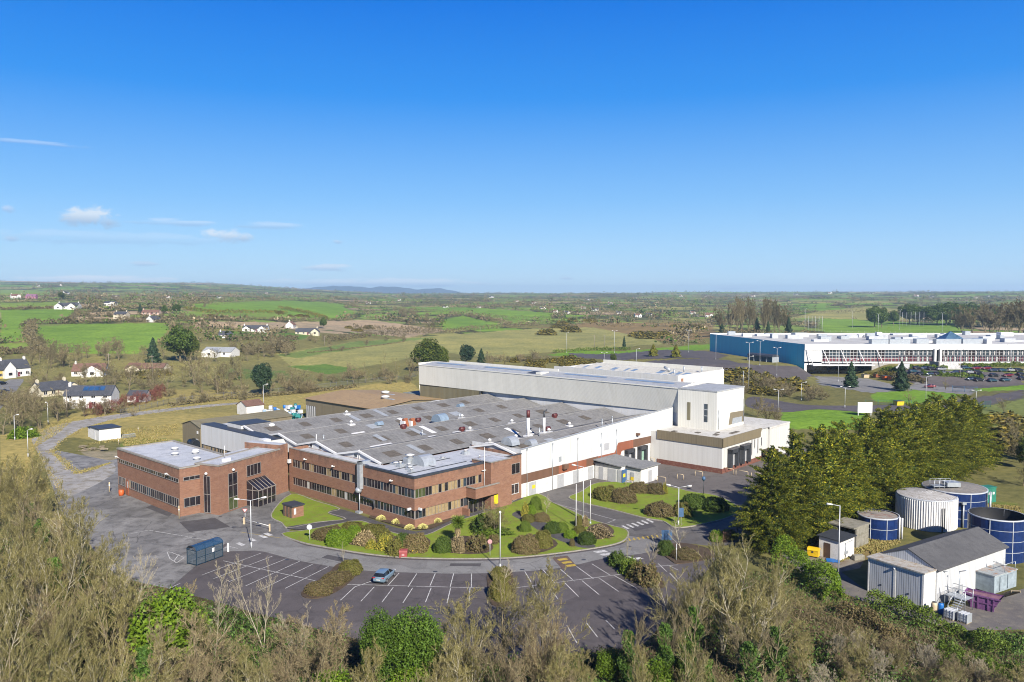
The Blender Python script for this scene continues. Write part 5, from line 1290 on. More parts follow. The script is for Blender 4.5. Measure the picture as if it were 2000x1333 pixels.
mb = MB(); mb.box(0, 0, 0, .15, fr, 4.4); mb.box(wid-.1, 0, 0, wid+.15, fr, 4.4); mb.box(0, .1, 4.0, wid+.1, .3, 4.4); mb.box(wid/2-.15, 0, 0, wid/2+.15, .3, 4.4); mb.build('porch_wall', PLASTER, shed)
mb = MB(); mb.box(-.15, -.15, 4.4, wid+.3, fr, 4.55); mb.build('porch_roof', patchy('stained_porch_roof', (.42, .41, .38), (.5, .48, .44), (.33, .24, .16), .5, 1.5, 8), shed)
DOORR = cladding('door_ribs', (.55, .57, .60), (.60, .62, .65), .30, .3, .4, (.4, .38, .35), .15)
for a, b2 in ((.16, wid/2-.16), (wid/2+.16, wid-.12)):
    mb = MB(); mb.box(a, .05, .1, b2, .2, 4.05); dd = mb.build('sliding_door', DOORR, shed); mb = MB(); mb.box((a+b2)/2-.1, -.02, 1.3, (a+b2)/2+.1, .05, 1.45); mb.build('handle', DARKTRIM, dd)
mb = MB(); xm = (wid+.3)/2
mb.ext([(-.3, 4.28), (xm, 6.02), (wid+.6, 4.28), (wid+.6, 4.42), (xm, 6.16), (-.3, 4.42)], 'y', fr-.1, fr+depth+.3); mb.build('roof', patchy('dark_cement_roof', (.10, .10, .105), (.125, .125, .13), (.085, .085, .09), .2, 1, 8), shed)
mb = MB(); mb.tube((wid/2, -.12, 4.1), (wid/2, -.12, 3.9), .14, n=8); mb.tube((wid+.3, fr+1.4, 4.0), (wid+.9, fr+1.6, 4.2), .05, n=5); mb.build('wall_lamp', METAL, shed)
mb = MB(); mb.box(wid+.3, fr+.1, 0, wid+.36, fr+6, 1.5); mb.build('lower_panel', GREYDOOR, shed)
TB = plain('navy_tank_panel', (.010, .03, .125), .3, 0, .25, 1.2); TBL = plain('light_tank_rim', (.42, .45, .50), .5); TCONC = patchy('mossy_concrete', (.26, .25, .21), (.32, .30, .25), (.18, .17, .12), .4, 1.4, 8)
def tank(label, px, py, r, h, wall, top, mat_top, panels=0):
    c = G(px, py); t = thing('storage_tank', label, 'tank', c); n = 40
    mb = MB()
    for i in range(n):
        a0, a1 = 2*math.pi*i/n, 2*math.pi*(i+1)/n
        mb.face([mb.p(r*math.cos(a0), r*math.sin(a0), 0), mb.p(r*math.cos(a1), r*math.sin(a1), 0), mb.p(r*math.cos(a1), r*math.sin(a1), h), mb.p(r*math.cos(a0), r*math.sin(a0), h)], 0, True)
    mb.build('wall', wall, t)
    mb = MB(); mb.lathe([(r+.06, h-.12), (r+.06, h+.05), (r-.1, h+.05)], 0, 0, n, cap=False); 
    for k in range(panels): mb.lathe([(r+.03, h*(k+1)/(panels+1)-.04), (r+.03, h*(k+1)/(panels+1)+.04)], 0, 0, n, cap=False)
    for a in np.linspace(0, 2*math.pi, 9)[:8]: mb.box(r*math.cos(a)-.05, r*math.sin(a)-.05, 0, r*math.cos(a)+.05, r*math.sin(a)+.05, h)
    mb.build('rim', TBL, t)
    if top == 'cone': mb = MB(); mb.lathe([(r, h+.02), (r*.6, h+.35), (.1, h+.6)], 0, 0, n, cap=False); mb.build('roof', mat_top, t)
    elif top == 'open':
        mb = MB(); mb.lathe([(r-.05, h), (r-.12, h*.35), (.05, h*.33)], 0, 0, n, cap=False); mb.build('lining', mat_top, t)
    else: mb = MB(); mb.lathe([(r-.08, h-.1), (.05, h-.02)], 0, 0, n, cap=False); mb.build('roof', mat_top, t)
    return t
# ribbed wall tank: real ribs round the drum
tw = tank('white ribbed steel tank with a low conical roof beside the conifers', 1808, 1024, 4.5, 5.0, TRIM, 'cone', patchy('tank_roof', (.42, .41, .40), (.5, .49, .48), (.3, .27, .24), .4, 1.5, 7))
mb = MB()
for i in range(80):
    a = 2*math.pi*i/80; c_, s_ = math.cos(a), math.sin(a); w = .07
    mb.poly([(4.5*c_-w*s_*.9, 4.5*s_+w*c_*.9, .05), (4.62*c_, 4.62*s_, .05), (4.62*c_, 4.62*s_, 4.85), (4.5*c_-w*s_*.9, 4.5*s_+w*c_*.9, 4.85)]); mb.poly([(4.62*c_, 4.62*s_, .05), (4.5*c_+w*s_*.9, 4.5*s_-w*c_*.9, .05), (4.5*c_+w*s_*.9, 4.5*s_-w*c_*.9, 4.85), (4.62*c_, 4.62*s_, 4.85)])
mb.build('rib', RIBW if False else TRIM, tw)
mb = MB(); a = R(-88); mb.tube((4.75*math.cos(a), 4.75*math.sin(a), 0), (4.75*math.cos(a), 4.75*math.sin(a), 3.9), .09, n=6); mb.tube((4.75*math.cos(a)+.3, 4.75*math.sin(a), .6), (4.75*math.cos(a)+.3, 4.75*math.sin(a), 3.9), .09, n=6); mb.build('pipe', DARKTRIM, tw)
mb = MB()
for i in range(14):
    x = -3.6+i*.55; w = math.sqrt(max(.1, 4.4**2-x*x)); zc_ = lambda X, Y: 5.03+.58*(1-math.hypot(X, Y)/4.5); mb.poly([(x, -w, zc_(x, w)+.05), (x+.1, -w, zc_(x, w)+.05), (x+.1, 0, zc_(x, 0)+.06), (x, 0, zc_(x, 0)+.06)]); mb.poly([(x, 0, zc_(x, 0)+.06), (x+.1, 0, zc_(x, 0)+.06), (x+.1, w, zc_(x, w)+.05), (x, w, zc_(x, w)+.05)])
mb.build('roof_rib', TRIM, tw)
t2 = tank('navy blue tank with a grey roof and walkway behind the white ribbed tank', 1862, 1015, 4.9, 5.6, TB, 'cone', patchy('tank_roof_dark', (.20, .19, .18), (.25, .24, .23), (.3, .27, .24), .4, 1.5, 7), 3)
mb = MB(); mb.box(-4.6, -2.2, 6.1, -1.2, -.8, 6.2)
for x in np.linspace(-4.6, -1.2, 5):
    for y in (-2.2, -.8): mb.tube((x, y, 5.6), (x, y, 7.2), .04, n=5)
for y in (-2.2, -.8):
    for z in (6.6, 7.2): mb.tube((-4.6, y, z), (-1.2, y, z), .035, n=5)
mb.build('walkway', METAL, t2)
mb = MB(); mb.box(-2.6, -2.6, 6.2, -.4, -1.0, 6.9); mb.tube((3.6, -4.2, .5), (3.6, -4.2, 5.8), .16, n=8); mb.tube((-1.2, -5.0, 0), (-1.2, -5.0, 4.0), .12, n=8); mb.box(-1.5, -5.3, 3.9, -.9, -4.9, 4.3); mb.build('pump_housing', METAL, t2)
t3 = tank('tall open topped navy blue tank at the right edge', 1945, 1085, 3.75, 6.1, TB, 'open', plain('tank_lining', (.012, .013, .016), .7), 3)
mb = MB()
for s in (-.25, .25): mb.tube((3.5+.2, -1.6+s, 0), (3.5+.2, -1.6+s, 7.0), .05, n=5)
for z in np.arange(.3, 6.8, .4): mb.tube((3.7, -1.85, z), (3.7, -1.35, z), .03, n=4)
mb.tube((3.2, -2.3, 6.2), (4.3, -2.6, 5.6), .12, n=6); mb.build('ladder', TRIM, t3)
t4 = tank('small low navy blue tank with a rust stained flat roof', 1714, 1046, 3.05, 3.4, TB, 'flat', patchy('rusty_tank_roof', (.30, .28, .25), (.36, .34, .31), (.25, .10, .07), .5, .7, 6), 1)
mb = MB(); mb.tube((2.2, -2.5, 0), (2.2, -2.5, 3.6), .12, n=6); mb.tube((2.9, -1.9, 0), (2.9, -1.9, 3.3), .15, n=6); mb.build('pipe', TRIM, t4)
h0 = np.array(G(1640,1097)); h1 = np.array(G(1668,1085)); h2 = np.array(G(1597,1087)); ha = math.atan2(*(h1-h0)[::-1]); hw = np.linalg.norm(h1-h0); hd = np.linalg.norm(h2-h0)
ph = thing('pump_hut', 'small white pump hut with a dark flat roof and a brown door', 'building', tuple(h0), ha)
mb = MB(); mb.box(0, 0, 0, hw, hd, 2.85); mb.build('wall', PLASTER, ph); mb = MB(); mb.ext([(-.25, 2.85), (hd+.25, 3.0), (hd+.25, 3.15), (-.25, 3.0)], 'x', -.25, hw+.3); mb.build('roof', DARKTRIM, ph)
mb = MB(); mb.box(-.05, hd*.45, 0, -.003, hd*.45+.95, 2.2); mb.build('door', plain('brown_door', (.09, .055, .04), .6), ph)
mb = MB(); mb.tube((hw*.35, -.1, .3), (hw*.35, -.1, 2.4), .05, n=6); mb.tube((hw*.35, -.1, 2.4), (hw*.8, -.1, 2.4), .05, n=6); mb.box(hw*.3, -.2, .8, hw*.5, -.003, 1.2); mb.build('pipe', METAL, ph)
c0 = np.array(G(1672,1072)); c1 = np.array(G(1696,1063)); ca = math.atan2(*(c1-c0)[::-1]); ch = thing('concrete_housing', 'open fronted grey concrete housing between the pump hut and the small blue tank', 'building', tuple(c0), ca)
mb = MB(); w = np.linalg.norm(c1-c0); mb.box(0, 0, 0, w, .25, 3.1); mb.box(0, 3.6, 0, w, 3.85, 3.1); mb.box(w-.2, .25, 0, w, 3.6, 3.1); mb.box(-.9, 2.6, 0, 0, 3.85, 3.0); mb.build('wall', PLASTER if False else TCONC, ch); mb = MB(); mb.box(-1.0, -.15, 3.1, w+.15, 4.0, 3.3); mb.build('roof', TCONC, ch)
o = thing('waste_bin', 'bright yellow four wheeled waste bin beside the pump hut', 'bin', G(1589,1088), R(-35)); YB = plain('bin_yellow', (.78, .50, .015), .4)
mb = MB(); mb.ext([(-.5, .2), (.5, .2), (.6, 1.1), (-.6, 1.1)], 'x', -.75, .75); mb.build('body', YB, o); mb = MB(); mb.ext([(-.66, 1.1), (.66, 1.1), (.5, 1.35), (0, 1.45), (-.5, 1.35)], 'x', -.8, .8); mb.build('lid', YB, o)
for sx_ in (-.6, .6):
    for sy_ in (-.4, .4): mb = MB(); mb.tube((sx_-.04, sy_, .1), (sx_+.04, sy_, .1), .1, n=8); mb.build('wheel', TYRE, o)
mb = MB(); mb.box(-.15, -.62, .75, .1, -.57, 1.0); mb.build('sticker', DARKTRIM, o)
o = thing('pallet', 'blue plastic pallet on the ground in front of the pump hut', 'pallet', G(1627,1097), R(-20)); mb = MB(); [mb.box(-.9, -.6+i*.3, .1, .9, -.4+i*.3, .16) for i in range(5)]; mb.build('deck', CONT[0], o); mb = MB(); [mb.box(a-.08, -.6, 0, a+.08, .75, .1) for a in (-.75, 0, .75)]; mb.build('bearer', CONT[0], o)
o = thing('concrete_block', 'pale concrete block on the grass right of the pump hut', 'block', G(1676,1094), R(10)); mb = MB(); mb.box(-.8, -.4, 0, .8, .4, .75); mb.build('body', TCONC, o, .06)
sk = np.array(G(1886,1184)); sk2 = np.array(G(1950,1199)); ska = math.atan2(*(sk2-sk)[::-1])
o = thing('waste_skip', 'purple steel skip full of sheet in the workshop yard', 'skip', tuple(sk), ska); PURP = plain('purple_paint', (.17, .07, .19), .5, 0, .3, 3)
mb = MB(); L_ = float(np.linalg.norm(sk2-sk)); prof = [(.5, 0), (L_-.7, 0), (L_+.2, 1.7), (-.3, 1.7)]
A = [mb.p(x, 0.0, z) for x, z in prof]; B = [mb.p(x, 1.9, z) for x, z in prof]; mb.face(A); mb.face(B[::-1]); mb.face((A[0], A[3], B[3], B[0])); mb.face((A[1], B[1], B[2], A[2])); mb.face((A[0], B[0], B[1], A[1]))
mb.poly([(-.1, .1, 1.45), (L_, .1, 1.45), (L_, 1.8, 1.55), (-.1, 1.8, 1.5)], 1); mb.build('body', [PURP, plain('skip_load', (.24, .12, .16), .7, 0, .3, 2)], o)
mb = MB(); [mb.box(x, -.12, .1, x+.15, -.002, 1.6) for x in (.5, L_*.35, L_*.66, L_-.6)]; mb.box(-.3, -.15, 1.55, L_+.2, -.002, 1.72); mb.box(0.1, -.1, .8, L_-.2, -.003, .95); mb.build('rib', PURP, o)
ct = np.array(G(1893,1150)); ct2 = np.array(G(1934,1163)); cta = math.atan2(*(ct2-ct)[::-1]); o = thing('settling_tank', 'rusty topped pale blue steel tank beside the workshop wall', 'tank', tuple(ct), cta)
mb = MB(); mb.box(0, 0, .3, 3.1, 5.2, 2.5); mb.build('body', plain('faded_blue_steel', (.30, .36, .40), .6, 0, .25, 1.5), o); mb = MB(); mb.box(-.08, -.08, 2.5, 3.18, 5.3, 2.62); mb.build('lid', patchy('rusty_lid', (.34, .37, .38), (.42, .45, .46), (.36, .17, .07), .6, .7, 6), o); mb = MB(); [mb.tube((x, y, 2.6), (x, y, 3.6), .04, n=5) for x in (1.6, 3.0) for y in (2.5, 5.0)]; mb.tube((1.6, 2.5, 3.6), (3, 2.5, 3.6), .04, n=5); mb.tube((3, 2.5, 3.6), (3, 5, 3.6), .04, n=5); mb.build('handrail', METAL, o)
for k in range(2): mb = MB(); mb.box(3.12, 1.2+k*1.8, .5, 3.2, 2.6+k*1.8, 2.3); mb.build('side_panel', MATS['faded_blue_steel'], o)
o = thing('access_platform', 'galvanised steel access stair and platform against the workshop wall', 'stairs', G(1838,1186), wa)
mb = MB(); mb.box(.2, .4, 1.5, 2.6, 2.2, 1.56); [mb.tube((x, y, 0), (x, y, 2.6), .045, n=5) for x in (.2, 1.4, 2.6) for y in (.4, 2.2)]; [mb.tube((.2, y, z), (2.6, y, z), .035, n=5) for y in (.4, 2.2) for z in (2.05, 2.6)]; [mb.box(1.5, .1-i*.28, 1.3-i*.22, 2.6, .4-i*.28, 1.36-i*.22) for i in range(6)]; mb.tube((1.5, .4, 2.5), (1.5, -1.3, 1.1), .04, n=5); mb.tube((2.6, .4, 2.5), (2.6, -1.3, 1.1), .04, n=5); [mb.tube((x, -1.3, 0), (x, -1.3, 1.1), .04, n=5) for x in (1.5, 2.6)]; mb.path([(1.0, 2.1, 1.5), (1.0, 2.1, 4.3), (2.0, 1.7, 4.8)], .06, 5); mb.build('frame', METAL, o)
o = thing('timber_steps', 'weathered timber steps at the right edge beside the purple skip', 'steps', G(1975,1185), ska+R(40)); mb = MB(); [mb.box(0, i*.32, 1.9-i*.19, 1.0, i*.32+.26, 1.95-i*.19) for i in range(10)]; mb.build('tread', BOARDM, o); mb = MB(); [mb.ext([(0, 2.0), (.0, 1.75), (3.1, 0), (3.3, .12)], 'x', x, x+.08) for x in (-.08, 1.0)]; mb.build('stringer', BOARDM, o)
for x, y, l in ((1857,1209,'left of two white plastic liquid totes by the workshop'), (1884,1216,'right of two white plastic liquid totes by the workshop')):
    o = thing('liquid_tote', l, 'tote', G(x, y), wa); mb = MB(); mb.box(-.5, -.55, .15, .5, .55, 1.15); mb.build('tank', CONT[1], o, .08); mb = MB(); [mb.box(a, -.58, .12, a+.03, .58, 1.18) for a in (-.53, -.2, .2, .5)]; [mb.box(-.54, -.58, z, .54, -.56, z+.03) for z in (.3, .6, .9)]; mb.build('cage', METAL, o); mb = MB(); mb.box(-.5, -.55, 0, .5, .55, .12); mb.build('pallet', BOARDM, o)
for x, y, m, l in ((1837,1199,CONT[0],'blue plastic drum standing by the workshop corner'), (1824,1198,HOOPM,'beige gas cylinder store drum by the workshop corner')):
    o = thing('drum', l, 'drum', G(x, y)); mb = MB(); mb.lathe([(.28, 0), (.34, .1), (.34, 1.1), (.25, 1.35)], 0, 0, 14); mb.build('body', m, o); mb = MB(); mb.lathe([(.26, 1.35), (.12, 1.45)], 0, 0, 12); mb.build('lid', DARKTRIM, o)
gc = G(1928,980); o = thing('green_cabinet', 'green steel kiosk with white notices at the end of the conifers', 'cabinet', gc, R(20)); GCM = plain('green_paint', (.03, .20, .14), .5); mb = MB(); mb.box(-1.2, -.8, 0, 1.2, .8, 2.7); mb.build('body', GCM, o); mb = MB(); mb.box(-1.3, -.9, 2.7, 1.3, .9, 2.85); mb.build('roof', GCM, o)
for s in (-1, 1): mb = MB(); mb.box(s*.58-.54, -.85, .1, s*.58+.54, -.803, 2.6); d_ = mb.build('door', GCM, o); mb = MB(); mb.box(s*.5-.25, -.87, 1.5, s*.5+.2, -.851, 1.95); mb.build('notice', TRIM, d_)
sheet('works_yard', PT([(1590,1140),(1520,1078),(1570,1066),(1640,1115),(1700,1160),(1800,1196),(1900,1180),(2000,1150),(2000,1230),(1880,1232),(1760,1205),(1650,1160)]), .01, patchy('yard_concrete', (.13, .12, .12), (.18, .165, .155), (.22, .2, .17), .2, .8, 7))
sheet('works_yard', PT([(1560,1090),(1600,1078),(1690,1090),(1680,1110),(1640,1118)]), .014, patchy('pad_concrete', (.22, .19, .15), (.27, .24, .20), (.18, .13, .09), .3, .9, 7))
# ------------------------------------------------------------------ fences
def fence(label, pts, h, post, mat, rails=2, pale=.3, name='fence', near=True):
    q = [np.array(P(*p)) for p in pts]; o = thing(name, label, 'fence', tuple(q[0])); mb = MB(); pb = MB(); b0 = q[0]
    for a, b in zip(q[:-1], q[1:]):
        a = a-b0; b = b-b0; L = np.linalg.norm(b-a); n = max(1, int(L/post))
        for i in range(n+1):
            c = a+(b-a)*i/n; mb.tube((c[0], c[1], c[2]), (c[0], c[1], c[2]+h), .06, n=4)
        for k in range(rails): z = h*(.25+.6*k/max(rails-1, 1)); mb.tube((a[0], a[1], a[2]+z), (b[0], b[1], b[2]+z), .035, n=4)
        m = int(L/pale)
        for i in range(m): c = a+(b-a)*i/m; pb.tube((c[0], c[1], c[2]+.05), (c[0], c[1], c[2]+h*.97), .022, n=3, cap=False)
    mb.build('post', mat, o); pb.build('pale', mat, o); return o
FGREY = plain('fence_steel', (.17, .17, .18), .6); FGREEN = plain('fence_green', (.04, .16, .13), .6)
fence('dark steel palisade fence along the top of the grass bank behind the shed', [(235,812),(330,790),(420,778),(500,772),(600,762),(700,750),(790,742),(815,735)], 2.0, 3, FGREY, pale=.35)
fence('green mesh fence beside the far roundabout', [(1690,792),(1740,792),(1780,793)], 2.0, 3, FGREEN, pale=.5)
fence('blue green mesh fence at the far factory entrance gate', [(1860,766),(1908,768)], 2.6, 3, plain('fence_blue', (.05, .16, .30), .6), pale=.3)
fence('green mesh fence panel on the verge by the far road', [(1905,800),(1935,796)], 2.4, 3, FGREEN, pale=.3)
fence('brown timber panel fence under the conifers', [(1412,1062),(1440,1052),(1462,1048),(1476,1058)], 1.9, 1.6, plain('red_timber', (.14, .075, .05), .9, 0, .3), pale=.12)
fence('pale fence around the far playing field', [(1600,648),(1700,650),(1790,652),(1890,655)], 1.4, 5, TRIM, 1, 5)
for x, y, t in ((1572,640,604),(1665,640,608),(1715,648,614),(1757,644,604),(1840,648,612),(1849,636,603)):
    p = P(x, y); h = min(20, (y-t)*p[1]/F); lamp('tall floodlight mast beside the far playing field', p, h, ((1, 0), (-1, 0)), .9, 'floodlights of the playing field', rad=.16)
def ball_net(label, x0, x1, y, t):
    a, b = np.array(P(x0, y)), np.array(P(x1, y)); h = min(16, (y-t)*a[1]/F); o = thing('ball_net', label, 'net', tuple(a)); d = b-a; mb = MB(); n = 5
    for i in range(n+1): c = d*i/n; mb.tube((c[0], c[1], 0), (c[0], c[1], h), .12, n=5)
    mb.build('post', POLE, o); mb = MB()
    for z in np.arange(1, h, 1.0): mb.tube((0, 0, z), (d[0], d[1], z), .03, n=3)
    for i in range(20): c = d*i/20; mb.tube((c[0], c[1], 0), (c[0], c[1], h), .03, n=3)
    mb.build('net', FGREY, o)
ball_net('tall ball net behind the left goal of the far playing field', 1572, 1606, 648, 618); ball_net('tall ball net behind the right goal of the far playing field', 1762, 1804, 638, 606)

# ------------------------------------------------------------------ far blue and white factory
bf = thing('far_factory', 'huge flat roofed factory with a blue end wall and a white glazed front', 'building', (138.5, 376, 0), 0)
BLUEW = cladding('blue_cladding', (.025, .58, .80), (.03, .62, .84), 1.2, .9, .4, (.02, .12, .2), .3)
ZB = 14.6; ang = math.atan2(-20, 100); X1 = 175.
def bfx(u, v): return (u-.2*v, v)   # the end wall runs back at a slant
mb = MB(); a, b2 = bfx(0, 0), bfx(0, 100); mb.poly([(a[0], a[1], 0), (a[0], a[1], ZB), (b2[0], b2[1], ZB), (b2[0], b2[1], 0)]); mb.build('end_wall', BLUEW, bf)
mb = MB(); mb.box(0, 0, 5.6, X1, .6, 6.3); mb.box(0, -.3, 11.9, X1, .6, ZB); mb.box(0, 0, 4.8, 8.2, .6, 11.9); mb.box(0, 0, 0, 1.2, .6, 4.8); mb.box(8.2, .5, 6.3, X1, .7, 11.9, 1); mb.box(1.2, 8, 0, 32, 8.2, 5, 1); mb.box(32, 0, 0, X1, .6, 5.6, 2); mb.build('front_wall', [WHITE, GLD, plain('plinth', (.35, .34, .32), .8)], bf)
mb = MB(); q = [bfx(0, .3), (X1, .3), (X1, 100), bfx(0, 100)]; mb.poly([(x, y, ZB-.3) for x, y in q]); mb.build('roof', patchy('far_roof', (.52, .52, .51), (.60, .60, .59), (.42, .41, .40), .03, .2, 3), bf)
mb = MB(); mb.box(0, .3, ZB-.3, X1, 1.0, ZB+.1); a, b2 = bfx(0, 99.4), bfx(0, 100); mb.box(b2[0], 99.4, ZB-.3, X1, 100, ZB+.5); mb.poly([(*bfx(0, 0), ZB+.01), (*bfx(.8, 0), ZB+.01), (*bfx(.8, 100), ZB+.01), (*bfx(0, 100), ZB+.01)]); mb.build('parapet', TRIM, bf)
WREDD = plain('dark_red_panel', (.16, .025, .04), .5); WGR = plain('grey_mullion', (.38, .38, .40), .5)
k = 0; x = 8.4
while x < X1-3:
    if 60 < x < 63.5: x += 3.2; continue
    solid = x < 42
    g = MB(); f_ = MB(); w = 3.3
    g.box(x, .3, 6.35, x+w, .5, 11.85, 0)
    if not solid:
        for i in range(3): g.box(x+.3+i*1.05, .2, 6.5, x+.85+i*1.05, .3, 8.6, 1 if (i+k) % 3 else 2); 
        for i in range(3):
            if (i+k) % 2: g.box(x+.3+i*1.05, .2, 9.6, x+.8+i*1.05, .3, 11.2, 2)
    else:
        g.box(x+.3, .2, 6.5, x+1.4, .3, 8.2, 1); g.box(x+1.9, .2, 6.5, x+2.9, .3, 8.2, 1)
    wn = g.build('window', [GLB if k % 4 else GLD, WREDD, BLINDW], bf)
    f_.box(x-.05, .05, 6.3, x+.12, .3, 11.9); [f_.box(x, .08, z, x+w, .29, z+.12) for z in (7.7, 9.1, 10.5)]; f_.box(x+1.6, .1, 6.3, x+1.68, .29, 11.9); f_.build('frame', WGR if not solid else TRIM, wn); x += w; k += 1
for x in (61, 63.6): mb = MB(); mb.box(x, -1.2, 5.0, x+.9, .3, 12.5); mb.build('entrance_column', TRIM, bf)
for x in (0.8, 8.6, 17, 25.5, 34): mb = MB(); mb.tube((x, -.4, 11.9), (x+2.6, -2.4, 4.9), .2, n=6); mb.build('raking_strut', TRIM, bf)
mb = MB(); mb.box(3, -3.5, 4.6, 32, .2, 5.1); mb.build('canopy', TRIM, bf)
rng2 = np.random.default_rng(3)
for i in range(46):
    u = rng2.uniform(6, 165); v = rng2.uniform(6, 92); w, d_, h = rng2.uniform(2, 9), rng2.uniform(2, 5), rng2.uniform(.8, 2.4); a = bfx(u, v)
    mb = MB(); mb.box(a[0], a[1], ZB-.3, a[0]+w, a[1]+d_, ZB-.3+h, int(i % 3)); mb.build('roof_unit', [TRIM, METAL, FLATROOF], bf)
for u, v, w in ((34, 5, 8), (43, 6, 10), (58, 10, 6), (66, 7, 12), (80, 9, 9)):
    mb = MB(); mb.box(u, v, ZB-.3, u+w, v+3.5, ZB+2.0); mb.build('roof_unit', METAL, bf)
mb = MB(); b0 = [(92-18, 16), (92-4, 16), (92-4, 28), (92-18, 28)]; ap = mb.p(92-11, 22, ZB+5.2); ii = [mb.p(x, y, ZB-.3) for x, y in b0]; [mb.face((ii[i], ii[(i+1) % 4], ap)) for i in range(4)]; mb.build('roof_lantern', glass('lantern_glass', (.05, .10, .16), .15), bf)
# loading bay clutter, steps, paved terraces of the far factory
def far_sheet(name, pts, mat, lift=.06):
    """car park surface draped on the land, cut fine enough to follow it"""
    A = np.array([P(*p) for p in pts]); x0, y0 = A[:, :2].min(0); x1, y1 = A[:, :2].max(0); nx, ny = 26, 26
    X, Y = np.meshgrid(np.linspace(x0, x1, nx), np.linspace(y0, y1, ny)); inside = inpoly(((X[:-1, :-1]+X[1:, 1:])/2).ravel(), ((Y[:-1, :-1]+Y[1:, 1:])/2).ravel(), [tuple(a[:2]) for a in A]).reshape(ny-1, nx-1)
    Z = T(X, Y)+lift; idx = np.arange(nx*ny).reshape(ny, nx); f = np.stack([idx[:-1, :-1], idx[:-1, 1:], idx[1:, 1:], idx[1:, :-1]], -1)[inside]
    if len(f): tag(npmesh(name, np.stack([X.ravel(), Y.ravel(), Z.ravel()], 1), f, mat), kind='structure')
far_sheet('car_park', [(1740,730),(1790,722),(1860,726),(2000,730),(2000,752),(1900,760),(1790,752)], ASPH)
far_sheet('road', [(1590,735),(1700,740),(1760,756),(1790,748),(1900,760),(1900,772),(1790,762),(1700,768),(1600,752)], ROADM)
far_sheet('road', [(1800,806),(1880,782),(2000,762),(2000,778),(1900,796),(1830,812)], ASPH)
far_sheet('car_park', [(1110,690),(1390,687),(1420,695),(1400,703),(1130,699)], ASPH, .1)
far_sheet('car_park', [(1080,704),(1420,704),(1470,716),(1440,724),(1420,728),(1180,714)], ASPH, .1)
far_sheet('car_park', [(1400,712),(1500,714),(1600,735),(1560,748),(1440,740)], ASPH, .1)
st_ = thing('entrance_steps', 'broad pale concrete steps below the far factory entrance', 'steps', P(1862,722), R(0)); mb = MB(); [mb.box(-6+i*.2, i*.9, 0, 4+i*.2, i*.9+.9, .4+i*.3) for i in range(9)]; mb.build('tread', PAINT, st_); mb = MB(); mb.box(-6.5, 0, 0, -6.1, 8, 3.2); mb.build('side_wall', KERBM, st_)
for x, y, cc, l in ((1713,737,RUSTY,'red rubbish container at the far loading bay'),(1730,741,ORANGE,'orange gas bottle cage beside the far ramp, left one'),(1742,742,ORANGE,'orange gas bottle cage beside the far ramp, right one'),(1690,738,HOOPM,'cream skip in front of the far loading bay'),(1755,792,YELLOW,'yellow grit bin on the far roundabout verge')):
    o = thing('container', l, 'container', P(x, y), R(10)); mb = MB(); mb.ext([(-.9, 0), (.9, 0), (1.2, 1.5), (-1.2, 1.5)], 'x', -1.3, 1.3); mb.build('body', cc, o); mb = MB(); mb.box(-1.4, -1.25, 1.5, 1.4, 1.25, 1.62); mb.build('lid', DARKTRIM, o)
sh2 = thing('bicycle_shelter', 'dark low shelter against the blue end wall of the far factory', 'shelter', P(1490,706), R(-60)); mb = MB(); mb.ext([(-2.5, 2.6), (2.5, 2.6), (2.2, 3.4), (0, 3.9), (-2.2, 3.4)], 'x', -8, 8); mb.build('roof', DARKTRIM, sh2); mb = MB(); [mb.box(x, -2.3, 0, x+.2, 2.3, 2.6) for x in (-8, -4, 0, 4, 7.8)]; mb.build('post', METAL, sh2)

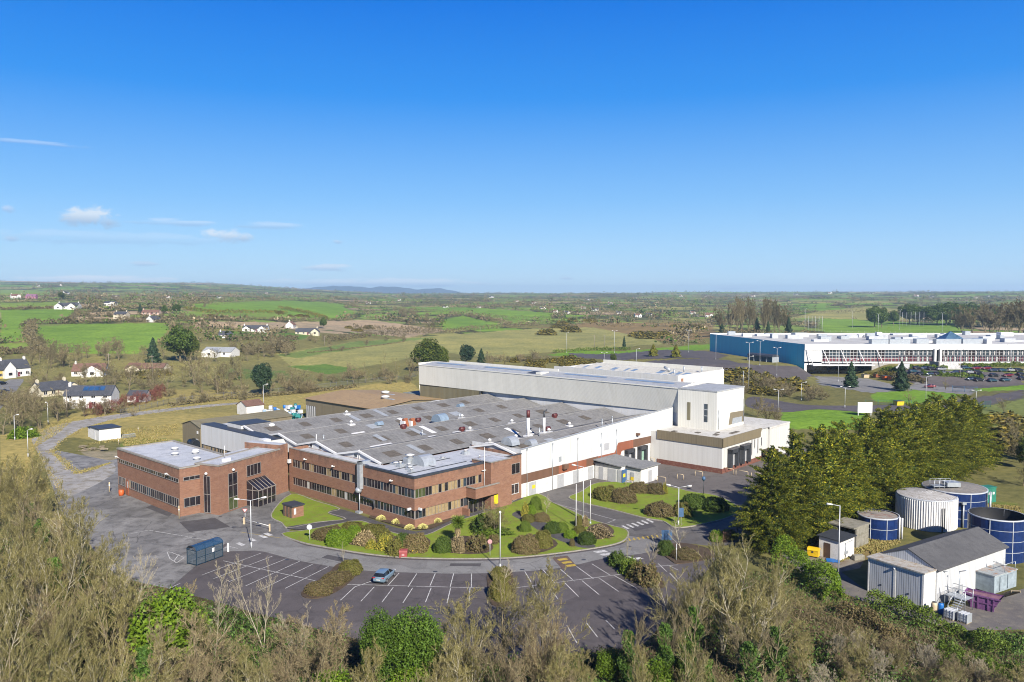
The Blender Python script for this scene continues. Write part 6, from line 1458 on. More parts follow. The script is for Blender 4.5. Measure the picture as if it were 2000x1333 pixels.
# ------------------------------------------------------------------ houses
WALLC = [PLASTER, plain('cream_render', (.62, .56, .42), .8), plain('pink_render', (.50, .20, .30), .8), plain('yellow_render', (.62, .48, .12), .8)]
def house(label, px, py, w, d, he, hr, rz, wall, roof, wings=(), chim=1, win=4, group=None, solar=False):
    p = P(px, py); o = thing('house', label, 'house', p, rz, group); w, d, he, hr = w*.8, d*.85, he*.86, hr*.8; mb = MB()
    mb.ext([(-d/2, -1), (d/2, -1), (d/2, he), (0, hr), (-d/2, he)], 'x', -w/2, w/2)
    for wx, ww, wd, sgn in wings: mb.ext([(wx-ww/2, -1), (wx+ww/2, -1), (wx+ww/2, he), (wx, hr*.93), (wx-ww/2, he)], 'y', *sorted((0, sgn*(d/2+wd))))
    mb.build('wall', wall, o); mb = MB(); ov = .4; sl = (hr-he)/(d/2)
    mb.ext([(-d/2-ov, he-ov*sl+.04), (0, hr+.04), (d/2+ov, he-ov*sl+.04), (d/2+ov, he-ov*sl+.22), (0, hr+.22), (-d/2-ov, he-ov*sl+.22)], 'x', -w/2-.15, w/2+.15)
    for wx, ww, wd, sgn in wings:
        s2 = (hr*.93-he)/(ww/2); mb.ext([(wx-ww/2-ov, he-ov*s2+.04), (wx, hr*.93+.04), (wx+ww/2+ov, he-ov*s2+.04), (wx+ww/2+ov, he-ov*s2+.2), (wx, hr*.93+.2), (wx-ww/2-ov, he-ov*s2+.2)], 'y', *sorted((0, sgn*(d/2+wd+.15))))
    r_ = mb.build('roof', roof, o)
    for c in range(chim):
        x = -w/2+.8 if c == 0 else w/2-.8; mb = MB(); mb.box(x-.4, -.5, hr-.6, x+.4, .5, hr+1.1); mb.box(x-.15, -.15, hr+1.1, x+.15, .15, hr+1.4); mb.build('chimney', wall, r_)
    fl = [(.9, 2.1)] if he < 4 else [(.9, 2.1), (3.5, 4.7)]
    for z0, z1 in fl:
        for i in range(win):
            x = -w/2+w*(i+.5)/win; mb = MB(); mb.box(x-.6, -d/2-.04, z0, x+.6, -d/2+.05, z1); g_ = mb.build('window', GLD, o)
            mb = MB(); mb.box(x-.7, -d/2-.09, z0-.1, x+.7, -d/2-.041, z0); mb.box(x-.04, -d/2-.07, z0, x+.04, -d/2-.042, z1); mb.build('frame', FRAMEW, g_)
    mb = MB(); mb.box(w*.06-.5, -d/2-.05, 0, w*.06+.5, -d/2+.05, 2.0); mb.build('door', WREDD, o)
    for wx, ww, wd, sgn in wings:
        if sgn < 0: mb = MB(); mb.box(wx-.8, -(d/2+wd)-.05, .9, wx+.8, -(d/2+wd)+.05, 2.2); mb.build('window', GLD, o)
    if solar:
        for i in range(4):
            mb = MB(); x = -2+i*1.75; y0, y1 = -d/2*.62, -d/2*.18; zz = lambda y: hr-(hr-he)*abs(y)/(d/2)+.32
            mb.poly([(x, y0, zz(y0)), (x+1.6, y0, zz(y0)), (x+1.6, y1, zz(y1)), (x, y1, zz(y1))]); mb.build('solar_panel', glass('solar_blue', (.02, .06, .15), .15) if 'solar_blue' not in MATS else MATS['solar_blue'], o)
    return o
house('white two storey house with a dark roof and blue solar panels', 180, 795, 19, 8.5, 5.2, 9.0, R(6), PLASTER, TILE_D, (), 1, 4, None, True)
house('cream bungalow with a dark slate roof left of the solar panel house', 100, 772, 15, 9, 2.9, 6.4, R(62), WALLC[1], TILE_D, ((4, 7, 4, -1),), 2)
house('small white garage house with a slate roof beside the dark red hedge', 272, 784, 8, 6, 2.8, 4.8, R(4), PLASTER, TILE_D, (), 0, 2)
house('bungalow with a brown tiled roof and white gable among the garden trees', 178, 733, 18, 10, 2.8, 6.8, R(12), WALLC[0], TILE_R, ((3, 9, 5, -1),), 1)
house('long brown roofed bungalow half hidden behind the gorse', 290, 727, 24, 9, 2.6, 5.4, R(-5), WALLC[1], TILE_R, ((-4, 6, 3, -1),), 0)
house('white gabled house with a navy roof by the lane at the left edge', 25, 735, 15, 9, 4.6, 9.5, R(60), PLASTER, TILE_D, ((-4, 5, 2, -1),), 2)
house('yellow gabled house cut by the left edge', -2, 738, 12, 9, 4.4, 9, R(62), WALLC[3], TILE_D, (), 1)
house('grey roofed farm shed beside the brown thicket', 432, 695, 22, 12, 3.0, 6.0, R(-8), WALLC[0], plain('grey_metal_roof', (.34, .36, .38), .6), ((-2, 9, 5, -1),), 0, 2)
house('white cottage with solar roof, nearest of the roadside row', 600, 654, 22, 8, 3.0, 6.6, R(4), WALLC[1], TILE_D, ((7, 6, 2.5, -1),), 2, 4)
house('long low white house in the middle of the roadside row', 500, 648, 24, 8, 2.9, 6.0, R(2), PLASTER, TILE_D, ((6, 6, 2.5, -1), (-6, 6, 2.5, -1)), 2, 5)
house('white gabled house behind the roadside row', 568, 641, 9, 8, 3.4, 7.2, R(85), PLASTER, TILE_R, (), 1, 2)
house('little white house with a slate roof at the left of the roadside row', 441, 660, 11, 7, 2.7, 5.6, R(30), PLASTER, TILE_D, (), 1, 2)
house('white double gabled house standing above the green field', 135, 604, 26, 10, 3.6, 8.0, R(3), PLASTER, TILE_D, ((-7, 8, 4, -1), (6, 8, 4, -1)), 2, 4)
house('grey hip roofed two storey house above the green field', 238, 624, 13, 10, 5.2, 8.2, R(0), WALLC[1], TILE_D, (), 2, 3)
house('pink walled bungalow beside the dark cypress clump', 296, 615, 20, 8, 2.8, 5.8, R(2), plain('salmon_render', (.6, .42, .36), .8), TILE_R, (), 1, 4)
house('white gable end cottage below the dark cypress clump', 300, 629, 12, 8, 2.8, 6.2, R(70), PLASTER, TILE_D, (), 1, 2)
house('pink house on the far hillside at the left', 62, 584, 18, 10, 4.4, 8.6, R(8), WALLC[2], plain('lilac_roof', (.24, .12, .2), .8), (), 1, 3)
house('white far house with a dark flat extension on the hillside', 216, 598, 14, 9, 4.0, 6.4, R(0), PLASTER, TILE_D, ((5, 6, 3, -1),), 0, 3)
FH = [(226,584,14),(30,583,8),(128,575,10),(118,559,14),(75,560,12),(700,594,22),(720,594,14),(870,601,12),(915,601,12),(935,602,10),(960,582,26),(985,585,14),(1043,594,14),(1060,604,16),(1080,610,12),(1085,611,14),(1105,613,18),(1118,607,12),(1140,604,16),(1162,608,20),(1180,610,22),(1192,596,18),(1208,613,18),(1210,615,14),(1245,620,22),(1268,617,14),(1345,617,18),(1352,614,12),(1360,619,18),(1375,604,20),(1385,620,24),(1148,587,12),(1166,585,10),(1330,580,10),(1380,580,14),(650,590,10),(780,588,10),(1555,577,30),(1600,576,20),(1620,574,30),(1700,575,24),(1690,581,12),(1790,580,14),(1820,581,12),(1860,582,12),(1905,583,10),(1930,580,10),(1960,583,14),(1470,580,14),(1450,583,10),(868,628,14),(1010,590,10),(1240,583,10),(150,566,8),(330,583,10),(430,583,10),(350,573,8),(520,574,8)]
fhb = []
FH = [q for j, q in enumerate(FH) if j < 4 or j % 3 != 2]; HOUSEXY = []
for i, (x, y, w) in enumerate(FH):
    p = P(x, y); HOUSEXY.append(p)
    if i < 4: fhb.append(house('small white house far off among hedges and trees', x, y, 13+3*(i % 3), 8, 3.0+(i % 2)*1.4, 6.8+(i % 2)*1.4, R(10+40*i), PLASTER, (TILE_D, TILE_R)[i % 2], ((3, 6, 3, -1),), 1, 3, 'far white houses'))
    else:
        k = max(.62, min(1.5, w*p[1]/F/21)); copy_tree(fhb[i % 4], None, p, rng.uniform(-.6, .6), (k, max(.7, k*.8), min(1.1, k)))
# ------------------------------------------------------------------ plants
BARK = plain('bark', (.20, .165, .10), .9, 0, .35, 3); BARKP = plain('pale_bark', (.44, .40, .30), .9, 0, .25, 3)
TWIG = leafmat('olive_twigs', [(.155, .138, .045), (.245, .22, .08), (.09, .082, .028), (.37, .335, .145)])
TWIGB = leafmat('brown_twigs', [(.15, .115, .065), (.24, .19, .11), (.10, .08, .045), (.36, .30, .20)])
LIMB = leafmat('lichen_limbs', [(.30, .27, .14), (.40, .365, .20), (.22, .20, .10)])
TWIGR = leafmat('russet_twigs', [(.13, .05, .04), (.18, .07, .05), (.10, .035, .03)])
TWIGW = leafmat('pale_twigs', [(.34, .30, .23), (.42, .38, .31), (.26, .22, .16)])
TWIGD = leafmat('dark_twigs', [(.13, .11, .06), (.18, .15, .08), (.10, .085, .048)])
LG = lambda nm, cols: leafmat(nm, cols)
L_BRIGHT = LG('bright_leaves', [(.08, .15, .008), (.13, .215, .012), (.05, .095, .008), (.19, .275, .018)])
L_DARK = LG('dark_leaves', [(.03, .058, .01), (.05, .088, .014), (.075, .115, .016), (.03, .05, .01)])
L_MID = LG('mid_leaves', [(.075, .125, .014), (.115, .17, .018), (.05, .085, .012), (.15, .21, .03)])
L_CYP = LG('cypress_sprays', [(.012, .028, .004), (.028, .054, .006), (.125, .145, .010), (.055, .088, .008), (.014, .03, .004), (.23, .23, .014), (.38, .345, .02)])
L_IVY = LG('ivy_leaves', [(.035, .08, .015), (.06, .12, .02), (.10, .17, .03)])
L_OLIVE = LG('olive_clipped_leaves', [(.12, .125, .028), (.165, .165, .035), (.08, .085, .022), (.19, .15, .05)])
L_BROWN = LG('brown_clipped_leaves', [(.135, .105, .05), (.18, .14, .065), (.10, .075, .04), (.12, .13, .035)])
L_YELL = LG('yellow_leaves', [(.28, .24, .03), (.38, .33, .05), (.16, .17, .03), (.10, .13, .025)])
L_TAN = LG('tan_grass', [(.26, .20, .11), (.34, .27, .15), (.19, .145, .08), (.14, .13, .06)])
L_GORSE = LG('gorse_leaves', [(.08, .08, .02), (.12, .105, .025), (.24, .18, .02), (.06, .065, .02), (.14, .12, .025)])
L_PINE = LG('pine_needles', [(.02, .045, .022), (.03, .06, .03), (.045, .08, .035)])
L_VAR = LG('variegated_leaves', [(.5, .46, .16), (.62, .58, .25), (.35, .36, .10)])
def unit(v): return v/(np.linalg.norm(v, axis=-1, keepdims=True)+1e-9)
def quads(c, d, n, L, W):
    """flat leaf sprays: centre c, long axis d, seen normal n"""
    d = unit(d); s = unit(np.cross(d, n)); L = np.asarray(L)[:, None]/2; W = np.asarray(W)[:, None]/2
    v = np.stack([c-d*L-s*W*.6, c-d*L*.2+s*W, c+d*L, c-d*L*.2-s*W], 1)   # kite shaped
    return v.reshape(-1, 3), np.arange(len(c)*4).reshape(-1, 4)
def cat(parts):
    V = []; Fc = []; n = 0
    for v, f in parts: V.append(v); Fc.append(f+n); n += len(v)
    return np.concatenate(V), np.concatenate(Fc)
def ribbons(p0, p1, w, g):
    d = unit(p1-p0); s = unit(np.cross(d, g.normal(size=p0.shape))); w = np.asarray(w)[:, None]/2
    v = np.stack([p0-s*w, p0+s*w, p1+s*w*.45, p1-s*w*.45], 1); return v.reshape(-1, 3), np.arange(len(p0)*4).reshape(-1, 4)
def prisms(p0, p1, r0, r1, k=4):
    d = unit(p1-p0); u = unit(np.cross(d, np.array([.31, .77, .55]))); w = np.cross(d, u); V = []
    for p, r in ((p0, r0), (p1, r1)):
        for i in range(k): t = 2*math.pi*i/k; V.append(p+(u*math.cos(t)+w*math.sin(t))*np.asarray(r)[:, None])
    v = np.stack(V, 1).reshape(-1, 3); n = len(p0); b = np.arange(n)[:, None]*2*k
    return v, np.concatenate([np.stack([b[:, 0]+i, b[:, 0]+(i+1) % k, b[:, 0]+k+(i+1) % k, b[:, 0]+k+i], 1) for i in range(k)])
def bare_mesh(seed, h, spread=.9, up=.35, n=(13, 7, 8, 7), base=.2, stems=1, tw=.022, limbr=.16, cut=1.0):
    """winter tree: stems and limbs as tapered prisms, four orders of branching ending in thin twigs"""
    g = np.random.default_rng(seed); wood = []; 
    P0 = []; D0 = []; L0 = []; R0 = []
    for s in range(stems):
        a = 2*math.pi*(s+g.random())/stems; lean = .0 if stems == 1 else .28*spread
        P0.append([0, 0, -.2]); D0.append([math.cos(a)*lean+g.normal()*.04, math.sin(a)*lean+g.normal()*.04, 1]); L0.append(h*g.uniform(.82, .95)); R0.append(limbr*(1 if stems == 1 else .75))
    P0, D0, L0, R0 = np.array(P0, float), unit(np.array(D0, float)), np.array(L0), np.array(R0)
    levels = []; cur = (P0, D0, L0, R0)
    for lv in range(4):
        p, d, L, r = cur; seg = 4 if lv == 0 else (3 if lv < 3 else 2)
        pts = [p]; dd = d.copy()
        for k in range(seg):
            dd = unit(dd+g.normal(size=d.shape)*(.07 if lv == 0 else .16)+np.array([0, 0, 1])*(.05+.10*up)*(lv > 0))
            pts.append(pts[-1]+dd*(L/seg)[:, None])
        for k in range(seg):
            ra = r*(1-.85*k/seg); rb = r*(1-.85*(k+1)/seg)
            wood.append((lv, prisms(pts[k], pts[k+1], ra, rb, 5 if lv == 0 else 3)))
        m = n[lv]; t = g.random((len(p), m)); t = base+(1-base)*t if lv == 0 else .15+.85*t
        t = np.sort(t, 1); idx = np.minimum((t*seg).astype(int), seg-1); fr = t*seg-idx
        A = np.stack(pts, 1); i0 = np.arange(len(p))[:, None]
        q = A[i0, idx]*(1-fr)[..., None]+A[i0, idx+1]*fr[..., None]
        ax = unit(A[i0, idx+1]-A[i0, idx])
        rd = g.normal(size=q.shape); rd = unit(rd-ax*np.sum(rd*ax, -1, keepdims=True))
        ang = g.uniform(.5, 1.05, size=t.shape)*spread*(1.05 if lv == 0 else .85)
        nd = ax*np.cos(ang)[..., None]+rd*np.sin(ang)[..., None]; nd[..., 2] += up*.55; nd = unit(nd)
        ll = L[:, None]*(1.08-.72*t if lv == 0 else .95-.5*t)*g.uniform(.42, .66, t.shape)*(1.0 if lv else .95)
        cur = (q.reshape(-1, 3), nd.reshape(-1, 3), ll.ravel(), np.maximum((.016 if lv > 1 else .026)*(tw/.036 if tw < .05 else 1.6), (r[:, None]*.58*(1-.6*t)).ravel()))
    p, d, L, r = cur; mid = p+unit(d+g.normal(size=d.shape)*.2)*(L*.5)[:, None]; end = mid+unit(d+g.normal(size=d.shape)*.3+np.array([0, 0, .25*up]))*(L*.55)[:, None]
    tw_ = cat([ribbons(p, mid, np.full(len(p), tw), g), ribbons(mid, end, np.full(len(p), tw*.7), g)])
    big = cat([w for lv, w in wood if lv < 2]); limb = cat([w for lv, w in wood if lv == 2]); fine = cat([w for lv, w in wood if lv == 3]+[tw_])
    v_, f_ = cat([limb, fine]); return big, (v_, f_), (np.arange(len(f_)) < len(limb[1])).astype(int)
PROTO = {}
def bare_proto(key, seed, h, twm, bark, ivy=0, **kw):
    big, small, mi = bare_mesh(seed, h, **kw)
    t = thing('bare_tree', 'x', 'tree'); npmesh('trunk', *big, bark, parent=t); npmesh('crown', *small, [twm, LIMB], mi, parent=t)
    if ivy:
        g = np.random.default_rng(seed+50); n = ivy; z = g.uniform(.3, h*.72, n); a = g.uniform(0, 6.283, n); rr = (.35+.65*g.random(n))*(.35+.95*np.sin(np.clip(z/(h*.72), 0, 1)*2.6+.3))*(.8+.35*np.sin(z*2.1+a*2))
        c = np.stack([rr*np.cos(a), rr*np.sin(a), z], 1); npmesh('ivy', *quads(c, g.normal(size=c.shape)+[0, 0, -.4], g.normal(size=c.shape), g.uniform(.16, .34, n), g.uniform(.12, .24, n)), L_IVY, parent=t)
    PROTO[key] = dict(o=t, h=h, used=False); return t
def leafy_proto(key, seed, h, w, lm, shape='round', n=6000, ls=.3, name='evergreen_tree', trunk=True, droop=0., core=True, lumps=28, bark=None):
    """evergreen: leaf clumps through an uneven crown of many lobes, on a trunk with limbs"""
    g = np.random.default_rng(seed); t = thing(name, 'x', 'tree' if h > 2.6 else 'shrub')
    if shape == 'cone':
        z = h*(.06+.94*(1-np.sqrt(g.random(n)))); k = 1-z/h; rim = w/2*(k**.78)*(1+.16*np.sin(z*3.1+seed)); a = g.uniform(0, 6.283, n)
        rim = rim*(1+.22*np.sin(a*5+z*1.7)+.15*np.sin(a*9-z*3.3)); q = rim*np.sqrt(g.uniform(.35, 1.05, n)); c = np.stack([q*np.cos(a), q*np.sin(a), z], 1)
        out = np.stack([np.cos(a), np.sin(a), np.full(n, -droop)], 1)
    else:
        lc = g.normal(size=(lumps, 3)); lc = unit(lc)*np.cbrt(g.random((lumps, 1)))*.62; lc[:, 2] = lc[:, 2]*.9
        lr = g.uniform(.24, .5, lumps); li = g.integers(0, lumps, n); dn = unit(g.normal(size=(n, 3))); c = lc[li]+dn*(lr[li]*np.sqrt(g.uniform(.55, 1.1, n)))[:, None]
        zlo = .12 if shape == 'round' else .0
        c = c*np.array([w/2, w/2, h*(1-zlo)/2])+np.array([0, 0, h*(zlo+(1-zlo)/2)]); c[:, 2] = np.abs(c[:, 2]-.05)
        out = dn+np.array([0, 0, -droop])
    L = g.uniform(.7, 1.4, n)*ls
    npmesh('crown', *quads(c, g.normal(size=c.shape)+[0, 0, -.3], unit(out+[0, 0, droop+.35])+g.normal(size=c.shape)*.42, L, L*.6), lm, parent=t)
    if trunk:
        m = 7; p0 = np.zeros((m+1, 3)); p1 = np.zeros((m+1, 3)); p0[0] = [0, 0, -.3]; p1[0] = [0, 0, h*.8]
        for i in range(m): z = h*(.2+.08*i); a = g.uniform(0, 6.28); p0[i+1] = [0, 0, z]; p1[i+1] = [math.cos(a)*w*.3, math.sin(a)*w*.3, z+h*.14]
        npmesh('trunk', *prisms(p0, p1, np.r_[h*.022, np.full(m, h*.008)], np.r_[h*.006, np.full(m, h*.003)], 6), bark or BARK, parent=t)
    PROTO[key] = dict(o=t, h=h, used=False); return t
def cypress_proto(key, seed, h, w, n=270, sp=270):
    """big cypress: dense inner crown, with heavy plumes of sprays sweeping out of it and dark hollows between"""
    g = np.random.default_rng(seed); t = thing('cypress_tree', 'x', 'tree')
    def rim_at(z, a):
        k = z/h; prof = np.where(k < .15, .82+.18*k/.15, np.clip((1-k)/.85, 0, 1)**.72)
        return w/2*prof*(1+.14*np.sin(a*4+seed)+.10*np.sin(a*7+z*.9)+.08*np.sin(z*2.2+a*3))
    m0 = 15000; z = np.clip(h*(1-np.sqrt(g.random(m0)*.98))+.2, .2, h*.98); a = g.uniform(0, 6.283, m0); r = rim_at(z, a)*g.uniform(.5, .76, m0)
    c0 = np.stack([r*np.cos(a), r*np.sin(a), z], 1); on0 = np.stack([np.cos(a), np.sin(a), np.full(m0, .4)], 1); L0 = g.uniform(.25, .55, m0)
    q0 = quads(c0, g.normal(size=c0.shape), on0+g.normal(size=c0.shape)*.4, L0, L0*.45)
    z = np.clip(h*(1-np.sqrt(g.random(n)*.97))+.1, .25, h*.985); k = z/h; a = g.uniform(0, 6.283, n); r = rim_at(z, a)*.68
    c = np.stack([r*np.cos(a), r*np.sin(a), z], 1); up = .18+.75*k**1.6+.2*g.normal(size=n)
    pd = unit(np.stack([np.cos(a)+.3*g.normal(size=n)*.6, np.sin(a)+.3*g.normal(size=n)*.6, up], 1)); ln = (rim_at(z, a)*.42+.9)*g.uniform(.75, 1.35, n)
    i = np.repeat(np.arange(n), sp); m = len(i); tt = g.random(m)**.8; wd = (.62*(1-.8*tt)+.06)*np.where(tt < .15, .7, 1)
    lat = g.normal(size=(m, 3))*np.array([.5, .5, .34])*wd[:, None]
    cc = c[i]+pd[i]*(tt*ln[i])[:, None]+lat+np.stack([np.zeros(m), np.zeros(m), -.35*tt**2*ln[i]*(1-k[i])], 1)
    on = unit(lat+np.array([0, 0, .12])+.12*pd[i]); L = g.uniform(.15, .34, m)*(1-.3*tt)
    q1 = quads(cc, pd[i]+g.normal(size=(m, 3))*.45, on+g.normal(size=(m, 3))*.3, L, L*.36)
    npmesh('crown', *cat([q0, q1]), L_CYP, parent=t)
    npmesh('trunk', *prisms(np.array([[0, 0, -.3]]), np.array([[0, 0, h*.9]]), [.42], [.06], 8), BARK, parent=t)
    PROTO[key] = dict(o=t, h=h, used=False)
def put(key, x, y, label, h=None, group=None, rz=None, wide=1., z=None, cat_=None, name=None):
    pr = PROTO[key]; o = pr['o']; k = (h or pr['h'])/pr['h']; rz = rng.uniform(0, 6.283) if rz is None else rz
    loc = (x, y, float(T(x, y)) if z is None else z); sc = (k*wide, k*wide, k)
    if pr['used']: o = copy_tree(o, None, loc, rz, sc)
    else: o.location = loc; o.rotation_euler = (0, 0, rz); o.scale = sc; pr['used'] = True
    o['label'] = label
    if name: o.name = name
    if cat_: o['category'] = cat_
    if group: o['group'] = group
    elif 'group' in o: del o['group']
    return o
# prototypes
for i in range(4): bare_proto(('olive', i), 20+i, 13, TWIG, BARKP if i % 2 else BARK, spread=1.0, up=.42, stems=(1, 3, 2, 4)[i], base=.1, n=(15, 8, 7, 4), tw=.038)
for i in range(3): bare_proto(('brown', i), 40+i, 11, TWIGB, BARK, spread=1.05, up=.35, stems=(3, 2, 4)[i], base=.06, n=(14, 8, 7, 4), tw=.036)
for i in range(2): bare_proto(('pale', i), 60+i, 12, TWIGW, BARKP, spread=.75, up=.6, stems=(1, 2)[i], base=.15, n=(13, 6, 6, 4), tw=.024, limbr=.13)
for i in range(2): bare_proto(('ivy', i), 80+i, 11, TWIGB, BARK, ivy=5200, spread=.85, up=.5, base=.3, n=(13, 7, 6, 5), tw=.026)
for i in range(3): bare_proto(('scrub', i), 100+i, 4.2, (TWIG, TWIGB, TWIGB)[i], BARK, spread=1.15, up=.3, stems=6, base=.02, n=(9, 6, 6, 5), tw=.024, limbr=.05)
bare_proto(('scrub', 3), 103, 4.2, TWIGW, BARKP, spread=1.15, up=.3, stems=6, base=.02, n=(9, 6, 5, 4), tw=.024, limbr=.06)
bare_proto(('birch', 0), 120, 5.5, TWIGW, BARKP, spread=.8, up=.5, base=.2, n=(12, 6, 5, 4), tw=.018, limbr=.07)
for i in range(3): bare_proto(('farbare', i), 140+i, 11, (TWIG, TWIGB, TWIGD)[i], BARK, spread=1.05, up=.4, stems=(1, 2, 3)[i], base=.12, n=(11, 6, 5, 4), tw=.07, limbr=.2)
for i in range(2): bare_proto(('farscrub', i), 160+i, 5, (TWIGB, TWIGD)[i], BARK, spread=1.2, up=.25, stems=6, base=.02, n=(7, 5, 5, 4), tw=.07, limbr=.07)
for i in range(2): bare_proto(('poplar', i), 180+i, 20, (TWIGD, TWIGB)[i], BARK, spread=.6, up=.8, stems=2, base=.06, n=(16, 7, 6, 4), tw=.24, limbr=.25)
bare_proto(('willow', 0), 175, 5.4, TWIG, BARK, spread=1.25, up=-.12, stems=5, base=.2, n=(12, 7, 7, 6), tw=.02, limbr=.08)
for i in range(4): cypress_proto(('cyp', i), 200+i, 17.5, 9.5)
leafy_proto(('laurel', 0), 220, 8, 6.5, L_BRIGHT, 'round', 9000, .30); L_COL = LG('column_leaves', [(.045, .095, .01), (.075, .14, .014), (.03, .06, .008), (.11, .18, .02)]); leafy_proto(('ever', 0), 221, 9, 5.0, L_COL, 'round', 20000, .17, lumps=40); leafy_proto(('ever', 1), 222, 9, 5.5, L_COL, 'round', 20000, .17, lumps=40)
leafy_proto(('darkever', 0), 223, 16, 15, L_DARK, 'round', 9000, .75); leafy_proto(('darkever', 1), 224, 12, 9, L_DARK, 'round', 6000, .6)
leafy_proto(('gold', 0), 225, 16, 12, LG('gold_dark_leaves', [(.03, .06, .012), (.06, .09, .015), (.13, .15, .02), (.04, .07, .015)]), 'round', 9000, .6)
leafy_proto(('pine', 0), 226, 12, 8, L_PINE, 'round', 6000, .5, lumps=14); leafy_proto(('spruce', 0), 227, 11, 5.5, L_PINE, 'cone', 6000, .5, droop=.4)
leafy_proto(('goldcone', 0), 228, 4.5, 3.6, LG('gold_conifer', [(.12, .13, .015), (.2, .19, .02), (.07, .09, .015)]), 'cone', 3000, .3)
SH = {'bright': L_BRIGHT, 'olive': L_OLIVE, 'brown': L_BROWN, 'dark': L_DARK, 'mid': L_MID, 'yellow': L_YELL, 'gorse': L_GORSE, 'var': L_VAR, 'tan': L_TAN}
def blade_mesh(seed):
    g = np.random.default_rng(seed); n = 420; d = unit(g.normal(size=(n, 3))*[1, 1, .8]+[0, 0, .75]); d[:, 2] = np.abs(d[:, 2])*.9+.1
    b = d*.42; tip = d*.85-np.array([0, 0, .12]); return cat([quads(b, d, g.normal(size=b.shape), np.full(n, .85), np.full(n, .085)), quads(tip, d*[1, 1, .1]-[0, 0, .3], g.normal(size=b.shape), np.full(n, .5), np.full(n, .07))])
def shrub_mesh(seed, lm, n=3600, ls=.085, rough=.07, clipped=True, parent=None):
    """unit dome (radius 1, height 1): dense leaves over an uneven shell"""
    g = np.random.default_rng(seed); d = unit(g.normal(size=(n, 3))); d[:, 2] = np.abs(d[:, 2]); d = d[d[:, 2] > -.1]; a = np.arctan2(d[:, 1], d[:, 0])
    bumpy = 1+rough*(np.sin(a*3+seed)+.7*np.sin(a*5+d[:, 2]*6+seed)+.6*np.sin(a*11+d[:, 2]*13)+.5*np.sin(a*19-d[:, 2]*17))
    r = bumpy*(1+.02*g.normal(size=len(d))-np.abs(g.normal(size=len(d)))*(.08 if clipped else .26)); sq = np.array([1, 1, 1.]); c = d*r[:, None]*sq
    if clipped: c = np.sign(c)*np.abs(c)**.86
    L = g.uniform(.7, 1.4, len(d))*ls
    lv = quads(c, g.normal(size=c.shape)*(.8 if clipped else 1)+d*(0.5 if clipped else 1.2), d+g.normal(size=c.shape)*.5, L, L*.6)
    nu, nv = 18, 7; cv = []; cf = []
    for j in range(nv+1):
        e = math.pi/2*j/nv
        for i in range(nu):
            t = 2*math.pi*i/nu; q = np.array([math.cos(t)*math.cos(e), math.sin(t)*math.cos(e), math.sin(e)]); b = 1+rough*(math.sin(t*3+seed)+.7*math.sin(t*5+q[2]*6+seed)); q = q*b*(.84 if clipped else .62); q = np.sign(q)*np.abs(q)**(.86 if clipped else 1); cv.append(q)
    for j in range(nv):
        for i in range(nu): cf.append((j*nu+i, j*nu+(i+1) % nu, (j+1)*nu+(i+1) % nu, (j+1)*nu+i))
    return cat([lv, (np.array(cv), np.array(cf))])
SPR = {}
def shrub(label, px0, px1, py0, py1, col, clipped=True, cat_='shrub', name=None, depth=1., group=None, z0=.12, hmax=2.3):
    """shrub filling the photo box px0..px1, py0 (top) .. py1 (near foot) on the flat site"""
    key = (col, clipped)
    if key not in SPR:
        t = thing('clipped_shrub' if clipped else 'loose_shrub', 'x', 'shrub'); npmesh('foliage', *blade_mesh(7), SH[col], parent=t) if col == 'var' else npmesh('foliage', *shrub_mesh(300+len(SPR), SH[col], 8500 if clipped else 5200, .08 if clipped else .13, .075 if clipped else .17, clipped), SH[col], parent=t)
        g = np.random.default_rng(5); k = 6; p1 = np.stack([g.normal(size=k)*.3, g.normal(size=k)*.3, np.full(k, .6)], 1); npmesh('stem', *prisms(np.zeros((k, 3)), p1, np.full(k, .03), np.full(k, .012), 4), BARK, parent=t); SPR[key] = [t, False]
    f_ = G((px0+px1)/2, py1, z0); d = f_[1]; rx = (px1-px0)/2*d/F; sx_ = rx; gy = d+rx*depth
    hh = max(.45, (H-z0)-(py0-576)/F*(gy+rx*depth*.75)); hh = min(hh, hmax); cx = ((px0+px1)/2-1000)/F*gy
    e = SPR[key]; o = e[0] if not e[1] else copy_tree(e[0]); e[1] = True
    o.location = (cx, gy, z0-.02); o.rotation_euler = (0, 0, rng.uniform(-.4, .4)); o.scale = (rx, rx*depth, hh); o['label'] = label; o['category'] = cat_
    if group: o['group'] = group
    elif 'group' in o: del o['group']
    if name: o.name = name
    return o
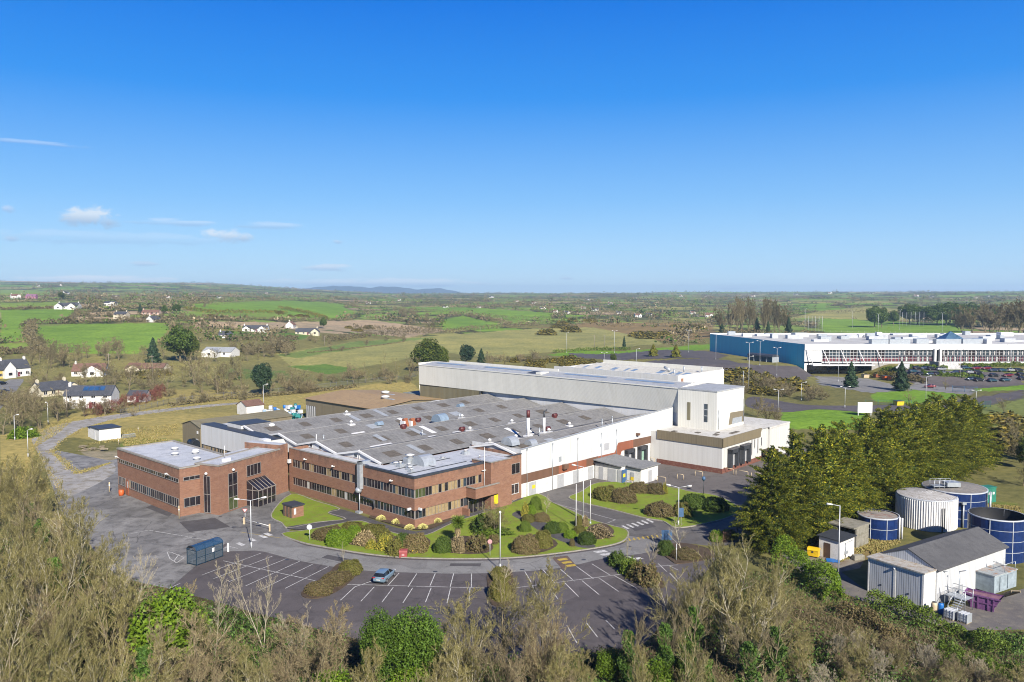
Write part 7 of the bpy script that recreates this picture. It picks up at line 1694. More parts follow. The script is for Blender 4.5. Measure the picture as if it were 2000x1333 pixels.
# ---- landscaped beds in front of the office
for a in (('purple brown clipped hedge beside the round sign on the lawn', 605, 672, 1030, 1058, 'brown'), ('large bright green clipped dome, nearest the curved road', 629, 680, 1036, 1070, 'bright'), ('smaller bright green dome behind the large one', 672, 702, 1030, 1058, 'bright'), ('olive clipped mound below the dark path', 700, 750, 1026, 1048, 'olive'),
  ('olive green mound behind the bright green dome', 660, 705, 1022, 1040, 'olive'), ('large dark clipped dome behind the red grit bin', 782, 836, 1040, 1082, 'brown'), ('dark green mound to the left of the large dark dome', 765, 800, 1044, 1078, 'dark'), ('round dark green clipped ball between the dark dome and the palm', 844, 881, 1052, 1082, 'dark'),
  ('big brown green dome right of the lamp post on the lawn', 1000, 1056, 1045, 1085, 'brown'), ('olive dome behind the big brown green dome', 1042, 1080, 1038, 1073, 'olive'), ('round topiary ball nearest the warehouse', 1034, 1059, 973, 998, 'mid'), ('bright green ball beside the variegated bush', 1029, 1048, 991, 1010, 'bright'), ('purple brown mound behind the long hedge', 1041, 1076, 1004, 1021, 'brown'),
  ('long dark hedge beside the dark path, left half', 1062, 1100, 1022, 1044, 'dark'), ('pale green clipped mound along the path', 1084, 1112, 1024, 1042, 'mid'), ('bright low hedge by the path end', 1102, 1128, 1040, 1053, 'bright'), ('dark oval hedge at the path end', 1129, 1166, 1043, 1066, 'dark'), ('olive mound in front of the flagpoles', 1121, 1146, 1031, 1043, 'olive'), ('round olive ball between the flagpoles', 1124, 1141, 1012, 1030, 'olive'),
  ('tiny brown ball beside the path', 1114, 1125, 1058, 1068, 'brown'), ('green low mound left of the path', 1014, 1038, 1022, 1040, 'mid'), ('pale mound at the start of the path', 1018, 1046, 1008, 1022, 'olive'),
  ('big domed green brown mound on the right lawn', 1160, 1215, 950, 980, 'olive'), ('rounded brown mound joined to the big green one on the right lawn', 1194, 1248, 953, 985, 'brown'), ('long brown clipped hedge next to the white utility hut', 1231, 1272, 943, 965, 'brown'), ('brown clipped hedge behind the yellow bush', 1262, 1306, 945, 967, 'brown'), ('large dark mound near the blue direction board', 1264, 1322, 981, 1012, 'brown'), ('green yellow end of the large dark mound', 1318, 1357, 984, 1012, 'olive'),
  ('dark mound in the conifer shade, left one', 1334, 1388, 966, 996, 'dark'), ('dark mound in the conifer shade, right one', 1376, 1428, 972, 1002, 'dark'), ('round bright ball near the timber fence', 1392, 1420, 1040, 1060, 'bright'), ('dull green mound beside the timber fence', 1414, 1446, 1038, 1056, 'mid'), ('brown clipped dome on the far planted island', 1318, 1372, 1074, 1096, 'brown'), ('dark bush on the far planted island under the bare tree', 1288, 1322, 1060, 1086, 'dark'),
  ('brown clipped hedge on the left planted island', 588, 646, 1122, 1166, 'brown', True, 'shrub', None, 1.2, None, .12, 1.0), ('second brown clipped hedge on the left planted island', 622, 680, 1108, 1146, 'brown', True, 'shrub', None, 1.2, None, .12, 1.0), ('olive dome at the road end of the left planted island', 656, 702, 1098, 1126, 'olive'), ('olive dome at the foot of the car park lamp post', 958, 996, 1112, 1138, 'olive'), ('yellow green bush in the middle planted island', 956, 1000, 1134, 1176, 'olive')):
    shrub(*a)
for a in (('yellow flowering bush in front of the olive shrubs', 731, 764, 1050, 1078, 'yellow'), ('small yellow bush left of the larger yellow one', 710, 732, 1060, 1074, 'yellow'), ('tangled tan shrub behind the yellow bush', 688, 730, 1042, 1068, 'tan'), ('loose green shrub above the yellow bush', 728, 764, 1040, 1058, 'olive'), ('tan and green bush beside the red grit bin', 752, 784, 1058, 1088, 'olive'), ('tan shrub at the foot of the palm', 880, 908, 1054, 1082, 'tan'), ('low brown shrub right of the palm', 908, 952, 1050, 1080, 'brown'), ('variegated yellow bush beside the topiary ball', 1018, 1034, 988, 1010, 'yellow'), ('heap of dry tan ornamental grass on the lawn tip', 1146, 1198, 1030, 1054, 'tan'), ('yellow bush at the end of the long brown hedge', 1297, 1308, 949, 966, 'yellow'), ('bright leafy bush under the blue direction board', 1330, 1356, 992, 1012, 'bright'),
  ('dark bush at the road end of the right planted island', 1190, 1226, 1084, 1108, 'dark'), ('green bush in the middle of the right planted island', 1216, 1254, 1096, 1126, 'mid'), ('brown bush at the near end of the right planted island', 1244, 1296, 1108, 1148, 'brown'), ('olive bush between the others on the right planted island', 1232, 1270, 1104, 1136, 'olive'), ('pink brown low shrub near the faded round sign', 952, 976, 1050, 1064, 'brown'), ('dark green skirt of shrubs under the weeping tree', 918, 968, 1008, 1044, 'dark'), ('bright low planting under the weeping tree', 930, 1000, 1030, 1050, 'mid'), ('shrub with orange tips beside the flagpole', 1138, 1152, 1014, 1030, 'tan'),
  ('bright green loose bush beside the lamp post at the left edge', 10, 62, 822, 858, 'bright')):
    shrub(*a, clipped=False)
for i, (x, y) in enumerate(((741, 1017), (771, 1024), (797, 1035), (823, 1034), (851, 1022), (878, 1012), (908, 1003))):
    shrub('spiky pale yellow grass clump at the foot of the office wall', x-11, x+11, y-14, y, 'var', False, 'ornamental grass', 'grass_clump', group='grass clumps along the office wall', z0=.14, hmax=.85)
# palm on the lawn
pb = G(894, 1062); pt = thing('palm_tree', 'small palm with a round green head and a shaggy tan trunk on the lawn', 'tree', pb)
npmesh('trunk', *prisms(np.array([[0, 0, 0.], [0, 0, 1.2]]), np.array([[0, 0, 1.2], [.1, 0, 2.7]]), [.3, .3], [.3, .22], 8), plain('palm_fibre', (.36, .27, .16), .9, 0, .3, 4), parent=pt)
g = np.random.default_rng(9); n = 900; d = unit(g.normal(size=(n, 3))); d[:, 2] += .15; c = np.array([.1, 0, 3.2])+d*g.uniform(.25, 1.0, n)[:, None]; npmesh('crown', *quads(c, d+[0, 0, -.15], g.normal(size=c.shape), g.uniform(.7, 1.1, n), np.full(n, .07)), L_MID, parent=pt)
n = 260; a = g.uniform(0, 6.28, n); c = np.stack([.35*np.cos(a), .35*np.sin(a), g.uniform(1.5, 2.6, n)], 1); npmesh('dead_fronds', *quads(c, np.stack([np.cos(a)*.4, np.sin(a)*.4, np.full(n, -1.)], 1), g.normal(size=c.shape), g.uniform(.5, .9, n), np.full(n, .07)), L_TAN, parent=pt)
put(('willow', 0), *G(965, 1042), 'wide weeping bare tree over green planting on the office lawn', 5.2, wide=1.15)
put(('birch', 0), *G(1066, 1004), 'young bare tree beside the topiary ball', 3.6)
put(('birch', 0), *G(1267, 1118), 'white barked bare birch on the right planted island', 5.6); put(('birch', 0), *G(1226, 1098), 'slender bare sapling at the road end of the right planted island', 4.4, wide=.6)
put(('birch', 0), *G(1331, 1083), 'spreading bare tree on the far planted island', 5.4, wide=1.6); put(('birch', 0), *G(672, 1100), 'thin bare sapling on the left planted island', 3.2, wide=.6); put(('birch', 0), *G(985, 1140), 'bare bush growing through the middle planted island', 3.4, wide=1.2)
# ---- cypress row
cy0, cy1 = np.array(G(1508, 1076)), np.array((106., 181.)); n = 13
for i in range(n):
    p = cy0+(cy1-cy0)*(i/(n-1)); p = p+rng.normal(size=2)*.5; h = (15.8, 16.6, 17.4, 17.2, 17.6, 17.4, 17.3, 17.4, 17.2, 17.0, 16.8, 16.2, 14.6)[i]
    put(('cyp', i % 4), *p, 'tall gold green cypress, nearest in the great row beside the dock yard' if i == 0 else 'tall gold green cypress in the great row behind the tanks', h, None if i == 0 else 'cypresses in the great row', wide=1.2 if i else 1.05)
for x, y, h in ((112, 172, 8), (118, 180, 8)): put(('gold', 0), x, y, 'dark green and gold evergreen at the end of the cypress row', h, 'evergreens past the cypress row', wide=.8)
# ---- woods in the foreground, placed by where their tops show
taken = []
def spaced(x, y, r):
    for a, b in taken:
        if (a-x)**2+(b-y)**2 < r*r: return False
    taken.append((x, y)); return True
def by_top(px, py, h): x, y = G(px, py, h); return x, y
named = [(('laurel', 0), 318, 1138, 10, 'bright glossy laurel tree in front of the smoking shelter', 1.0), (('pale', 0), 415, 1118, 9.5, 'pale bare tree with a tall fan of branches next to the bright laurel', 1.0), (('pale', 1), 512, 1090, 10, 'pale bare tree with upright white stems below the car park', .8), (('ever', 0), 738, 1184, 9.2, 'left of two rounded green evergreen trees below the car park', .95), (('ever', 1), 812, 1168, 9.8, 'right of two rounded green evergreen trees below the car park', 1.05),
  (('olive', 0), 905, 1128, 10.5, 'yellow olive bare tree, left of three below the middle bay', 1.05), (('olive', 0), 985, 1100, 11, 'yellow olive bare tree, middle of three below the middle bay', 1.05), (('olive', 2), 1062, 1108, 11, 'yellow olive bare tree, right of three below the middle bay', 1.1), (('ivy', 0), 1228, 1182, 9.0, 'ivy clad bare tree beside the big shadow on the car park', .85), (('ivy', 1), 1300, 1165, 9.5, 'ivy clad bare tree left of the broad twiggy tree', .85),
  (('olive', 1), 1415, 1040, 13.0, 'broad many stemmed bare tree in front of the conifers', .95), (('olive', 3), 1478, 1068, 12, 'broad bare tree right of the many stemmed one', .9), (('olive', 1), 150, 955, 14, 'tall spreading bare tree in front of the left yard', 1.0), (('olive', 2), 40, 890, 13, 'tall bare tree at the left edge below the lamp posts', 1.0), (('pale', 1), 235, 1075, 11, 'pale stemmed bare tree at the right side of the left wood', .8), (('laurel', 0), 640, 1302, 5, 'bright leafy shrub tree at the bottom edge', 1.2), (('laurel', 0), 800, 1296, 4.5, 'bright leafy shrub at the bottom under the two evergreens', 1.3), (('ever', 0), 250, 1290, 5, 'green bush in the shade of the left wood', 1.2)]
for key, px, py, h, l, w in named:
    x, y = by_top(px, py, h); taken.append((x, y)); put(key, x, y, l, h, wide=w)
ENV = [(0, 868), (60, 880), (105, 965), (150, 962), (215, 1000), (262, 1040), (300, 1085), (330, 1130), (400, 1180), (470, 1190), (560, 1180), (640, 1165), (700, 1190), (740, 1235), (850, 1230), (900, 1175), (1080, 1170), (1110, 1265), (1200, 1235), (1300, 1200), (1340, 1100), (1400, 1075), (1530, 1105), (1560, 1195), (1640, 1215), (1750, 1225), (1850, 1250), (1920, 1270), (2000, 1285)]
ex, ey = zip(*ENV); cnt = 0
for k in range(2600):
    px = rng.uniform(-40, 2040); e = float(np.interp(px, ex, ey)); py = e+(1440-e)*rng.random()**1.1+4
    low = px > 1545 or 1090 < px < 1210
    if px < 330: q_ = rng.random(); key, h = (('olive', int(rng.integers(4))) if q_ < .7 else ('brown', int(rng.integers(3))) if q_ < .80 else ('pale', int(rng.integers(2))) if q_ < .85 else ('ivy', int(rng.integers(2)))), rng.uniform(9.5, 14)
    elif px < 720: q_ = rng.random(); key, h = (('brown', int(rng.integers(3))) if q_ < .5 else ('olive', int(rng.integers(4))) if q_ < .78 else ('pale', int(rng.integers(2)))), rng.uniform(7, 10.5)
    elif px < 1110: key, h = ('brown', int(rng.integers(3))) if rng.random() < .35 else ('olive', int(rng.integers(4))), rng.uniform(7, 10)
    elif low: key, h = ('scrub', int(rng.choice([0, 0, 0, 1, 2, 3]))), rng.uniform(2.6, 4.8)
    else: key, h = (('ivy', int(rng.integers(2))) if rng.random() < .4 else ('olive', int(rng.integers(4)))), rng.uniform(7, 11)
    x, y = by_top(px, py, h)
    if y < 30 or y > 150: continue
    bx_, by_ = 1000+F*x/y, 576+H*F/y
    if inpoly(np.array([bx_]), np.array([by_]), [(340,1158),(240,1130),(200,1050),(110,985),(110,940),(215,900),(900,900),(1600,1000),(1700,1160),(2010,1135),(2010,1236),(1880,1240),(1760,1210),(1640,1165),(1560,1110),(1400,1085),(1335,1190),(1260,1270),(1000,1302),(700,1256),(470,1200)])[0]: continue
    if not spaced(x, y, 4.1 if not low else 2.5): continue
    cnt += 1
    reg = 'left wood' if px < 330 else ('brown thicket below the car park' if px < 720 else ('wood at the bottom centre' if px < 1110 else ('low scrub on the bottom right bank' if low else 'wood in front of the junction')))
    kd = {'olive': 'olive twigged bare tree', 'brown': 'brown twigged bare tree', 'ivy': 'ivy clad bare tree', 'scrub': 'twiggy bare bush', 'pale': 'pale bare tree'}[key[0]]
    put(key, x, y, f'{kd} in the {reg}', h, f'bare trees of the {reg}', wide=rng.uniform(.8, 1.1), cat_='shrub' if key[0] == 'scrub' else None, name='bare_bush' if key[0] == 'scrub' else None)
for key, px, py, h, l, w in ((('darkever', 1), 60, 1050, 5, 'dark holly bush in the left wood, upper one', .7), (('laurel', 0), 130, 1240, 4.5, 'green bush low in the left wood', 1.0), (('darkever', 1), 200, 1170, 5, 'dark holly bush in the left wood, lower one', .7), (('laurel', 0), 1190, 1262, 4, 'bright ivy bush at the bottom right of the car park', 1.0), (('darkever', 1), 1340, 1240, 6, 'dark ivy bush under the ivy clad trees', .6), (('laurel', 0), 1280, 1285, 4.5, 'green ivy bush at the bottom below the ivy clad trees', 1.0), (('darkever', 1), 470, 1255, 4, 'dark bush under the pale bare trees', .9)):
    x, y = by_top(px, py, h); put(key, x, y, l, h, wide=w)
print('woods', cnt, sum(1 for o in COL.objects if o.name.startswith('bare_tree')))
def hedge(label, pts, w, h, lm, n, ls, name='hedge', near=True, twig=False, seed=1, jag=.3):
    """one hedge following a line on the ground"""
    g = np.random.default_rng(seed); q = np.array([P(*p) for p in pts]); sl = np.r_[0, np.cumsum(np.linalg.norm(np.diff(q[:, :2], axis=0), axis=1))]; t = g.random(n)*sl[-1]
    c = np.stack([np.interp(t, sl, q[:, i]) for i in range(2)], 1); d = np.stack([np.interp(t+.5, sl, q[:, i])-np.interp(t-.5, sl, q[:, i]) for i in range(2)], 1); d = d/(np.linalg.norm(d, axis=1, keepdims=True)+1e-9)
    hh = h*(1+jag*np.sin(t*.7+seed)*.6+jag*.5*np.sin(t*1.9)+jag*.4*np.sin(t*.23+2)); a = g.uniform(0, math.pi, n); r = np.sqrt(g.uniform(.45, 1.05, n)); off_ = np.cos(a)*r*w/2*(1+.3*np.sin(t*.9)); zz = np.sin(a)**.7*r*hh
    x = c[:, 0]-d[:, 1]*off_; y = c[:, 1]+d[:, 0]*off_; z = T(x, y); o = thing(name, label, 'hedge', tuple(q[0])); C_ = np.stack([x, y, z+np.maximum(zz, .05)], 1)-q[0]
    L = g.uniform(.7, 1.4, n)*ls; dirs = g.normal(size=C_.shape)+([0, 0, 1.2] if twig else [0, 0, .2]); npmesh('foliage', *quads(C_, dirs, g.normal(size=C_.shape), L*(2.2 if twig else 1), L*(.18 if twig else .6)), lm, parent=o); return o
hedge('bright green overgrown hedge along the lane below the pump hut', [(1520,1112),(1560,1128),(1600,1150),(1632,1182)], 3.6, 3.6, L_BRIGHT, 9000, .22)
hedge('green hedge along the bank in front of the workshop', [(1700,1185),(1770,1212),(1830,1236),(1890,1262),(1960,1290)], 2.8, 2.2, L_MID, 8000, .2, seed=4)
hedge('low green hedge behind the bank at the lower right', [(1640,1200),(1700,1225),(1760,1262)], 2.2, 1.6, L_BROWN, 5000, .2, seed=5)
hedge('dark red winter hedge below the solar panel house', [(175,815),(230,800),(290,785),(318,772)], 4, 3.6, TWIGR, 9000, .35, twig=True, seed=6)
hedge('bright evergreen strip along the right bottom bank', [(1830,1300),(1900,1316),(1990,1330)], 2.5, 2.0, L_MID, 5000, .2, seed=7)
# undergrowth: leaf litter, brambles and saplings under the woods
def undergrowth():
    g = np.random.default_rng(33); n = 150000; px = g.uniform(-60, 2060, n); e = np.interp(px, ex, ey); 
    base = np.interp(px, [-60,0,100,240,340,480,700,1000,1260,1335,1400,1560,1640,1760,1880,2060], [1010,1020,1060,1135,1170,1205,1262,1306,1275,1195,1120,1130,1175,1215,1245,1250]); py = base+(1400-base)*g.random(n)**1.25
    r = np.stack([(px-1000)/F, cP+(666.5-py)/F*sP, -sP+(666.5-py)/F*cP], 1); tt = -H/r[:, 2]; c = r*tt[:, None]; c[:, 2] = 0
    cl = .5+.5*np.sin(c[:, 0]*.5+1)*np.sin(c[:, 1]*.43)+.4*np.sin(c[:, 0]*1.3+c[:, 1]*.9); c[:, 2] = np.abs(g.normal(size=n))*.35*(1+cl)+.05
    mi = np.where(g.random(n) < np.clip(  .45+.4*np.sin(c[:, 0]*.23+c[:, 1]*.17), .08, .9), 0, np.where(g.random(n) < .55, 1, 2)); L = np.where(mi == 0, g.uniform(.15, .35, n), g.uniform(.5, 1.2, n)); Wd = np.where(mi == 0, L*.6, .035)
    tag(npmesh('undergrowth', *quads(c, g.normal(size=c.shape)+[0, 0, .8], g.normal(size=c.shape), L, Wd), [L_IVY, TWIGD, TWIGB], mi), kind='stuff')
undergrowth()
# rough grass on the banks
def rough_grass():
    g = np.random.default_rng(34); V = []
    poly = [[(250,800),(330,775),(560,770),(800,748),(830,772),(600,802),(500,790),(300,812)], [(240,850),(350,862),(350,880),(240,872)], [(60,880),(90,830),(150,815),(110,850)], [(60,900),(100,960),(60,1000),(0,1000),(0,900)], [(170,870),(340,850),(350,828),(240,838)], [(1560,1070),(1700,1040),(1740,1060),(1640,1100)], [(1700,1090),(1760,1060),(1700,1030)], [(1915,985),(1990,990),(2000,1010),(1920,1000)]]
    for p in poly:
        p = np.array(p, float); n = 7000; x0, y0 = p.min(0); x1, y1 = p.max(0); px = g.uniform(x0, x1, n); py = g.uniform(y0, y1, n); k = inpoly(px, py, [tuple(a) for a in p]); px, py = px[k], py[k]
        r = np.stack([(px-1000)/F, cP+(666.5-py)/F*sP, -sP+(666.5-py)/F*cP], 1); c = r*(-H/r[:, 2])[:, None]; c[:, 2] = .1; V.append(c)
    for line in ([(62,858),(90,838),(130,826),(210,812),(300,801),(400,791),(470,786)], [(100,885),(120,862),(160,838),(222,820),(305,807),(402,796),(470,790)], [(62,862),(85,905),(120,960),(110,990)], [(150,925),(215,905)], [(100,880),(150,925)]):
        q = np.array([G(*p) for p in line]); sl = np.r_[0, np.cumsum(np.hypot(*np.diff(q, axis=0).T))]; t = g.random(1100)*sl[-1]
        V.append(np.stack([np.interp(t, sl, q[:, 0])+g.normal(size=1100)*.45*(1+.6*np.sin(t*.5)), np.interp(t, sl, q[:, 1])+g.normal(size=1100)*.5*(1+.6*np.sin(t*.37)), np.full(1100, .05)], 1))
    c = np.concatenate(V); n = len(c); L = g.uniform(.2, .5, n); m = LG('rough_grass', [(.30, .235, .09), (.25, .20, .07), (.17, .18, .05), (.36, .28, .13)])
    tag(npmesh('grass', *quads(c, g.normal(size=c.shape)*.8+[0, 0, .8], g.normal(size=c.shape), L, L*.4), m), kind='stuff')
rough_grass()
# ---- middle distance
def mid(key, px, py, h, label, group=None, wide=1., cat_=None, name=None):
    p = P(px, py); return put(key, p[0], p[1], label, h, group, None, wide, p[2], cat_, name)
mid(('darkever', 0), 352, 708, 22, 'great dark evergreen standing over the bungalow gardens', wide=1.05); mid(('gold', 0), 372, 706, 15, 'olive green tree against the great dark evergreen'); mid(('spruce', 0), 300, 716, 15, 'dark spruce at the left side of the great dark evergreen')
mid(('pine', 0), 513, 772, 13, 'dark rounded pine on the fence line behind the grass bank', wide=1.1); mid(('gold', 0), 832, 726, 18, 'big dark gold evergreen left of the tall hall', wide=1.3); mid(('gold', 0), 862, 722, 13, 'smaller gold evergreen joined to the big one by the tall hall'); mid(('pine', 0), 912, 716, 12.5, 'blue green pine behind the tall hall roof', wide=1.2); mid(('spruce', 0), 940, 712, 9, 'small dark spruce right of the blue green pine')
mid(('darkever', 1), 631, 642, 11, 'round dark green tree beside the roadside row of houses'); mid(('darkever', 1), 322, 613, 9, 'dark cypress in the clump by the pink bungalow, left one'); mid(('darkever', 1), 345, 613, 10, 'dark cypress in the clump by the pink bungalow, right one', wide=1.5); mid(('spruce', 0), 274, 612, 10, 'dark conifer left of the pink bungalow', wide=.8)
mid(('gold', 0), 120, 584, 12, 'dark tree group near the pink hillside house', wide=1.4); mid(('gold', 0), 1198, 710, 6, 'golden bush in front of the far factory car park'); mid(('goldcone', 0), 1276, 696, 7, 'golden conifer in the far factory car park, left one'); mid(('goldcone', 0), 1320, 698, 7, 'golden conifer in the far factory car park, right one'); mid(('spruce', 0), 1219, 679, 8, 'dark pointed conifer on the edge of the pale field', wide=.6)
mid(('spruce', 0), 1662, 758, 11, 'dark spruce near the far loading bay'); mid(('spruce', 0), 1760, 764, 12, 'dark spruce on the far roundabout lawn'); mid(('farbare', 0), 1846, 764, 6, 'small bare tree by the far factory entrance'); mid(('farbare', 0), 1775, 790, 6, 'bare tree on the far roundabout lawn')
for x, y, h, w in ((1708,640,26,1.1),(1722,640,24,1.),(1745,636,18,1.1),(1776,634,27,1.2),(1792,634,26,1.1),(1830,636,28,1.2),(1848,636,29,1.2),(1866,636,28,1.3),(1884,636,27,1.2),(1902,636,28,1.3),(1922,640,26,1.2),(1940,640,24,1.),(1478,652,15,.9),(1500,660,13,.7),(1410,655,10,1.2),(1540,660,16,.8)): mid(('darkever', int(x) % 2) if x > 1600 else ('spruce', 0), x, y, h, 'dark pine beyond the far playing field' if x > 1600 else 'dark conifer among bare poplars near the blue wall', 'dark pines beyond the far playing field' if x > 1600 else 'conifers near the blue wall', w)
for x, y, h, w in ((1440,652,30,.6),(1452,650,33,.6),(1464,652,31,.6),(1476,650,33,.6),(1488,652,31,.6),(1500,650,32,.6),(1512,652,30,.6),(1426,653,27,.7),(1412,654,22,.8),(1524,653,27,.7),(1540,653,25,.8),(1446,648,32,.6),(1494,648,33,.6),(1900,652,24,1.2),(1925,650,27,1.2),(1950,652,26,1.2),(1975,652,28,1.2),(1880,652,20,1.2),(2000,654,28,1.),(1935,656,24,1.3),(1965,656,25,1.3),(1990,656,26,1.3)): mid(('poplar', (int(x)//2) % 2), x, y, h, 'tall bare poplar near the blue factory wall' if x < 1600 else 'bare tree behind the right end of the far factory', 'bare poplars near the blue wall' if x < 1600 else 'bare trees behind the far factory', w*1.5)
for x, y, h, w in ((100,712,13,1.1),(125,716,11,1.2),(160,700,11,1),(208,706,12,1.2),(232,704,13,1.1),(60,716,9,1),(380,752,15,1.2),(425,770,13,.9),(395,770,10,.8),(370,738,12,1),(300,775,8,1),(205,812,7,1.3),(165,815,6,1.2),(130,812,7,1.2),(60,800,8,1.4),(30,812,9,1.2),(20,830,9,1.2),(6,850,10,1.2),(570,742,9,1.1),(590,764,9,1.2),(560,768,7,1.2),(610,762,7,1),(690,748,9,.9),(715,748,10,.8),(748,742,14,.5),(775,748,12,.7),(800,745,11,1),(680,738,8,1),(985,715,8,1),(1045,712,8,1.2),(1480,815,7,1.2),(1500,830,8,1.2),(1520,835,7,1.1),(955,720,9,.8),(1970,850,6,1.2),(1992,905,7,1.2),(1962,806,5,1.2),(1998,950,6,1.2),(1985,870,6,1.3)): mid(('farbare', int(rng.integers(3))), x, y, h, 'bare tree in the rough ground behind the factory', 'bare trees behind the factory', w)
for (x0, x1, y0, y1, n) in ((0, 330, 694, 722, 26), (60, 330, 742, 764, 12), (215, 480, 728, 768, 14), (400, 560, 690, 735, 10), (0, 120, 800, 846, 9), (330, 640, 640, 690, 10)):
    for i in range(n): mid(('farbare', int(rng.integers(3))), rng.uniform(x0, x1), rng.uniform(y0, y1), rng.uniform(6, 12), 'bare tree among the gardens and plots on the left', 'bare trees around the left gardens', rng.uniform(.9, 1.3))
# scrub, individually placed where the photo shows thickets
THICK = [((480,688),(560,690),14,0,5),((440,735),(560,745),14,1,4),((500,760),(620,765),18,0,4.5),((620,745),(800,742),26,0,4),((650,690),(800,655),10,1,3.5),((700,652),(800,660),14,1,4.5),((770,608),(870,640),22,1,8),((60,640),(75,690),8,1,6),((75,690),(300,690),12,0,6),((140,615),(180,628),8,1,7),((190,618),(260,626),10,0,6),((140,580),(240,590),14,0,8),((390,595),(420,580),6,1,6),((470,690),(600,670),14,1,4),((600,672),(690,660),12,1,4.5),((1060,705),(1000,700),10,0,4),((1440,740),(1540,775),26,0,5.5),((1440,760),(1480,790),8,1,5),((1560,770),(1600,785),6,0,5),((400,745),(480,780),14,0,4.5),((320,780),(420,785),12,1,3.5),((130,800),(260,815),14,1,3.5),((0,790),(120,820),18,0,5),((230,740),(320,765),12,1,3.5),((60,745),(170,760),8,0,4),((940,715),(1060,700),14,0,4)]
for (a, b, n, k, h) in THICK:
    for i in range(int(n*.8)):
        t = rng.random(); x = a[0]+(b[0]-a[0])*t+rng.normal()*6; y = a[1]+(b[1]-a[1])*t+rng.normal()*4; mid(('farscrub', k if rng.random() < .7 else 1-k), x, y, h*rng.uniform(.7, 1.25), 'twiggy brown thicket bush in the rough ground beyond the factory', 'thicket bushes beyond the factory', 1.2, 'shrub', 'thicket_bush')
GSP = [((1060,655),(1130,645),5,6),((1240,660),(1300,655),6,6),((1310,650),(1380,645),7,6),((1310,640),(1400,650),6,5),((1090,635),(1180,628),6,6),((1080,712),(1200,716),14,3.5),((1000,712),(1090,708),8,3),((1430,735),(1560,765),14,5),((250,738),(330,735),9,3.5),((380,618),(460,622),5,3),((540,612),(600,620),5,3.5),((680,640),(720,645),3,4),((1960,820),(2010,900),5,4.5),((1700,735),(1760,738),4,2.5),((1440,750),(1500,770),8,4.5)]
SPR_G = None
for (a, b, n, h) in GSP:
    for i in range(n):
        t = rng.random(); x = a[0]+(b[0]-a[0])*t+rng.normal()*5; y = a[1]+(b[1]-a[1])*t+rng.normal()*3; p = P(x, y)
        if SPR_G is None: SPR_G = thing('gorse_bush', 'yellow flecked gorse bush on the rough land beyond the factory', 'shrub', p, 0, 'gorse bushes'); npmesh('foliage', *shrub_mesh(401, L_GORSE, 1500, .26, .15, False), L_GORSE, parent=SPR_G); o = SPR_G
        else: o = copy_tree(SPR_G, None, p)
        k = h*rng.uniform(.6, 1.1); o.location = p; o.scale = (k*rng.uniform(1, 1.9), k*1.1, k*.8)
# field hedges, each a thing of its own
for i, (pts, w, h, dk) in enumerate(([((62,640),(55,660),(75,690),(90,705)), 6, 5, 0], [((45,640),(62,634),(130,632),(142,625)), 5, 4, 0], [((140,632),(200,628),(320,630)), 3, 2, 0], [((0,694),(50,690),(75,692)), 4, 3.5, 0], [((0,606),(60,604),(145,602)), 3, 2.5, 0], [((330,628),(400,626),(560,626),(690,626)), 3, 2.6, 0], [((360,606),(420,613),(560,613)), 4, 3.5, 1], [((545,604),(600,614),(640,625)), 5, 4, 1], [((640,668),(720,658),(800,654),(870,652)), 5, 4, 0], [((690,645),(760,648),(850,650)), 5, 5, 0], [((600,690),(700,680),(790,668)), .8, .6, 0], [((870,652),(930,645),(1000,640),(1060,636)), 6, 4.5, 0], [((910,618),(960,628),(1000,636)), 5, 4, 0], [((470,690),(540,690),(570,682)), 8, 6, 0], [((440,664),(540,666),(580,664)), 4, 3, 0], [((765,606),(880,612),(990,624),(1080,626)), 5, 4.5, 0], [((270,624),(330,628),(400,628)), 5, 5, 0], [((400,600),(480,592),(560,588),(640,588),(700,600)), 6, 5, 0], [((1410,660),(1500,664),(1590,662)), 6, 6, 0], [((1450,612),(1560,614),(1700,612),(1850,618)), 6, 5, 0], [((1080,690),(1160,684),(1230,684)), 2.5, 2, 1], [((1720,727),(1790,720),(1850,722)), 2.5, 1.6, 1], [((1880,719),(1940,717),(2000,716)), 2.5, 1.8, 1], [((1745,742),(1790,744),(1808,748)), 3, 2, 0], [((1800,732),(1880,736),(1920,740)), 2.5, 1.5, 1], [((330,795),(430,782),(560,772),(700,757)), 2.2, 1.4, 0])):
    nm = ('brown field hedge', 'green field hedge')[dk]; hedge(f'{nm} bordering far fields and plots', pts, w, h, L_MID if dk == 1 and i > 18 else (L_GORSE if dk else TWIGD), 2600 if i < 18 else 3200, .9 if i not in (10, 20, 21, 22, 24, 25) else .5, 'field_hedge', seed=60+i)['group'] = 'field hedges'
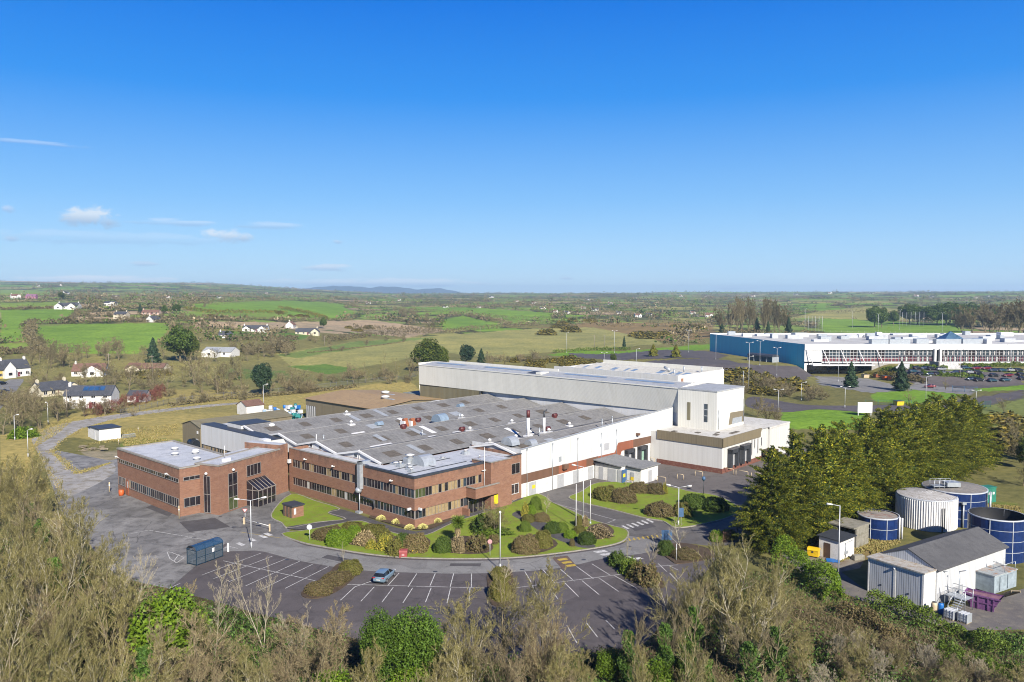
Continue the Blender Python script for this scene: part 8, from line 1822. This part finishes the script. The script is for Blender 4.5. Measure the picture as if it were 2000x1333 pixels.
# far hedgerows and woods that read as one mass
def far_scrub():
    g = np.random.default_rng(77); n = 90000; r = np.exp(g.uniform(np.log(560), np.log(7500), n)); a = g.uniform(-.72, .72, n); x, y = r*np.sin(a), r*np.cos(a)
    rr, aa, kind = FARSEED; la = np.log(r); near = np.zeros(n, bool); wood = np.zeros(n, bool)
    for ch in np.array_split(np.arange(n), 30):
        d = ((la[ch, None]-np.log(rr)[None]))**2+((a[ch, None]-aa[None])*.8)**2; i = np.argpartition(d, 1, axis=1)[:, :2]; dd = np.sqrt(np.sort(np.take_along_axis(d, i, 1), 1)); j = d.argmin(1)
        near[ch] = dd[:, 1]-dd[:, 0] < .0085; wood[ch] = (kind[j] >= 6) & (kind[j] <= 7)
    cl = np.sin(x/140+1)*np.sin(y/190)+np.sin(x/61+y/83)
    px = 1000+F*x/y; py = 576+F*(H-T(x, y))/y
    keep = ((near & (g.random(n) < .5)) | (wood & (g.random(n) < .07)) | ((cl > 1.3) & (g.random(n) < .2)))
    for poly, c in ZONES[6:]:
        if c in (C_GREEN, C_GREEN2, C_PALE, C_PLOUGH, C_LAWN): keep &= ~inpoly(px, py, poly)
    keep &= ~((r < 1000) & (px > 560) & (px < 1300) & (py > 640)); keep &= ~((px > 1380) & (py > 640) & (px < 2010)); keep &= ~((py > 690))
    x, y, r, a = x[keep], y[keep], r[keep], a[keep]
    hx = np.repeat(np.array([q[:2] for q in HOUSEXY]), 16, 0); hx = hx+g.normal(size=hx.shape)*np.array([26, 20])+np.array([0, -4]); x = np.r_[x, hx[:, 0]]; y = np.r_[y, hx[:, 1]]; r = np.hypot(x, y); n = len(x); k = 22; s = g.uniform(1.6, 4.2, n)*(1+r/9000)*np.where(g.random(n) < .10, 1.9, 1)
    i = np.repeat(np.arange(n), k); m = len(i); o = g.normal(size=(m, 3))*np.array([.5, .5, .32]); c = np.stack([x[i], y[i], T(x, y)[i]], 1)+o*s[i, None]+np.array([0, 0, .45])*s[i, None]
    kd = g.choice([0, 1, 2, 3], n, p=[.55, .22, .18, .05]); L = s[i]*g.uniform(.25, .5, m)
    print('far scrub', n)
    tag(npmesh('hedgerows', *quads(c, g.normal(size=c.shape), g.normal(size=c.shape), L, L*.7), [TWIGD, TWIGB, L_DARK, L_MID], kd[i]), kind='stuff')
far_scrub()

print('bare trees', sum(1 for o in COL.objects if o.name.startswith('bare_tree')))
